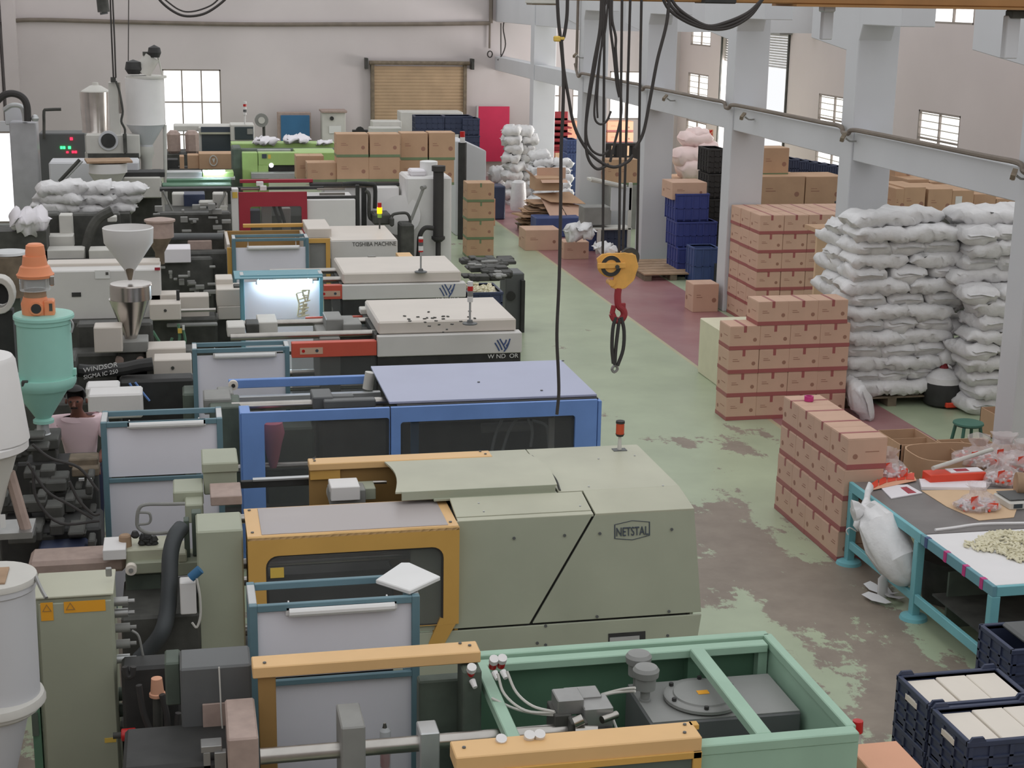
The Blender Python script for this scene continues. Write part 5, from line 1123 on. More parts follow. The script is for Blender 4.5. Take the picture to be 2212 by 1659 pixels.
# row six: frame behind
t = T('conveyor_frame', 'dark frame with two crossing braces in front of lime machine', 'frame', (.6, 29, 0))
t.p('brace', MB().cyl(PY(352, 412, 28.2), PY(398, 508, 28.2), .02, 6), 'grey'); t.p('brace', MB().cyl(PY(488, 415, 28.2), PY(442, 508, 28.2), .02, 6), 'grey'); PB(t, 'top_bar', 'black', [(345, 407, 500, 413, 28.3, .3)], 0); PB(t, 'post', 'offwhite', [(474, 445, 492, 510, 28.4, .1), (350, 410, 356, 510, 28.5, .1, 0), (484, 413, 490, 510, 28.5, .1, 0)], .006)
PB(t, 'navy_box', 'navy', [(397, 420, 443, 450, 29.2, .5)], .01, label='navy box on the frame shelf'); PB(t, 'pale_box', 'offwhite', [(372, 418, 400, 455, 29.3, .3), (430, 436, 470, 446, 28.9, .3), (460, 418, 492, 450, 28.9, .3)], .02); PB(t, 'shelf', 'dark', [(350, 455, 490, 462, 28.6, .9)], 0); PB(t, 'lower_panel', 'dark', [(350, 500, 485, 512, 28.6, .5, 0), (345, 462, 480, 500, 29.6, .1)], .01)
# bags heaped on the row six machine at left
gb = 'white resin bags heaped at the far left'
hp = [(120, 452, 'bottom left'), (175, 455, 'bottom middle'), (232, 452, 'bottom right'), (130, 432, 'second layer left'), (190, 434, 'second layer middle'), (245, 430, 'second layer right'), (135, 412, 'upper left'), (190, 412, 'upper middle'), (262, 415, 'upright beside the funnel foot')]
for i, (px, py, lb) in enumerate(hp):
    P = PY(px, py+8, 27.6+.15*(i % 3)); bag(BAGS[i % 7], P, jit(.2), 'white resin bag in far left heap, %s' % lb, gb, scale=1.0)
solo('bag_shelf', 'dark bench under the far left heap of bags', 'bench', MB().B(92, 463, 280, 470, 27.3, .9, z0=0), 'dark')
bag(bag_mesh('sheet_bag', .55, .35, .3, 77, 'paper', 12, .06), PY(62, 490, 25.0), .5, 'crumpled white plastic sheet under the bright window', 'crumpled plastic', tilt=.3)
solo('bench', 'dark bench below the crumpled white sheet at left', 'bench', MB().B(-10, 500, 100, 520, 24.8, .7, z0=0), 'dark')
# far left cone hopper with board
ye = 30.4
t = hopper_dryer('hopper', 'white cone hopper covered by a wooden board', 'hopper', 234, ye, [('barrel', 'white', [(352, 40), (372, 40)], None), ('cone', 'offwhite', [(372, 40), (420, 10), (445, 9)], None)]); 
P = PY(234, 346, ye); t.p('board', MB().box(P.x-.42, ye-.3, P.z-.03, P.x+.42, ye+.35, P.z+.01, .12), 'wood', .004, label='tan wooden board'); t.p('throat', MB().B(222, 440, 248, 480, ye-.1, .3), 'wood_dark', .01); t.p('stand', MB().B(200, 475, 250, 500, ye, .4, z0=0), 'dark')
t.p('sloping_bar', MB().cyl(PY(172, 345, ye-.3), PY(128, 392, ye-.3), .035, 6), 'dark'); t.p('sloping_bar', MB().cyl(PY(178, 348, ye-.3), PY(136, 392, ye-.3), .02, 6), 'galv')
t = T('machine_cover', 'pale grey low machine cover behind the far left bags', 'machine part', (-2.3, 32, 0)); PB(t, 'cover', 'column_paint', [(106, 350, 300, 400, 31.4, .8)], .03)
PB(t, 'right_cover', 'offwhite', [(268, 383, 348, 428, 30.9, .9)], .02); PB(t, 'base', 'dark', [(100, 400, 350, 440, 31.6, .6, 0)], 0); PB(t, 'track', 'black', [(262, 372, 356, 383, 31.0, .5)], .01)
# two tall feeders in front of the back window
yt = 34
t = hopper_dryer('hopper', 'tall white drum hopper with tilted receiver, in front of back window', 'hopper', 316, yt,
    [('lid', 'offwhite', [(163, 43), (168, 43)], None), ('barrel', 'white', [(168, 41), (265, 41), (268, 42)], None), ('cone', 'column_paint', [(268, 41), (312, 14), (316, 14)], None), ('outlet', 'offwhite', [(316, 16), (330, 18), (345, 12), (372, 12)], None)])
t.p('receiver', MB().cyl(PY(308, 158, yt), PY(328, 122, yt), .17, 20), 'offwhite', label='tilted cylindrical receiver'); t.p('knob', MB().lathe([(0, .1), (.1, .14), (.2, .12), (.26, 0)], PY(334, 124, yt-.1), 14), 'black'); t.p('knob', MB().lathe([(0, .12), (.1, .18), (.25, .15), (.3, 0)], PY(289, 160, yt-.1), 14), 'black'); t.p('clamp', MB().B(308, 112, 322, 120, yt-.1, .1), 'dark'); t.p('elbow', MB().cyl(PY(296, 151, yt), PY(308, 150, yt), .08), 'black')
t.p('leg', MB().cyl(PY(356, 270, yt), (PY(356, 430, yt).x, yt, .3), .04, 8), 'offwhite'); t.p('leg', MB().cyl(PY(278, 262, yt), PY(300, 300, yt), .03, 8), 'offwhite'); t.p('stay', MB().cyl(PY(341, 122, yt), PY(352, 166, yt), .02, 6), 'offwhite'); t.p('support', MB().B(270, 372, 348, 384, yt-.3, .6), 'black', .01); t.p('plinth', MB().B(275, 384, 345, 400, yt-.2, .5, z0=0), 'offwhite')
t = hopper_dryer('hopper', 'short stainless drum hopper with conical lid at left of the tall white one', 'hopper', 206, yt+.6, [('lid', 'offwhite', [(178, 6), (184, 7), (185, 12), (196, 30), (198, 31)], None), ('barrel', 'stainless', [(198, 30), (280, 27), (285, 29)], None)])
t.p('support', MB().B(184, 292, 232, 330, yt+.5, .4), 'offwhite', .01); t.p('plinth', MB().B(184, 330, 232, 360, yt+.5, .4, z0=0), 'offwhite')
t = T('feeder_unit', 'cream feeder box with round black port on a pale slender column', 'machine part', tuple(PY(240, 330, yt-.6))); y_ = yt-.6
PB(t, 'column', 'offwhite', [(236, 178, 258, 292, y_+.1, .2)], .01); P = PY(243, 172, y_); t.p('top_cap', MB().B(239, 167, 250, 178, y_, .1), 'dark'); PB(t, 'box', 'offwhite', [(186, 292, 268, 332, y_, .5), (272, 292, 302, 340, y_+.1, .4)], .01, label='cream casing'); P = PY(234, 304, y_-.05); t.p('port', MB().cyl(P, P+Vector((0, .06, 0)), .15, 20), 'black'); t.p('port_ring', MB().cyl(P+Vector((0, .02, 0)), P+Vector((0, .08, 0)), .2, 20), 'column_paint')
t.p('air_cylinder', MB().cyl(PY(257, 178, y_), PY(260, 245, y_), .03), 'chrome'); t.p('hose', MB().tube([PY(x, y, y_-.1) for x, y in ((250, 175), (258, 198), (265, 240), (262, 262), (270, 280), (268, 300))], .025, 6, 4), 'dark'); t.p('bar', MB().B(266, 290, 274, 330, y_-.1, .1), 'dark'); t.p('stand', MB().B(190, 332, 300, 350, y_, .5, z0=0), 'dark')
P = PY(243, 175, y_); mb = MB(); mb.tube([PY(237, -30, y_), PY(241, 80, y_), PY(245, 168, y_)], .018, 5, 3); mb.tube([PY(242, -30, y_), PY(247, 80, y_), PY(250, 168, y_)], .018, 5, 3); t.p('hanging_rope', mb, 'cable')
P = PY(222, 30, 33); mm = T('hanging_motor', 'dark cylindrical motor hanging at top left', 'motor', tuple(PY(224, 30, 33))); mm.p('motor_body', MB().cyl(PY(219, -20, 33), PY(224, 26, 33), .12, 14), 'dark'); mm.p('nose', MB().cyl(PY(224, 26, 33), PY(225, 31, 33), .08, 12), 'charcoal')
solo('hanging_wire', 'thin dark wire hanging left of the back window', 'wire', MB().cyl(PY(278, -20, 36), PY(277, 150, 36), .012, 5), 'cable')
# silver box, hoses and dark cabinet on the far left
t = T('duct_cabinet', 'pale silver duct cabinet beside the bright left window', 'cabinet', (-3.4, 33, 0)); PB(t, 'cabinet_body', 'ducting', [(24, 264, 82, 420, 33.2, .6, 0)], .02); PB(t, 'inner_box', 'column_paint', [(10, 230, 52, 270, 33.9, .4)], .02)
t.p('flexible_hose', MB().tube([PY(x, y, 33.0) for x, y in ((-10, 222), (8, 206), (28, 202), (48, 210), (58, 228), (60, 262))], .07, 10, 5), 'rubber', label='black flexible hose'); t.p('flexible_hose', MB().tube([PY(x, y, 33.2) for x, y in ((8, 238), (25, 228), (45, 230), (52, 245), (54, 262))], .05, 10, 5), 'galv'); t.p('ball_cap', MB().lathe([(0, .06), (.06, .08), (.12, .05), (.14, 0)], PY(76, 262, 33), 12), 'galv')
t = T('control_cabinet', 'dark control cabinet with glowing green and red digits', 'cabinet', (-3, 36.2, 0)); PB(t, 'cabinet_body', 'charcoal', [(84, 288, 185, 352, 36.2, .8, 0)], .02); P = PY(100, 290, 36.1)
t.p('bent_pipe', MB().tube([PY(x, y, 36.1) for x, y in ((95, 300), (95, 262), (95, 240), (102, 237), (132, 236))], .035, 6, 2), 'dark')
for px, py, w, h, m_, lb in ((130, 316, 5, 6, 'led_green', 0), (136, 316, 5, 6, 'led_green', 0), (147, 316, 6, 6, 'led_green', 0), (151, 297, 6, 6, 'led_red', 0), (143, 327, 5, 4, 'led_red', 0), (155, 326, 5, 5, 'led_red', 0), (161, 326, 5, 5, 'led_red', 0)): t.p('digit', MB().B(px, py, px+w, py+h, 36.17, .02), m_, label='glowing %s digit' % ('green' if 'green' in m_ else 'red'))
# machines and panels in front of the back wall
t = T('machine_enclosure', 'grey-green machine enclosure with dark windows under the back window', 'machine', (1.0, 40.5, 0)); yw = 39.5
PB(t, 'casing', 'offwhite', [(375, 271, 500, 284, yw+.6, .6), (498, 269, 550, 305, yw, .7), (430, 275, 500, 332, yw+.3, .6)], .02); PB(t, 'window', 'screen', [(436, 289, 498, 331, yw+.27, .02)], 0, label='dark smoked window'); PB(t, 'window', 'logo_dark', [(434, 274, 498, 287, yw+.25, .02)], 0); PB(t, 'monitor', 'screen', [(507, 274, 548, 302, yw-.03, .04)], .01, label='dark monitor'); PB(t, 'rail', 'sage_light', [(430, 286, 500, 290, yw+.22, .05)], 0)
PB(t, 'bed', 'dark', [(360, 330, 560, 345, yw, 1, 0)], 0); PB(t, 'keypad', 'grey', [(534, 278, 546, 290, yw-.05, .02)], 0)
for i, (a, b) in enumerate(((361, 390), (400, 430))):
    q = T('material_sack', ('left', 'right')[i]+' of two upright grey sacks below the back window', 'sack', tuple(PY((a+b)/2, 334, 38.4)), 'upright grey sacks'); q.p('sack_body', MB().B(a, 284, b, 334, 38.4, .5), 'plate_pink', .08)
solo('sack_bench', 'low dark bench carrying two upright grey sacks', 'bench', MB().B(358, 334, 432, 340, 38.2, .9, z0=0), 'dark')
e_ = T('carton_sheet', 'brown carton with round pale emblem near lime machine', 'carton', tuple(PY(470, 370, 36.5))); e_.p('box_body', MB().B(430, 332, 502, 366, 36.5, .6), 'carton_b', .01); P = PY(461, 347, 36.49); k = 1/ppm(P)
e_.p('round_emblem', MB().ring([(P.x+9*k*math.cos(i*.35), P.z+12*k*math.sin(i*.35)) for i in range(18)], [(P.x+7*k*math.cos(i*.35), P.z+9.5*k*math.sin(i*.35)) for i in range(18)], 'y', 36.48, 36.49), 'offwhite'); e_.p('emblem_mark', MB().prism([(P.x-3*k, P.z+4*k), (P.x+4*k, P.z+5*k), (P.x+1*k, P.z-6*k)], 'y', 36.48, 36.49), 'offwhite'); solo('carton_bench', 'dark support beneath the carton with pale emblem', 'bench', MB().B(365, 366, 505, 372, 36.4, .8, z0=0), 'dark')
for a, b, c, d, lab in ((362, 345, 385, 366, 'black small crate left of carton with pale emblem'), (388, 338, 398, 366, 'small brown carton between crates'), (405, 335, 430, 368, 'small brown carton right beside carton with emblem')): solo('small_box', lab, 'box', MB().B(a, b, c, d, 36.6, .4), 'black' if 'black' in lab else 'carton_b', .01)
t = T('stack_light', 'thin striped stack light before back wall', 'lamp', tuple(PY(529, 268, yw))); 
for i in range(5): t.p('lens', MB().cyl(PY(529, 248-i*6, yw), PY(529, 243-i*6, yw), .045, 10), ('white', 'charcoal', 'white', 'lamp_red', 'white')[i])
t.p('stem', MB().cyl(PY(529, 268, yw), PY(529, 248, yw), .02, 6), 'white')
t = T('wall_fan', 'small round grey fan on a stalk against the back wall', 'fan', tuple(PY(566, 290, 42))); P = PY(565, 260, 42); t.p('fan_head', MB().cyl(P, P+Vector((0, .15, 0)), .18, 18), 'grey'); t.p('hub', MB().cyl(P-Vector((0, .02, 0)), P, .09, 12), 'offwhite'); t.p('stalk', MB().cyl(P+Vector((.06, .1, -.15)), (P.x+.06, 42.1, 0), .04, 6), 'dark')
t = T('notice_board', 'blue board in a grey frame against the back wall', 'board', (4, 46.9, 0)); t.p('frame', MB().B(600, 243, 672, 310, 46.8, .3, z0=0), 'plate_pink', .01); t.p('blue_panel', MB().B(607, 249, 669, 310, 46.75, .04), 'blueboard', .006)
t = T('electrical_cabinet', 'beige electrical cabinet with label against the back wall', 'cabinet', (5.3, 46.8, 0)); t.p('cabinet_body', MB().B(696, 243, 747, 330, 46.5, .6, z0=0), 'offwhite', .02); t.p('cap', MB().B(694, 239, 750, 244, 46.4, .75), 'plate_pink', .01); t.p('label_plate', MB().B(711, 272, 737, 288, 46.47, .02), 'label_white'); P = PY(717, 256, 46.45); t.p('knob', MB().cyl(P, P+Vector((0, .05, 0)), .06, 12), 'black')
t = T('compressor_cabinet', 'pale cabinet before the brown shutter behind navy crates', 'cabinet', (7.3, 44, 0)); PB(t, 'cabinet_body', 'offwhite', [(866, 242, 1000, 330, 44, .8, 0), (805, 262, 868, 272, 43.5, .6, 0), (800, 276, 868, 290, 43, .5, 0)], .02)
# navy crates on the cabinet
gn = 'navy crates before the brown shutter'
def crate_px(px0, py0, px1, py1, y, d, mt, lab, grp, rows=2, z0=None):
    a = PY(px0, py1, y); b = PY(px1, py0, y); c = PY(px0, py0, y); z_0 = a.z if z0 is None else z0
    return crate((a.x+b.x)/2, y+d/2, z_0, b.x-c.x, d, c.z-z_0, mt, lab, grp, rows)
def crate(x, y, z, w, d, h, mt, lab, grp=None, rows=2, open_=True, rz=0, th=.02):
    t = T('crate', lab, 'crate', (x, y, z), grp); hw, hd = w/2, d/2
    mb = MB(); mb.box(x-hw, y-hd, z+.01, x+hw, y-hd+th, z+h-.01); mb.box(x-hw, y+hd-th, z+.01, x+hw, y+hd, z+h-.01); mb.box(x-hw, y-hd, z+.01, x-hw+th, y+hd, z+h-.01); mb.box(x+hw-th, y-hd, z+.01, x+hw, y+hd, z+h-.01); mb.box(x-hw, y-hd, z, x+hw, y+hd, z+.03)
    t.p('shell', mb, mt, .004)
    r = MB(); q = .012
    r.box(x-hw-q, y-hd-q, z+h-.04, x+hw+q, y-hd+th, z+h); r.box(x-hw-q, y+hd-th, z+h-.04, x+hw+q, y+hd+q, z+h); r.box(x-hw-q, y-hd, z+h-.04, x-hw+th, y+hd, z+h); r.box(x+hw-th, y-hd, z+h-.04, x+hw+q, y+hd, z+h)
    t.p('rim', r, mt, .004); s = MB()
    for i in range(max(3, int(w/.14))+1):
        u = x-hw+(w-.03)*i/max(3, int(w/.14)); s.box(u, y-hd-q, z, u+.03, y-hd, z+h-.04)
    for i in range(max(2, int(d/.14))+1):
        u = y-hd+(d-.03)*i/max(2, int(d/.14)); s.box(x-hw-q, u, z, x-hw, u+.03, z+h-.04)
    for k in range(1, rows+1):
        zz = z+(h-.05)*k/(rows+1); s.box(x-hw-q, y-hd-q, zz, x+hw, y-hd, zz+.015); s.box(x-hw-q, y-hd, zz, x-hw, y+hd, zz+.015)
    t.p('rib', s, mt, 0)
    if rz: t.e.rotation_euler = (0, 0, rz)
    return t
for i, (a, b, c, d) in enumerate(((898, 251, 960, 290), (962, 251, 1020, 290), (898, 291, 960, 330), (1000, 256, 1036, 292), (1000, 293, 1036, 332))):
    crate_px(a, b, c, d, 42.0-(.1 if i > 2 else 0), .6, 'navy', 'navy crate before brown shutter, %s' % ('upper left', 'upper middle', 'lower left', 'upper right, nearest red panel', 'lower right, nearest red panel')[i], gn)
solo('crate_bench', 'grey bench under navy crates', 'bench', MB().B(895, 333, 1040, 340, 41.6, 1.2, z0=0), 'grey')
t = T('machine_cover', 'pale sloped machine end cover right of the heaped cartons', 'machine part', (7.0, 36, 0)); c0_ = PY(985, 360, 35.5); c1_ = PY(1050, 360, 35.5); zt_ = PY(985, 305, 35.5).z; zt2_ = PY(1048, 326, 35.5).z
t.p('cover', MB().prism([(c0_.x, 0), (c1_.x, 0), (c1_.x, zt2_), (c0_.x+.2, zt_), (c0_.x, zt_)], 'y', 35.5, 36.6), 'column_paint', .02)
P = PY(999, 330, 35); t = T('stack_light', 'red-topped stack light beside navy crates', 'lamp', tuple(P)); t.p('base', MB().cyl((P.x, P.y, 0), PY(999, 308, 35), .1, 10), 'black'); t.p('lens', MB().cyl(PY(999, 308, 35), PY(999, 296, 35), .06, 10), 'white'); t.p('lens', MB().cyl(PY(999, 296, 35), PY(999, 284, 35), .06, 10), 'lamp_red')
P = PY(778, 283, 36); t = T('valve_wheel', 'small black valve wheel above the heaped cartons', 'valve', tuple(P)); t.p('wheel', MB().cyl(P, P+Vector((0, .08, 0)), .1, 10), 'black'); t.p('spindle', MB().cyl(P+Vector((-.18, .04, 0)), P+Vector((.18, .04, 0)), .03), 'black'); t.p('stem', MB().cyl(P, (P.x, P.y, 0), .03), 'black')
# red wall panel
t = T('display_board', 'tall crimson board leaning on the back wall', 'board', (10, 47.3, .6)); t.p('sheet', MB().B(1033, 230, 1100, 349, 47.3, .05), 'panel_red', .006); t.p('edge_strip', MB().B(1029, 229, 1033, 349, 47.3, .08), 'galv')
# ================================================================ FAR AISLE
def px_bag(px, py, y, w, h, lab, grp, mt='bag', rz=0, tilt=0, d=.5, crease=.035):
    a = PY(px, py, y); k = 1/ppm(a); me = bag_mesh('bag', w*k, d, h*k, int(px*7+py), mt, 10, crease)
    o = bpy.data.objects.new('bag', me); COL.objects.link(o); o.location = PY(px, py, y); o.rotation_euler = (tilt, 0, rz); o['label'] = lab; o['category'] = 'bag'; o['group'] = grp; return o
gq = 'grey-white sacks piled against the wall beside red panel'
rnd = random.Random(4); n_ = 0
for r in range(10):
    for c in range(2):
        px = 1108+c*26+rnd.uniform(-5, 5); py = 284+r*19; n_ += 1
        px_bag(px, py+10, 41+.3*c, 40, 24, 'grey-white sack in tall pile beside red panel, %s course from top, %s' % (ORD[r], ('left', 'right')[c]), gq, rz=rnd.uniform(-.3, .3), d=.7)
gq = 'bright white bags between the first two columns'
for r in range(8):
    for c in range(2 if r else 1):
        px_bag(1165+c*42+(6 if r % 2 else 0), 345+r*16, 39.0-.15*r, 46, 20, 'bright white bag low between columns, %s course from top, %s' % (ORD[r], ('left', 'right')[c]), gq, d=.6)
for r in range(2): px_bag(1072+r*8, 392+r*38, 42, 30, 34, '%s dim grey sack leaning by the wall' % ('upper', 'lower')[r], 'dim sacks by the wall', d=.6)
t = T('white_bundle', 'bright white upright sack near the flattened cartons', 'sack', tuple(PY(1120, 450, 39.3))); t.p('sack_body', MB().plathe(1120, 39.3, [(390, 10), (394, 15), (420, 17), (445, 18), (454, 16)], 14), 'bag')
t = T('dark_bin', 'dark blue-grey bin beside the sacks at the wall', 'bin', tuple(PY(1082, 450, 38))); t.p('bin_body', MB().B(1066, 402, 1092, 452, 38, .6, z0=0), 'navy', .03)
P = PZ(1064, 470, 0); solo('pale_board', 'salmon board leaning behind the tall green-banded cartons', 'board', MB().B(1060, 430, 1070, 462, 37, .1, z0=0), 'card_orange')
# flattened cartons on a pallet
fc = T('pallet', 'worn pallet under the heap of flattened cartons', 'pallet', (8.6, 36.2, 0))
for i in range(5): fc.p('top_board', MB().box(7.9, 35.7+i*.2, .1, 9.3, 35.85+i*.2, .13), 'wood_dark')
for x in (7.95, 8.55, 9.15): fc.p('block', MB().box(x, 35.72, 0, x+.12, 36.6, .1), 'wood_dark')
rnd = random.Random(12)
for k in range(12):
    z = .135+k*.05; w, d = rnd.uniform(.9, 1.3), rnd.uniform(.6, .8); x = 8.5+rnd.uniform(-.15, .1)+k*.01
    mb = MB(); mb.box(x-w/2, 36.1-d/2, z, x+w/2, 36.1+d/2, z+.018, rnd.uniform(-.25, .25)); mb.box(x-w/2+.02, 36.1-d/2+.02, z+.02, x+w/2-.05, 36.1+d/2, z+.034, rnd.uniform(-.3, .3))
    solo('flattened_carton', 'flattened brown carton in heap on far pallet, %s from the bottom' % ORD[k], 'carton', mb, 'carton_b' if k % 2 else 'wood', 0, 'flattened cartons on the far pallet')
def flat_quad(pts, lab, mt='carton_b', th=.012):
    P = [Vector(p) for p in pts]; nrm = (P[1]-P[0]).cross(P[3]-P[0]).normalized()*th; mb = MB(); A = [mb.bm.verts.new(p) for p in P]; B_ = [mb.bm.verts.new(p+nrm) for p in P]; n = len(P)
    mb.bm.faces.new(A[::-1]); mb.bm.faces.new(B_)
    for i in range(n): mb.bm.faces.new((A[i], A[(i+1) % n], B_[(i+1) % n], B_[i]))
    return solo('flattened_carton', lab, 'carton', mb, mt, 0, 'loose flattened cartons')
flat_quad([PY(1167, 425, 35.9), PY(1204, 430, 35.9), PY(1225, 470, 35.3), PY(1190, 470, 35.3)], 'pale flap of a carton hanging off the far heap, left', 'carton')
flat_quad([PY(1206, 432, 35.9), PY(1262, 446, 35.9), PY(1262, 472, 35.3), PY(1228, 470, 35.3)], 'pale flap of a carton hanging off the far heap, right', 'carton')
flat_quad([PY(1150, 418, 36.0), PY(1230, 414, 36.4), PY(1265, 440, 35.8), PY(1190, 436, 35.6)], 'brown sheet folded over top of the far heap')
ob = T('open_carton', 'open carton with raised flaps on top of flattened heap', 'carton', tuple(PY(1190, 410, 36)))
ob.p('box_body', MB().B(1156, 385, 1216, 412, 35.9, .6), 'carton_b', .006); ob.p('front_flap', MB().prism([(35.9, PY(1190, 388, 35.9).z), (35.75, PY(1190, 390, 35.7).z-.05), (35.74, PY(1190, 390, 35.7).z-.06), (35.89, PY(1190, 388, 35.9).z-.02)], 'x', PY(1168, 385, 35.9).x, PY(1224, 385, 35.9).x), 'carton'); ob.p('rear_flap', MB().B(1160, 362, 1222, 386, 36.5, .012), 'carton'); ob.p('side_flap', MB().prism([(PY(1156, 385, 36).x, PY(1156, 385, 36).z), (PY(1150, 375, 36).x-.06, PY(1150, 372, 36).z), (PY(1150, 375, 36).x-.05, PY(1150, 372, 36).z), (PY(1158, 385, 36).x, PY(1156, 385, 36).z)], 'y', 35.9, 36.5), 'carton')
solo('blue_crate', 'long blue crate before heap of flattened cartons', 'crate', MB().B(1158, 470, 1255, 492, 35.0, .6, z0=0), 'navy_blue', .02)
px_bag(1252, 515, 31.4, 62, 34, 'knotted white bag resting on small carton beside far cart', 'knotted bags', crease=.05); px_bag(1305, 545, 30.6, 40, 22, 'small white bag behind the crane hook', 'small white bags', crease=.05)
# white-framed cart / equipment stand between columns two and three
t = T('equipment_cart', 'white steel cart frame with grey panel between second and third columns', 'cart', tuple(PZ(1330, 560, 0))); yc = 32.6
PB(t, 'side_panel', 'column_paint', [(1320, 405, 1365, 455, yc, .05)], .01); PB(t, 'frame_bar', 'offwhite', [(1280, 388, 1292, 394, yc, .5), (1282, 493, 1365, 497, yc, .5), (1290, 497, 1298, 560, yc, .06, 0), (1357, 395, 1364, 560, yc, .06, 0)], .006); t.p('sloped_bar', MB().cyl(PY(1277, 387, yc), PY(1352, 404, yc), .05, 8), 'offwhite')
PB(t, 'box', 'grey', [(1262, 448, 1320, 486, yc+.1, .5)], .01); crate_px(1298, 497, 1358, 550, 32.75, .5, 'navy', 'dark navy crate inside the white cart', 'navy crates in the far aisle', z0=0)
t = T('grey_panel', 'grey panel standing against the third column', 'panel', tuple(PY(1330, 560, 33.4))); PB(t, 'panel_sheet', 'column_paint', [(1290, 455, 1358, 494, 33.4, .04)], .006)
crate_px(1272, 495, 1298, 552, 33.0, .6, 'navy_blue', 'blue crate left of the white cart', 'blue crates in the far aisle', z0=0)
for i, (a, b, c, d) in enumerate(((1310, 345, 1338, 400), (1338, 345, 1378, 400))): pc(a, b, c, d, 36.2, 'brown carton stacked behind cart, %s' % ('left', 'right')[i], 'cartons behind the white cart')
solo('cart_load_deck', 'grey deck under brown cartons behind cart', 'bench', MB().B(1316, 401, 1382, 440, 36.1, .5, z0=0), 'grey')
# orange cartons and black crate, sunlit, beyond
for i, (a, b, c, d) in enumerate(((1226, 262, 1250, 305), (1312, 262, 1368, 285), (1312, 286, 1368, 310))): pc(a, b, c, d, 44.5, 'sunlit red-taped carton far beyond the columns, %s' % ('behind red chairs', 'upper', 'lower')[i], 'sunlit cartons near far window', 'tape_red', body='card_orange')
solo('long_bench', 'brown deck under sunlit cartons near the far windows', 'bench', MB().B(1200, 311, 1375, 330, 44.3, 1, z0=0), 'carton_b')
t = T('hanging_crate', 'black vented crate behind the ropes between two columns', 'crate', tuple(PY(1345, 345, 37)))
for a, b, c, d in ((1309, 310, 1382, 315), (1309, 339, 1382, 344), (1309, 315, 1321, 339), (1332, 315, 1355, 339), (1366, 315, 1382, 339)): t.p('slat', MB().B(a, b, c, d, 37.0, .3), 'rubber', .004)
solo('crate_deck', 'pale shelf carrying the black vented crate', 'shelf', MB().B(1300, 345, 1385, 350, 36.9, .9, z0=0), 'offwhite')
# stacked brown chairs
t = T('stacked_chairs', 'stack of reddish brown plastic chairs beyond first column', 'chair', tuple(PZ(1215, 360, 0)))
for k in range(6):
    y_ = 42.6; P = PY(1215, 330-k*13, y_); w = .28
    t.p('seat', MB().box(P.x-w, y_, P.z, P.x+w, y_+.45, P.z+.04), 'maroon' if 0 else 'hook_red', .01); t.p('backrest', MB().box(P.x-w+.02, y_+.4, P.z, P.x+w-.02, y_+.44, P.z+.28), 'hook_red', .02)
for x in (-.25, .25): t.p('leg', MB().cyl((PY(1215, 330, 42.6).x+x, 42.65, 0), (PY(1215, 330, 42.6).x+x, 42.65, PY(1215, 330, 42.6).z), .03), 'hook_red')
for i, (a, b, c, d) in enumerate(((1226, 302, 1248, 330), (1226, 331, 1248, 372))): crate_px(a, b, c, d, 40.5, .6, 'navy_blue', '%s blue crate left of the second column' % ('upper', 'lower')[i], 'blue crates left of second column', z0=None if i == 0 else 0)
# blue crates, black tower, pink sacks between columns three and four
gc = 'deep blue crates between third and fourth columns'
for i, (a, b, c, d, y_) in enumerate(((1460, 419, 1531, 478, 29.9), (1462, 480, 1548, 535, 29.8), (1464, 536, 1545, 596, 29.7))):
    crate_px(a, b, c, d, y_, .7, 'royal', 'deep blue crate between third and fourth columns, %s' % ('topmost', 'middle', 'lowest')[i], gc, rows=1, z0=0 if i == 2 else None)
crate_px(1500, 536, 1552, 597, 28.9, .5, 'navy_blue', 'duller blue crate standing lowest in front beside the fourth column', gc, rows=1, z0=0)
for k in range(5): crate_px(1532, 322+k*54, 1568, 374+k*54, 30.8, .7, 'rubber', 'black crate in narrow tower beside the fourth column, %s' % (ORD[k]+' from top'), 'black crates in the tower', rows=3, z0=0 if k == 4 else None)
t = T('pallet', 'wooden pallet on the floor beside the third column', 'pallet', (9.5, 29.8, 0))
for i in range(6): t.p('top_board', MB().box(8.95, 29.2+i*.3, .12, 10.1, 29.2+i*.3+.26, .145), 'wood')
for x in (8.97, 9.5, 9.95): t.p('block', MB().box(x, 29.22, 0, x+.14, 30.9, .12), 'wood_dark')
gp = 'pale pink sacks beyond the fourth column'
for i, (px, py, w, h, lb) in enumerate(((1500, 372, 75, 44, 'lowest'), (1492, 345, 80, 40, 'middle left'), (1520, 330, 50, 40, 'middle right'), (1500, 305, 60, 34, 'upper'), (1506, 290, 36, 26, 'topmost'))): px_bag(px, py+12, 36+.1*i, w, h, 'pale pink swollen sack beyond columns, %s of the heap' % lb, gp, 'bag_pink', crease=.03, d=.9)
solo('sack_deck', 'brown carton deck below the pink sacks', 'bench', MB().B(1452, 388, 1540, 396, 35.8, 1.2, z0=0), 'carton_b')
t = T('striped_sign', 'red and white hatched sign beyond the pink sacks', 'sign', tuple(PY(1530, 318, 38))); t.p('board', MB().B(1521, 280, 1540, 320, 38, .04), 'card_orange'); 
for i in range(4): t.p('stripe', MB().prism([(PY(1523+0*i, 290+i*8, 37.98).x, PY(1523, 290+i*8, 37.98).z), (PY(1538, 280+i*8, 37.98).x, PY(1538, 280+i*8, 37.98).z), (PY(1538, 284+i*8, 37.98).x, PY(1538, 284+i*8, 37.98).z), (PY(1523, 294+i*8, 37.98).x, PY(1523, 294+i*8, 37.98).z)], 'y', 37.96, 37.98), 'lamp_red'); 
t.p('post', MB().cyl(PY(1530, 320, 38), (PY(1530, 320, 38).x, 38.02, 0), .03, 6), 'grey')
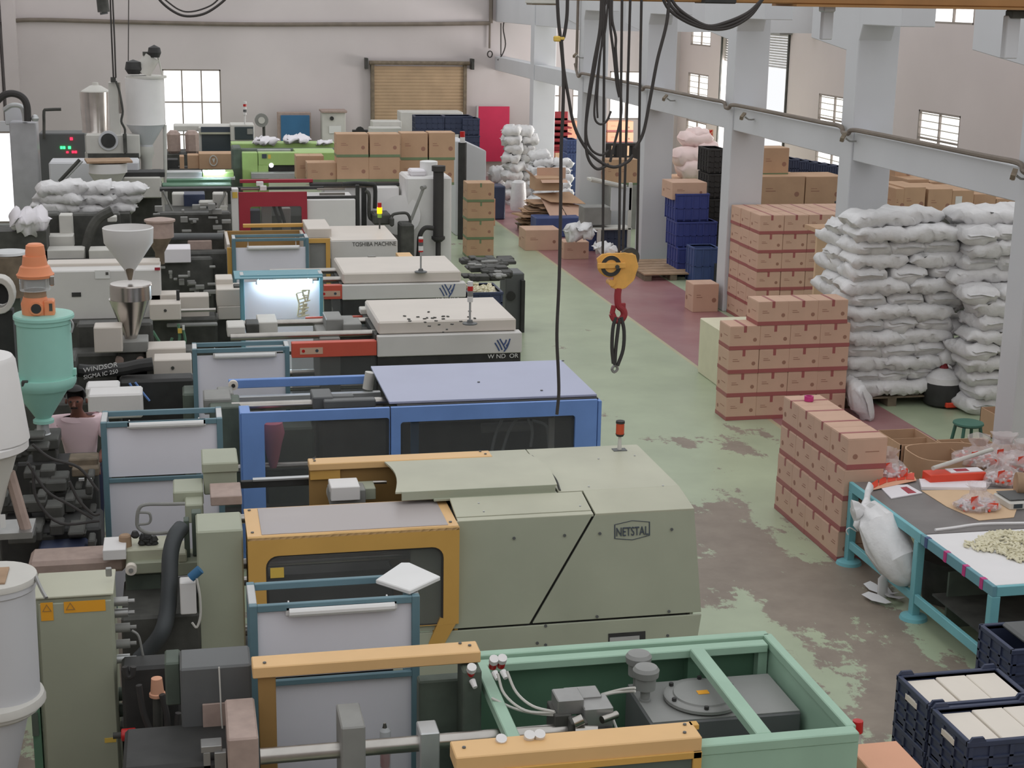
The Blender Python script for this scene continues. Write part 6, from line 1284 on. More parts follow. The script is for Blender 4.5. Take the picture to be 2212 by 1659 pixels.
# dark crates row beyond the columns
for i in range(6): crate_px(1706+i*20, 344+i*3.4, 1725+i*20, 380+i*3, 29.6-.0*i, .6, 'navy', 'dark slate crate in row beyond large tan cartons, %s from left' % ORD[i], 'dark crates beyond the tan cartons', rows=1)
solo('crate_deck', 'dark deck carrying the row of slate crates', 'bench', MB().box(PY(1700, 390, 29.6).x, 29.5, 0, PY(1830, 390, 29.6).x, 30.3, PY(1825, 397, 29.6).z), 'dark')
# open brown column carton beside wall of cartons, wooden crate side
t = T('plywood_sheet', 'tall tan plywood sheet between the carton wall and the bags', 'board', (9.9, 22.5, 0)); PB(t, 'sheet', 'paper_brown', [(1761, 497, 1800, 660, 22.2, .06, 0)], .004); t.p('loose_edge', MB().B(1765, 494, 1812, 503, 22.1, .5), 'carton_b')
# cream cabinet behind the stepped wall
t = T('cream_cabinet', 'cream metal cabinet tucked behind the stepped carton wall', 'cabinet', (7.7, 21.2, 0)); P = PZ(1550, 835, 0); t.p('cabinet_body', MB().box(7.55, 20.55, 0, 8.3, 21.7, .84), 'tubes', .012); P = PX(1541, 705, 7.55); t.p('knob', MB().cyl((7.54, 20.75, .74), (7.56, 20.75, .74), .02, 8), 'black'); t.p('wrapped_item', MB().lathe([(0, .08), (.06, .1), (.1, .04)], (7.85, 20.8, .84), 10), 'black'); t.p('wrapped_item', MB().lathe([(0, .06), (.06, .08), (.1, .03)], (8.1, 20.8, .84), 10), 'clear')
# black rice-sack with orange base
P = PZ(2032, 875, 0); t = T('tied_sack', 'black sack with white collar and orange stripe tied beside bag piles', 'sack', (P.x, P.y, 0))
t.p('sack_body', MB().lathe([(0, .18), (.04, .24), (.25, .27), (.36, .25)], (P.x, P.y, 0), 16), 'black'); t.p('white_collar', MB().lathe([(.34, .255), (.42, .24), (.5, .16), (.54, .07)], (P.x, P.y, 0), 16), 'bag'); t.p('tied_top', MB().lathe([(.53, .07), (.6, .04), (.66, .05), (.72, .09), (.75, .02)], (P.x, P.y, 0), 9), 'hook_red'); t.p('orange_stripe', MB().box(P.x-.06, P.y-.28, .03, P.x+.16, P.y-.2, .1), 'orange_red', .01)
# stool
P = PZ(2092, 912, .45); st = T('stool', 'round dark green plastic stool near the piled bags', 'stool', (P.x, P.y, 0)); st.p('seat', MB().lathe([(.41, .17), (.43, .19), (.45, .185), (.455, .17), (.45, .0)], (P.x, P.y, 0), 28), 'stool')
for a in (.8, 2.4, 3.9, 5.5): st.p('leg', MB().cyl((P.x+.22*math.cos(a), P.y+.22*math.sin(a), 0), (P.x+.15*math.cos(a), P.y+.15*math.sin(a), .42), .022, 8), 'stool')
# ================================================================ TABLES
t = T('work_table', 'long teal steel table with dark grey top, at right', 'table', (7.3, 12.9, 0)); zt = .85
t.p('table_top', MB().box(6.44, 12.12, zt-.02, 8.5, 13.66, zt), 'table_top', .004, label='dark grey top')
t.p('apron', MB().box(6.4, 12.12, zt-.09, 6.44, 13.68, zt+.002), 'teal', .004); t.p('apron', MB().box(6.44, 13.64, zt-.09, 8.5, 13.68, zt-.02), 'teal', .004)
for x, y in ((6.4, 13.6), (6.4, 12.16), (8.4, 13.6)):
    lg = t.p('leg', MB().box(x, y, .04, x+.08, y+.08, zt-.09), 'teal', .006); t.p('foot', MB().lathe([(0, .13), (.03, .12), (.045, .08), (.05, .03)], (x+.04, y+.04, 0), 18), 'teal', 0, lg)
t.p('stretcher', MB().box(6.41, 12.24, .17, 6.45, 13.6, .25), 'teal', .004)
t2 = T('work_table', 'teal steel table with white cloth top scattered with tubes', 'table', (7.3, 11.4, 0))
t2.p('table_top', MB().box(6.44, 10.86, zt-.02, 8.5, 12.1, zt), 'cloth', .004, label='white cloth top'); t2.p('apron', MB().box(6.4, 10.82, zt-.09, 6.44, 12.11, zt+.004), 'frameteal', .004); t2.p('apron', MB().box(6.44, 10.82, zt-.09, 8.5, 10.86, zt-.004), 'teal', .004)
for x, y in ((6.4, 10.82), (8.4, 10.82)): lg = t2.p('leg', MB().box(x, y, .04, x+.08, y+.08, zt-.09), 'teal', .006); t2.p('foot', MB().lathe([(0, .13), (.03, .12), (.045, .08), (.05, .03)], (x+.04, y+.04, 0), 18), 'teal', 0, lg)
t2.p('stretcher', MB().box(6.405, 10.9, .17, 6.445, 12.15, .26), 'teal', .004)
for y, m_ in ((11.98, 'logo_dark'), (11.62, 'magenta'), (11.28, 'magenta'), (10.98, 'magenta')): t2.p('tape_patch', MB().box(6.394, y, zt-.088, 6.44, y+.05, zt+.006), 'magenta' if m_ == 'magenta' else 'logo_blue')
t2.p('shelf', MB().box(6.5, 10.95, .3, 8.4, 12.0, .32), 'dark')
t2.p('under_sheet', MB().box(6.6, 11.9, .02, 8.4, 11.93, .55), 'darkgreen'); t.p('under_bin', MB().lathe([(0, .25), (.4, .3), (.42, .3)], (7.0, 12.6, 0), 20), 'dark')
t2.p('cloth_edge', MB().tube([PZ(x, y, zt+.01) for x, y in ((2020, 1145), (2060, 1140), (2120, 1132), (2212, 1130))], .015, 6, 4), 'cloth')
# white tubes heap: each tube a thing is hopeless to count -> stuff
mb = MB(); rnd = random.Random(31)
for k in range(1500):
    a = rnd.random()*6.283; r = rnd.random()**.5*(1+.12*math.sin(3*a)+.08*math.sin(7*a)); cx, cy_ = 7.45+r*.74*math.cos(a), 11.6+r*.46*math.sin(a)
    z = zt+.012+rnd.random()**1.5*.05*(1.2-r); ang = rnd.random()*3.14; d = Vector((math.cos(ang), math.sin(ang), rnd.uniform(-.3, .3)))*.028; P = Vector((cx, cy_, z+abs(d.z)*.5)); mb.cyl(P-d, P+d, .0105, 6)
o = solo('plastic_tubes', 'heap of short cream plastic tubes on the white cloth', 'tubes', mb, 'tubes'); o['kind'] = 'stuff'
# things on the grey table
def flatpoly(name, lab, cat, pts, mt, z=zt+.002, th=.004, grp=None):
    mb = MB().prism([(PZ(x, y, z).x, PZ(x, y, z).y) for x, y in pts], 'z', z, z+th); return solo(name, lab, cat, mb, mt, 0, grp)
flatpoly('kraft_paper', 'sheet of brown kraft paper on the grey table', 'paper', ((2045, 1095), (1990, 1060), (2212, 1056), (2190, 1118), (2115, 1125)), 'paper_brown'); flatpoly('paper_roll', 'white paper strip across the table before orange box', 'paper', ((1985, 1040), (2130, 1045), (2130, 1060), (1990, 1058)), 'paper', th=.03)
lb = T('label_sheet', 'white leaflet with maroon print on corner of grey table', 'paper', tuple(PZ(1960, 1065, zt))); pts = ((1900, 1052), (1960, 1048), (1992, 1066), (1925, 1078)); lb.p('sheet', MB().prism([(PZ(x, y, zt+.003).x, PZ(x, y, zt+.003).y) for x, y in pts], 'z', zt+.002, zt+.012), 'paper'); lb.p('print', MB().prism([(PZ(x, y, zt+.014).x, PZ(x, y, zt+.014).y) for x, y in ((1945, 1053), (1958, 1051), (1980, 1064), (1962, 1066))], 'z', zt+.012, zt+.014), 'maroon')
lb = T('label_strip', 'strip of red square labels draped over table corner', 'label', tuple(PZ(1930, 1045, zt))); 
sp = [(1880, 1058), (1898, 1049), (1916, 1042), (1936, 1038), (1956, 1036), (1976, 1036)]
for i in range(5): a, b = sp[i], sp[i+1]; lb.p('label_square', MB().prism([(PZ(x, y, zt+.02).x, PZ(x, y, zt+.02).y) for x, y in ((a[0]+1, a[1]), (b[0]-1, b[1]), (b[0]-1, b[1]-14), (a[0]+1, a[1]-12))], 'z', zt+.02, zt+.024), 'orange_red')
lb.p('backing', MB().prism([(PZ(x, y, zt+.015).x, PZ(x, y, zt+.015).y) for x, y in ((1878, 1060), (1980, 1038), (1970, 1020), (1890, 1046))], 'z', zt+.013, zt+.018), 'card_orange')
yb = PZ(2070, 1046, zt).y; ob = T('orange_box', 'long red-orange cardboard box on the grey table', 'box', (PY(2070, 1046, yb).x, yb, zt)); ob.p('box_body', MB().B(2010, 1024, 2130, 1046, yb, .18, z0=zt+.002), 'orange_red', .006); zx = PY(2070, 1024, yb).z; ob.p('leaflet', MB().box(PY(2058, 1020, yb).x, yb+.03, zx, PY(2128, 1020, yb).x, yb+.16, zx+.01), 'paper'); ob.p('print', MB().box(PY(2072, 1018, yb).x, yb+.05, zx+.01, PY(2100, 1018, yb).x, yb+.13, zx+.012), 'maroon')
a, b = PY(2020, 1019, yb), PY(2152, 989, yb+.35); solo('cardboard_tube', 'pale grey cardboard tube lying slantwise on the orange box', 'tube', MB().cyl(a+Vector((0, .05, .02)), b+Vector((0, .1, .06)), .022, 14), 'offwhite')
def poly_bag(lab, x, y, z, w, d, h, seed, red=.3):
    t = T('product_bag', lab, 'bag', (x, y, z), 'clear bags of red-labelled goods'); rnd = random.Random(seed); bm = MB(); n = 16
    for k, (f, r) in enumerate(((0, .9), (.25, 1.0), (.5, .8), (.75, .45), (.9, .2), (1.0, .3))): pass
    rings = []; off = Vector((seed*3.1, seed, 0))
    for f, r in ((0.01, .92), (.1, 1.05), (.28, 1.0), (.45, .8), (.58, .5), (.68, .3), (.8, .34), (1.0, .55)):
        ring = []
        for k in range(28):
            a = 6.283*k/28; q = Vector((x+math.cos(a)*w/2*r, y+math.sin(a)*d/2*r, z+h*f)); nn = mnoise.noise(q*14+off)*.05+mnoise.noise(q*34+off)*.025
            q += Vector((math.cos(a), math.sin(a), .3 if f > .05 else 0))*nn; q.z = max(q.z, z+.002); ring.append(bm.bm.verts.new(q))
        rings.append(ring)
    for A, B_ in zip(rings, rings[1:]):
        for k in range(28): bm.bm.faces.new((A[k], A[(k+1) % 28], B_[(k+1) % 28], B_[k]))
    bm.bm.faces.new(rings[0][::-1]); t.p('film', bm, 'polybag')
    c = MB(); c2 = MB()
    for k in range(80):
        a = rnd.random()*6.283; r = rnd.random()**.5*.92; zz = z+.012+rnd.random()*h*.4*(1-r*.5); P = Vector((x+w/2*r*math.cos(a), y+d/2*r*math.sin(a), zz)); dd = Vector((rnd.uniform(-1, 1), rnd.uniform(-1, 1), rnd.uniform(-.4, .4))).normalized()*.03
        (c if rnd.random() < red else c2).cyl(P-dd, P+dd, .013, 6)
    s = rnd.uniform(.03, .05); c.box(x-w*.3, y-d*.3, z+h*.3, x-w*.3+.09, y-d*.3+.004, z+h*.3+.08, .3); c.box(x+w*.1, y-d*.42, z+.03, x+w*.1+.1, y-d*.42+.004, z+.09, -.2)
    t.p('contents', c, 'orange_red', label='red contents'); t.p('contents', c2, 'paper', label='white contents')
    return t
P = PZ(2110, 1100, zt); poly_bag('clear bag of red and white goods on kraft paper', P.x, P.y, zt+.007, .42, .3, .24, 3)
P = PZ(2175, 1050, zt); poly_bag('clear bag of red goods behind the scale, right of the orange box', P.x, P.y+.1, zt, .4, .35, .28, 5)
P = PZ(1935, 1030, zt); poly_bag('clear bag leaning on the carton stack at table corner', P.x-.05, P.y+.05, zt, .34, .3, .28, 8, .2)
P = PZ(2175, 975, .8)
mbx = [(2110, 940), (2165, 935), (2210, 950)]
for i, (px, py) in enumerate(mbx): P = PZ(px+5, py+18, 1.0); poly_bag('clear bag of red-labelled goods heaped in the open brown carton, %s' % ('left', 'middle', 'right')[i], P.x, P.y, .78, .5, .4, .3, 11+i, .35)
sc = T('weighing_scale', 'white bench scale with grey pan at the right edge', 'scale', tuple(PZ(2200, 1085, zt))); P = PZ(2170, 1085, zt+.05); sc.p('scale_body', MB().box(P.x, P.y-.1, zt, P.x+.3, P.y+.22, zt+.075), 'offwhite', .012); sc.p('pan', MB().box(P.x+.02, P.y-.06, zt+.085, P.x+.3, P.y+.21, zt+.095), 'charcoal', .006); sc.p('display', MB().box(P.x+.04, P.y-.104, zt+.02, P.x+.13, P.y-.1, zt+.06), 'screen')
# open cartons behind the table
def open_carton(lab, x0, y0, x1, y1, z0, z1, divs=(1, 1), grp='open brown cartons behind the table', mt='carton_b', th=.012):
    t = T('open_carton', lab, 'carton', ((x0+x1)/2, (y0+y1)/2, z0), grp)
    for a in ((x0, y0, x1, y0+th), (x0, y1-th, x1, y1), (x0, y0, x0+th, y1), (x1-th, y0, x1, y1)): t.p('side_wall', MB().box(a[0], a[1], z0, a[2], a[3], z1), mt)
    t.p('bottom', MB().box(x0, y0, z0, x1, y1, z0+.01), 'carton_in')
    for i in range(1, divs[0]): u = x0+(x1-x0)*i/divs[0]; t.p('divider', MB().box(u-.004, y0+th, z0+.01, u+.004, y1-th, z1-.02), mt)
    for i in range(1, divs[1]): u = y0+(y1-y0)*i/divs[1]; t.p('divider', MB().box(x0+th, u-.004, z0+.01, x1-th, u+.004, z1-.021), mt)
    return t
P = PZ(1905, 960, .45); a = PZ(1870, 925, .45); b = PZ(1985, 985, .45)
open_carton('open brown carton with two compartments, just behind the front carton stack', a.x+.1, a.y-.75, a.x+.6, a.y-.1, .0, .45, (1, 2)); open_carton('open brown carton with dividers, right of the two-compartment carton', a.x+.62, a.y-1.35, a.x+1.25, a.y-.6, .0, .45, (2, 2))
open_carton('open brown carton with dividers behind the table corner', a.x+.12, a.y-1.5, a.x+.6, a.y-.8, 0, .45, (1, 2))
P = PZ(2050, 985, .8); oc = T('open_carton', 'large round-cornered open brown carton behind the orange box', 'carton', (P.x, P.y, 0)); n = 28
def se(k, rx, ry): a_ = 6.283*k/n; return (P.x+math.copysign(abs(math.cos(a_))**.6, math.cos(a_))*rx, P.y+math.copysign(abs(math.sin(a_))**.6, math.sin(a_))*ry)
oc.p('side_wall', MB().ring([se(k, .44, .34) for k in range(n)], [se(k, .425, .325) for k in range(n)], 'z', 0, .85), 'carton_b'); oc.p('bottom', MB().prism([se(k, .43, .33) for k in range(n)], 'z', 0, .02), 'carton_in'); oc.p('bent_flap', MB().box(P.x+.1, P.y-.37, .72, P.x+.45, P.y-.355, .84, .25), 'carton')
P = PZ(2175, 985, .85); open_carton('large open brown carton full of clear bags at the right edge', P.x-.35, P.y-.3, P.x+.9, P.y+.6, 0, .78)
P = PZ(2175, 905, .3); open_carton('small open carton with red inside at the foot of the right column', P.x-.1, P.y-.2, P.x+.7, P.y+.5, 0, .33); 
P = PZ(2205, 1060, zt+.12); sp_ = T('tape_spool', 'amber parcel tape roll at the right edge of the table', 'tape roll', (P.x, P.y, zt+.1)); sp_.p('tape_coil', MB().cyl((P.x, P.y+.1, zt+.16), (P.x+.16, P.y+.05, zt+.16), .11, 24), 'wood'); sp_.p('foot', MB().box(P.x, P.y+.03, zt, P.x+.2, P.y+.12, zt+.06), 'black')
# big white sack leaning in the table frame
sk = T('white_sack', 'full white woven sack slumped against teal table frame', 'sack', (6.6, 12.95, 0))
def skin(points, n=20, seed=1, cr=.03):
    mb = MB(); off = Vector((seed, seed*2, 0)); rings = []
    for i, (p, rx, ry) in enumerate(points):
        p = Vector(p); d = (Vector(points[min(i+1, len(points)-1)][0])-Vector(points[max(i-1, 0)][0])).normalized(); e1 = d.cross(Vector((0, 1, 0))).normalized(); e2 = d.cross(e1); ring = []
        for k in range(n):
            a = 6.283*k/n; q = p+e1*math.cos(a)*rx+e2*math.sin(a)*ry; w = mnoise.noise(q*7+off)*cr+mnoise.noise(q*17+off)*cr*.5; q += (q-p).normalized()*w; ring.append(mb.bm.verts.new(q))
        rings.append(ring)
    for A, B_ in zip(rings, rings[1:]):
        for k in range(n): mb.bm.faces.new((A[k], A[(k+1) % n], B_[(k+1) % n], B_[k]))
    mb.bm.faces.new(rings[0][::-1]); mb.bm.faces.new(rings[-1]); return mb
def W(px, py, y): return PY(px, py, y)
sk.p('sack_body', skin([(W(1966, 1262, 12.32), .02, .02), (W(1963, 1256, 12.34), .1, .09), (W(1955, 1240, 12.38), .16, .13), (W(1940, 1215, 12.45), .2, .16), (W(1918, 1175, 12.6), .22, .17), (W(1895, 1135, 12.75), .19, .15), (W(1878, 1112, 12.9), .15, .12), (W(1868, 1098, 12.95), .1, .1), (W(1864, 1092, 12.97), .03, .03)], 34, 1, .06), 'bag')
sk.p('tied_neck', skin([(W(1872, 1100, 12.95), .06, .05), (W(1874, 1078, 13.05), .035, .03), (W(1876, 1062, 13.1), .022, .02), (W(1880, 1050, 13.2), .05, .02)], 12), 'bag'); 
sk.p('loose_mouth', skin([(W(1874, 1112, 12.88), .05, .05), (W(1862, 1106, 12.88), .06, .05), (W(1852, 1104, 12.88), .11, .07), (W(1843, 1106, 12.88), .13, .06), (W(1840, 1107, 12.88), .05, .02)], 30, 3, .06), 'bag')
sk.p('loose_strap', skin([(W(1866, 1118, 12.84), .03, .03), (W(1856, 1135, 12.84), .07, .03), (W(1848, 1142, 12.84), .05, .015)], 16, 5, .03), 'bag'); sk.p('string', MB().tube([W(x, y, 12.9) for x, y in ((1832, 1155), (1828, 1146), (1836, 1140), (1850, 1148))], .006, 5, 3), 'bag')
rg = T('cloth_scraps', 'white cloth strips lying under the teal table rail', 'cloth', tuple(PZ(1910, 1290, 0)))
for i, q in enumerate((((1868, 1285), (1890, 1298), (1920, 1305), (1945, 1300)), ((1872, 1262), (1885, 1275), (1905, 1282), (1935, 1285)), ((1905, 1262), (1908, 1278), (1925, 1290), (1950, 1295)))):
    mb = MB(); P3 = [PZ(x, y, .02) for x, y in q]; w = .05
    for j, p in enumerate(P3): pass
    top = [(mb.bm.verts.new(p+Vector((w, w*.6, .03*math.sin(j*2)+.02))), mb.bm.verts.new(p-Vector((w, w*.6, -.02)))) for j, p in enumerate(P3)]
    for A, B_ in zip(top, top[1:]): mb.bm.faces.new((A[0], A[1], B_[1], B_[0]))
    rg.p('strip', mb, 'cloth')
rg.p('loop', skin([(PZ(1905, 1290, .0), .05, .03), (PZ(1905, 1290, .0)+Vector((0, 0, .18)), .05, .02), (PZ(1910, 1290, .0)+Vector((.03, 0, .26)), .03, .02)], 10, 4, .02), 'cloth')
# ================================================================ CRATES AT THE BOTTOM RIGHT
gcr = 'navy crates with white foam blocks'
def foam_crate(x0, y0, x1, y1, lab, lower=True):
    h = .36; z = h+.005
    if lower: crate((x0+x1)/2, (y0+y1)/2, 0, x1-x0, y1-y0, h, 'navy', lab.replace('crate of foam blocks', 'empty-looking lower crate'), 'lower navy crates at bottom right', 3)
    t = crate((x0+x1)/2, (y0+y1)/2, z, x1-x0, y1-y0, h, 'navy', lab, gcr, 3)
    for i in range(3):
        w = (x1-x0-.06)/3; a = x0+.03+i*w
        t2_ = T('foam_block', '%s white foam block in %s' % (('left', 'middle', 'right')[i], lab.replace('crate of foam blocks', 'crate')), 'foam block', (a+w/2, (y0+y1)/2, z+.04), 'white foam blocks'); t2_.p('block', MB().box(a+.003, y0+.04, z+.035, a+w-.003, y1-.04, z+h-.02-.012*(i == 0)), 'foam', .006)
    for px in (0,): t.p('handle_slot', MB().box(x0-.016, (y0+y1)/2-.09, z+h-.115, x0-.002, (y0+y1)/2+.09, z+h-.07), 'foam', .002, label='pale handle slot')
    for x in (x0, x1-.12):
        for yy in (y0-.012, y1-.01): t.p('corner_rise', MB().prism([(x, z+h), (x+.12, z+h), (x+.1, z+h+.03), (x+.02, z+h+.03)], 'y', yy, yy+.02), 'navy')
cF = PZ(2000, 1530, .72); A = PZ(1932, 1466, .72)
foam_crate(5.0, 9.13, 5.78, 9.62, 'farther navy crate of foam blocks'); foam_crate(5.0, 8.56, 5.78, 9.08, 'nearer navy crate of foam blocks'); foam_crate(5.83, 8.7, 6.6, 9.22, 'navy crate of foam blocks cut off by the right edge')
P = PZ(2118, 1350, .75)
for k in range(2): crate(P.x+.42, P.y-.22, k*.372, .8, .5, .37, 'navy', '%s navy crate under the table end at right edge' % ('lower', 'upper')[k], 'navy crates under the table end', 3)
solo('packed_goods', 'grey wrapped goods in the upper crate at right edge', 'goods', MB().box(P.x+.15, P.y-.4, .74, P.x+.7, P.y-.05, .79), 'charcoal', .02)
A = PZ(1862, 1606, .9); B2 = PZ(1960, 1610, .9); cc = T('orange_carton', 'salmon cardboard top beside mint machine at the bottom edge', 'carton', (A.x+.3, A.y-.3, 0)); cc.p('box_body', MB().box(A.x-.1, A.y-.75, 0, PZ(1940, 1610, .9).x+.02, A.y, .9), 'card_orange', .006); cc.p('flap', MB().box(A.x-.1, A.y-.7, .9, PZ(1940, 1610, .9).x, A.y-.36, .905), 'card_orange')
P = PZ(1852, 1575, .9); cap = T('bottle', 'bright red cap of a bottle behind the mint machine corner', 'bottle', (P.x, P.y, 0)); cap.p('bottle_body', MB().lathe([(0, .06), (.7, .06), (.82, .03), (.9, .03)], (P.x, P.y, 0), 14), 'clear'); cap.p('cap', MB().lathe([(.88, .036), (.96, .034), (.965, 0)], (P.x, P.y, 0), 16), 'lamp_red')
# white square board lying on the inspection frame
A = PZ(812, 1250, 1.93); bd = MB(); pts = [PZ(x, y, 1.93) for x, y in ((811, 1250), (866, 1213), (885, 1213), (952, 1243), (885, 1274))]
bd.prism([(p.x, p.y) for p in pts], 'z', 1.895, 1.925); solo('plastic_board', 'white diamond-lying plastic board on top of nearest screen frame', 'board', bd, 'plastic_white', .006)
bt = T('spray_bottle', 'clear bottle with red liquid on the nearest machine bed', 'bottle', tuple(PY(830, 1659, 8.0))); bt.p('bottle_body', MB().plathe(832, 8.1, [(1572, 6), (1578, 12), (1590, 12), (1640, 12), (1659, 12)], 16), 'clear'); bt.p('liquid', MB().plathe(832, 8.1, [(1625, 10), (1655, 10)], 14), 'lamp_red'); bt.p('cap', MB().plathe(831, 8.1, [(1562, 3), (1572, 5)], 10), 'chrome')
# small things on the sage machine's nozzle block
solo('cork_pot', 'small tan pot on sage injection unit', 'pot', MB().plathe(270, 11.6, [(1155, 10), (1158, 13), (1185, 14)], 16), 'wood'); mb = MB(); rnd = random.Random(2)
for k in range(14): P = PY(rnd.uniform(290, 335), rnd.uniform(1160, 1180), 11.6); mb.lathe([(0, .02), (.02, .035), (.05, .02)], P, 7)
o = solo('black_scraps', 'heap of black rubber scraps on sage injection unit', 'scraps', mb, 'black'); o['kind'] = 'stuff'
# old parts and crate of tubes right of the farther cream roof
t = T('clamp_unit', 'dark oily clamp end of the farther cream-roofed machine', 'machine part', (4.8, 23, 0)); mb = MB(); rnd = random.Random(8)
for k in range(44):
    px, py = rnd.uniform(995, 1090), rnd.uniform(556, 598); mb.B(px, py, px+rnd.uniform(8, 34), py+rnd.uniform(4, 14), 24.2-(py-556)/42*1.5+rnd.uniform(0, .2), .25)
t.p('oily_parts', mb, 'dark', .01, kind='stuff'); mb = MB()
for k in range(10): px, py = rnd.uniform(1000, 1080), rnd.uniform(560, 600); mb.B(px, py, px+rnd.uniform(10, 28), py+rnd.uniform(3, 6), 23.6-(py-556)/42*1.2, .1)
t.p('bright_bars', mb, 'grey', .006, kind='stuff'); t.p('base_block', MB().box(4.1, 22.9, 0, 4.75, 24.3, .55), 'dark', .02)
PB(t, 'end_block', 'charcoal', [(1092, 590, 1132, 700, 24.9, .5, 0)], .02); PB(t, 'end_plate', 'black', [(1126, 606, 1134, 700, 24.8, .6, 0)], .004); P = PY(1104, 640, 24.87); t.p('eye', MB().cyl(P, P+Vector((0, .05, 0)), .08, 16), 'black')
cx0, cx1 = PY(1008, 640, 21.7).x, PY(1090, 640, 21.7).x; zc = PY(1050, 632, 21.7).z
crate((cx0+cx1)/2, 22.1, zc-.4, cx1-cx0-.05, .75, .4, 'navy', 'black crate full of pale fittings beside the farther cream roof', 'black crate of fittings', 2); solo('crate_stand', 'dark stand beneath the black crate of fittings', 'stand', MB().box(cx0+.05, 21.8, 0, cx1-.05, 22.4, zc-.405), 'black')
mb = MB(); rnd = random.Random(14)
for k in range(150): P = Vector((rnd.uniform(cx0+.08, cx1-.1), rnd.uniform(21.8, 22.35), zc-.06+rnd.random()*.08)); d = Vector((rnd.uniform(-1, 1), rnd.uniform(-1, 1), rnd.uniform(-.4, .4))).normalized()*.03; mb.cyl(P-d, P+d, .016, 6)
mb.box(cx0+.05, 21.78, zc-.12, cx1-.05, 22.4, zc-.05); o = solo('pale_fittings', 'pale moulded fittings filling the black crate', 'fittings', mb, 'tubes'); o['kind'] = 'stuff'
# ================================================================ CRANE HOOK, ROPES, HANGING CABLES
yh = 12.32
hb = T('hook_block', 'yellow crane hook block with black pulley, red hook below', 'hook block', tuple(PY(1330, 620, yh)))
def Q(px, py, dy=0): p = PY(px, py, yh+dy); return p
mb = MB(); pts = [(1288, 558), (1300, 548), (1350, 545), (1372, 550), (1378, 575), (1368, 605), (1350, 622), (1335, 626), (1318, 620), (1325, 600), (1318, 585), (1292, 575)]
mb.prism([(Q(*p).x, Q(*p).z) for p in pts], 'y', yh-.02, yh); hb.p('cheek_plate', mb, 'hoist', .004)
mb = MB(); pts2 = [(1340, 550), (1372, 548), (1378, 578), (1372, 605), (1352, 622), (1342, 600)]
mb.prism([(Q(*p).x, Q(*p).z) for p in pts2], 'y', yh, yh+.18); hb.p('housing', mb, 'hoist', .015)
c = Q(1320, 575, -.03); hb.p('pulley', MB().lathe([(0, .09), (.02, .1), (.04, .085), (.06, .085), (.08, .1), (.1, .09)], c, 28, (0, 1, 0)), 'hoist'); hb.p('pulley_groove', MB().ring([(c.x+.088*math.cos(k*.25), c.z+.088*math.sin(k*.25)) for k in range(25)], [(c.x+.055*math.cos(k*.25), c.z+.055*math.sin(k*.25)) for k in range(25)], 'y', c.y-.004, c.y), 'black')
hb.p('pulley_bar', MB().B(1292, 568, 1352, 580, yh-.05, .02), 'hoist', .004); P = Q(1334, 577, -.06); hb.p('axle', MB().cyl(P, P+Vector((0, .03, 0)), .018, 10), 'dark'); P = Q(1322, 612, -.05); hb.p('pin', MB().cyl(P, P+Vector((0, .1, 0)), .026, 12), 'hoist'); P = Q(1370, 545, .1); hb.p('rear_pulley', MB().lathe([(0, .08), (.05, .08)], Q(1362, 556, .05), 20, (0, 1, 0)), 'dark')
hb.p('white_rag', skin([(Q(1318, 552, .12), .03, .03), (Q(1325, 540, .12), .05, .04), (Q(1328, 530, .12), .02, .02)], 10, 5, .02), 'bag')
hb.p('hook_shank', MB().tube([Q(1336, 622), Q(1334, 640), Q(1336, 660), Q(1345, 668), Q(1348, 680), Q(1340, 692), Q(1328, 690), Q(1322, 678)], .03, 10, 4), 'hook_red', label='red painted hook'); hb.p('hook_tip', MB().cyl(Q(1322, 678), Q(1326, 660), .022, 10), 'hook_red'); hb.p('latch', MB().B(1340, 655, 1352, 672, yh-.02, .03), 'hook_red', .006)
sg = T('lifting_sling', 'black wire sling loops hanging from the red hook', 'sling', tuple(Q(1328, 800)))
for q in (((1330, 685), (1324, 710), (1322, 750), (1325, 785)), ((1338, 688), (1334, 720), (1330, 755), (1328, 788)), ((1342, 685), (1348, 715), (1346, 755), (1334, 790))): sg.p('rope_loop', MB().tube([Q(x, y, -.02) for x, y in q], .016, 8, 4), 'rubber')
sg.p('shackle', MB().tube([Q(1328, 788), Q(1322, 797), Q(1327, 804), Q(1334, 797), Q(1330, 788)], .012, 6, 3), 'steelgrey')
gr = 'steel ropes of the crane hook'
for i, (pt, pb, yy) in enumerate((((1306, -20), (1302, 560), .05), ((1344, -20), (1337, 560), .05), ((1362, -20), (1345, 560), .12), ((1386, -20), (1376, 550), .12))): solo('hoist_rope', '%s dark rope holding the yellow hook block' % ('leftmost', 'second', 'third', 'rightmost')[i], 'rope', MB().cyl(Q(*pt, yy), Q(*pb, yy), .011, 6), 'cable', group=gr)
gl = 'black cables hanging in loops at the crane'
def hang(pts, r, lab, y=12.0): return solo('hanging_cable', lab, 'cable', MB().tube([PY(a, b, y) for a, b in pts], r, 8, 6), 'cable', group=gl)
hang([(1203, -30), (1206, 40), (1212, 95), (1217, 160), (1216, 240), (1212, 330), (1211, 450), (1208, 600), (1203, 720), (1206, 800), (1207, 850), (1203, 895)], .014, 'long black cable hanging almost to the blue machine roof')
hang([(1226, -30), (1225, 30), (1219, 75), (1213, 88)], .014, 'short black cable knotted with yellow tape to the long one')
hang([(1213, 88), (1218, 150), (1228, 210), (1240, 270), (1262, 315), (1290, 345), (1325, 361), (1355, 350), (1368, 335)], .013, 'black cable sweeping from the yellow knot to the ropes')
hang([(1300, -30), (1296, 60), (1282, 140), (1270, 220), (1265, 290), (1270, 340), (1290, 365), (1315, 355)], .012, 'black cable loop, widest left of the ropes'); hang([(1305, -20), (1300, 50), (1288, 130), (1276, 200), (1266, 280), (1275, 320), (1298, 335), (1315, 325)], .010, 'black cable loop just inside the widest one')
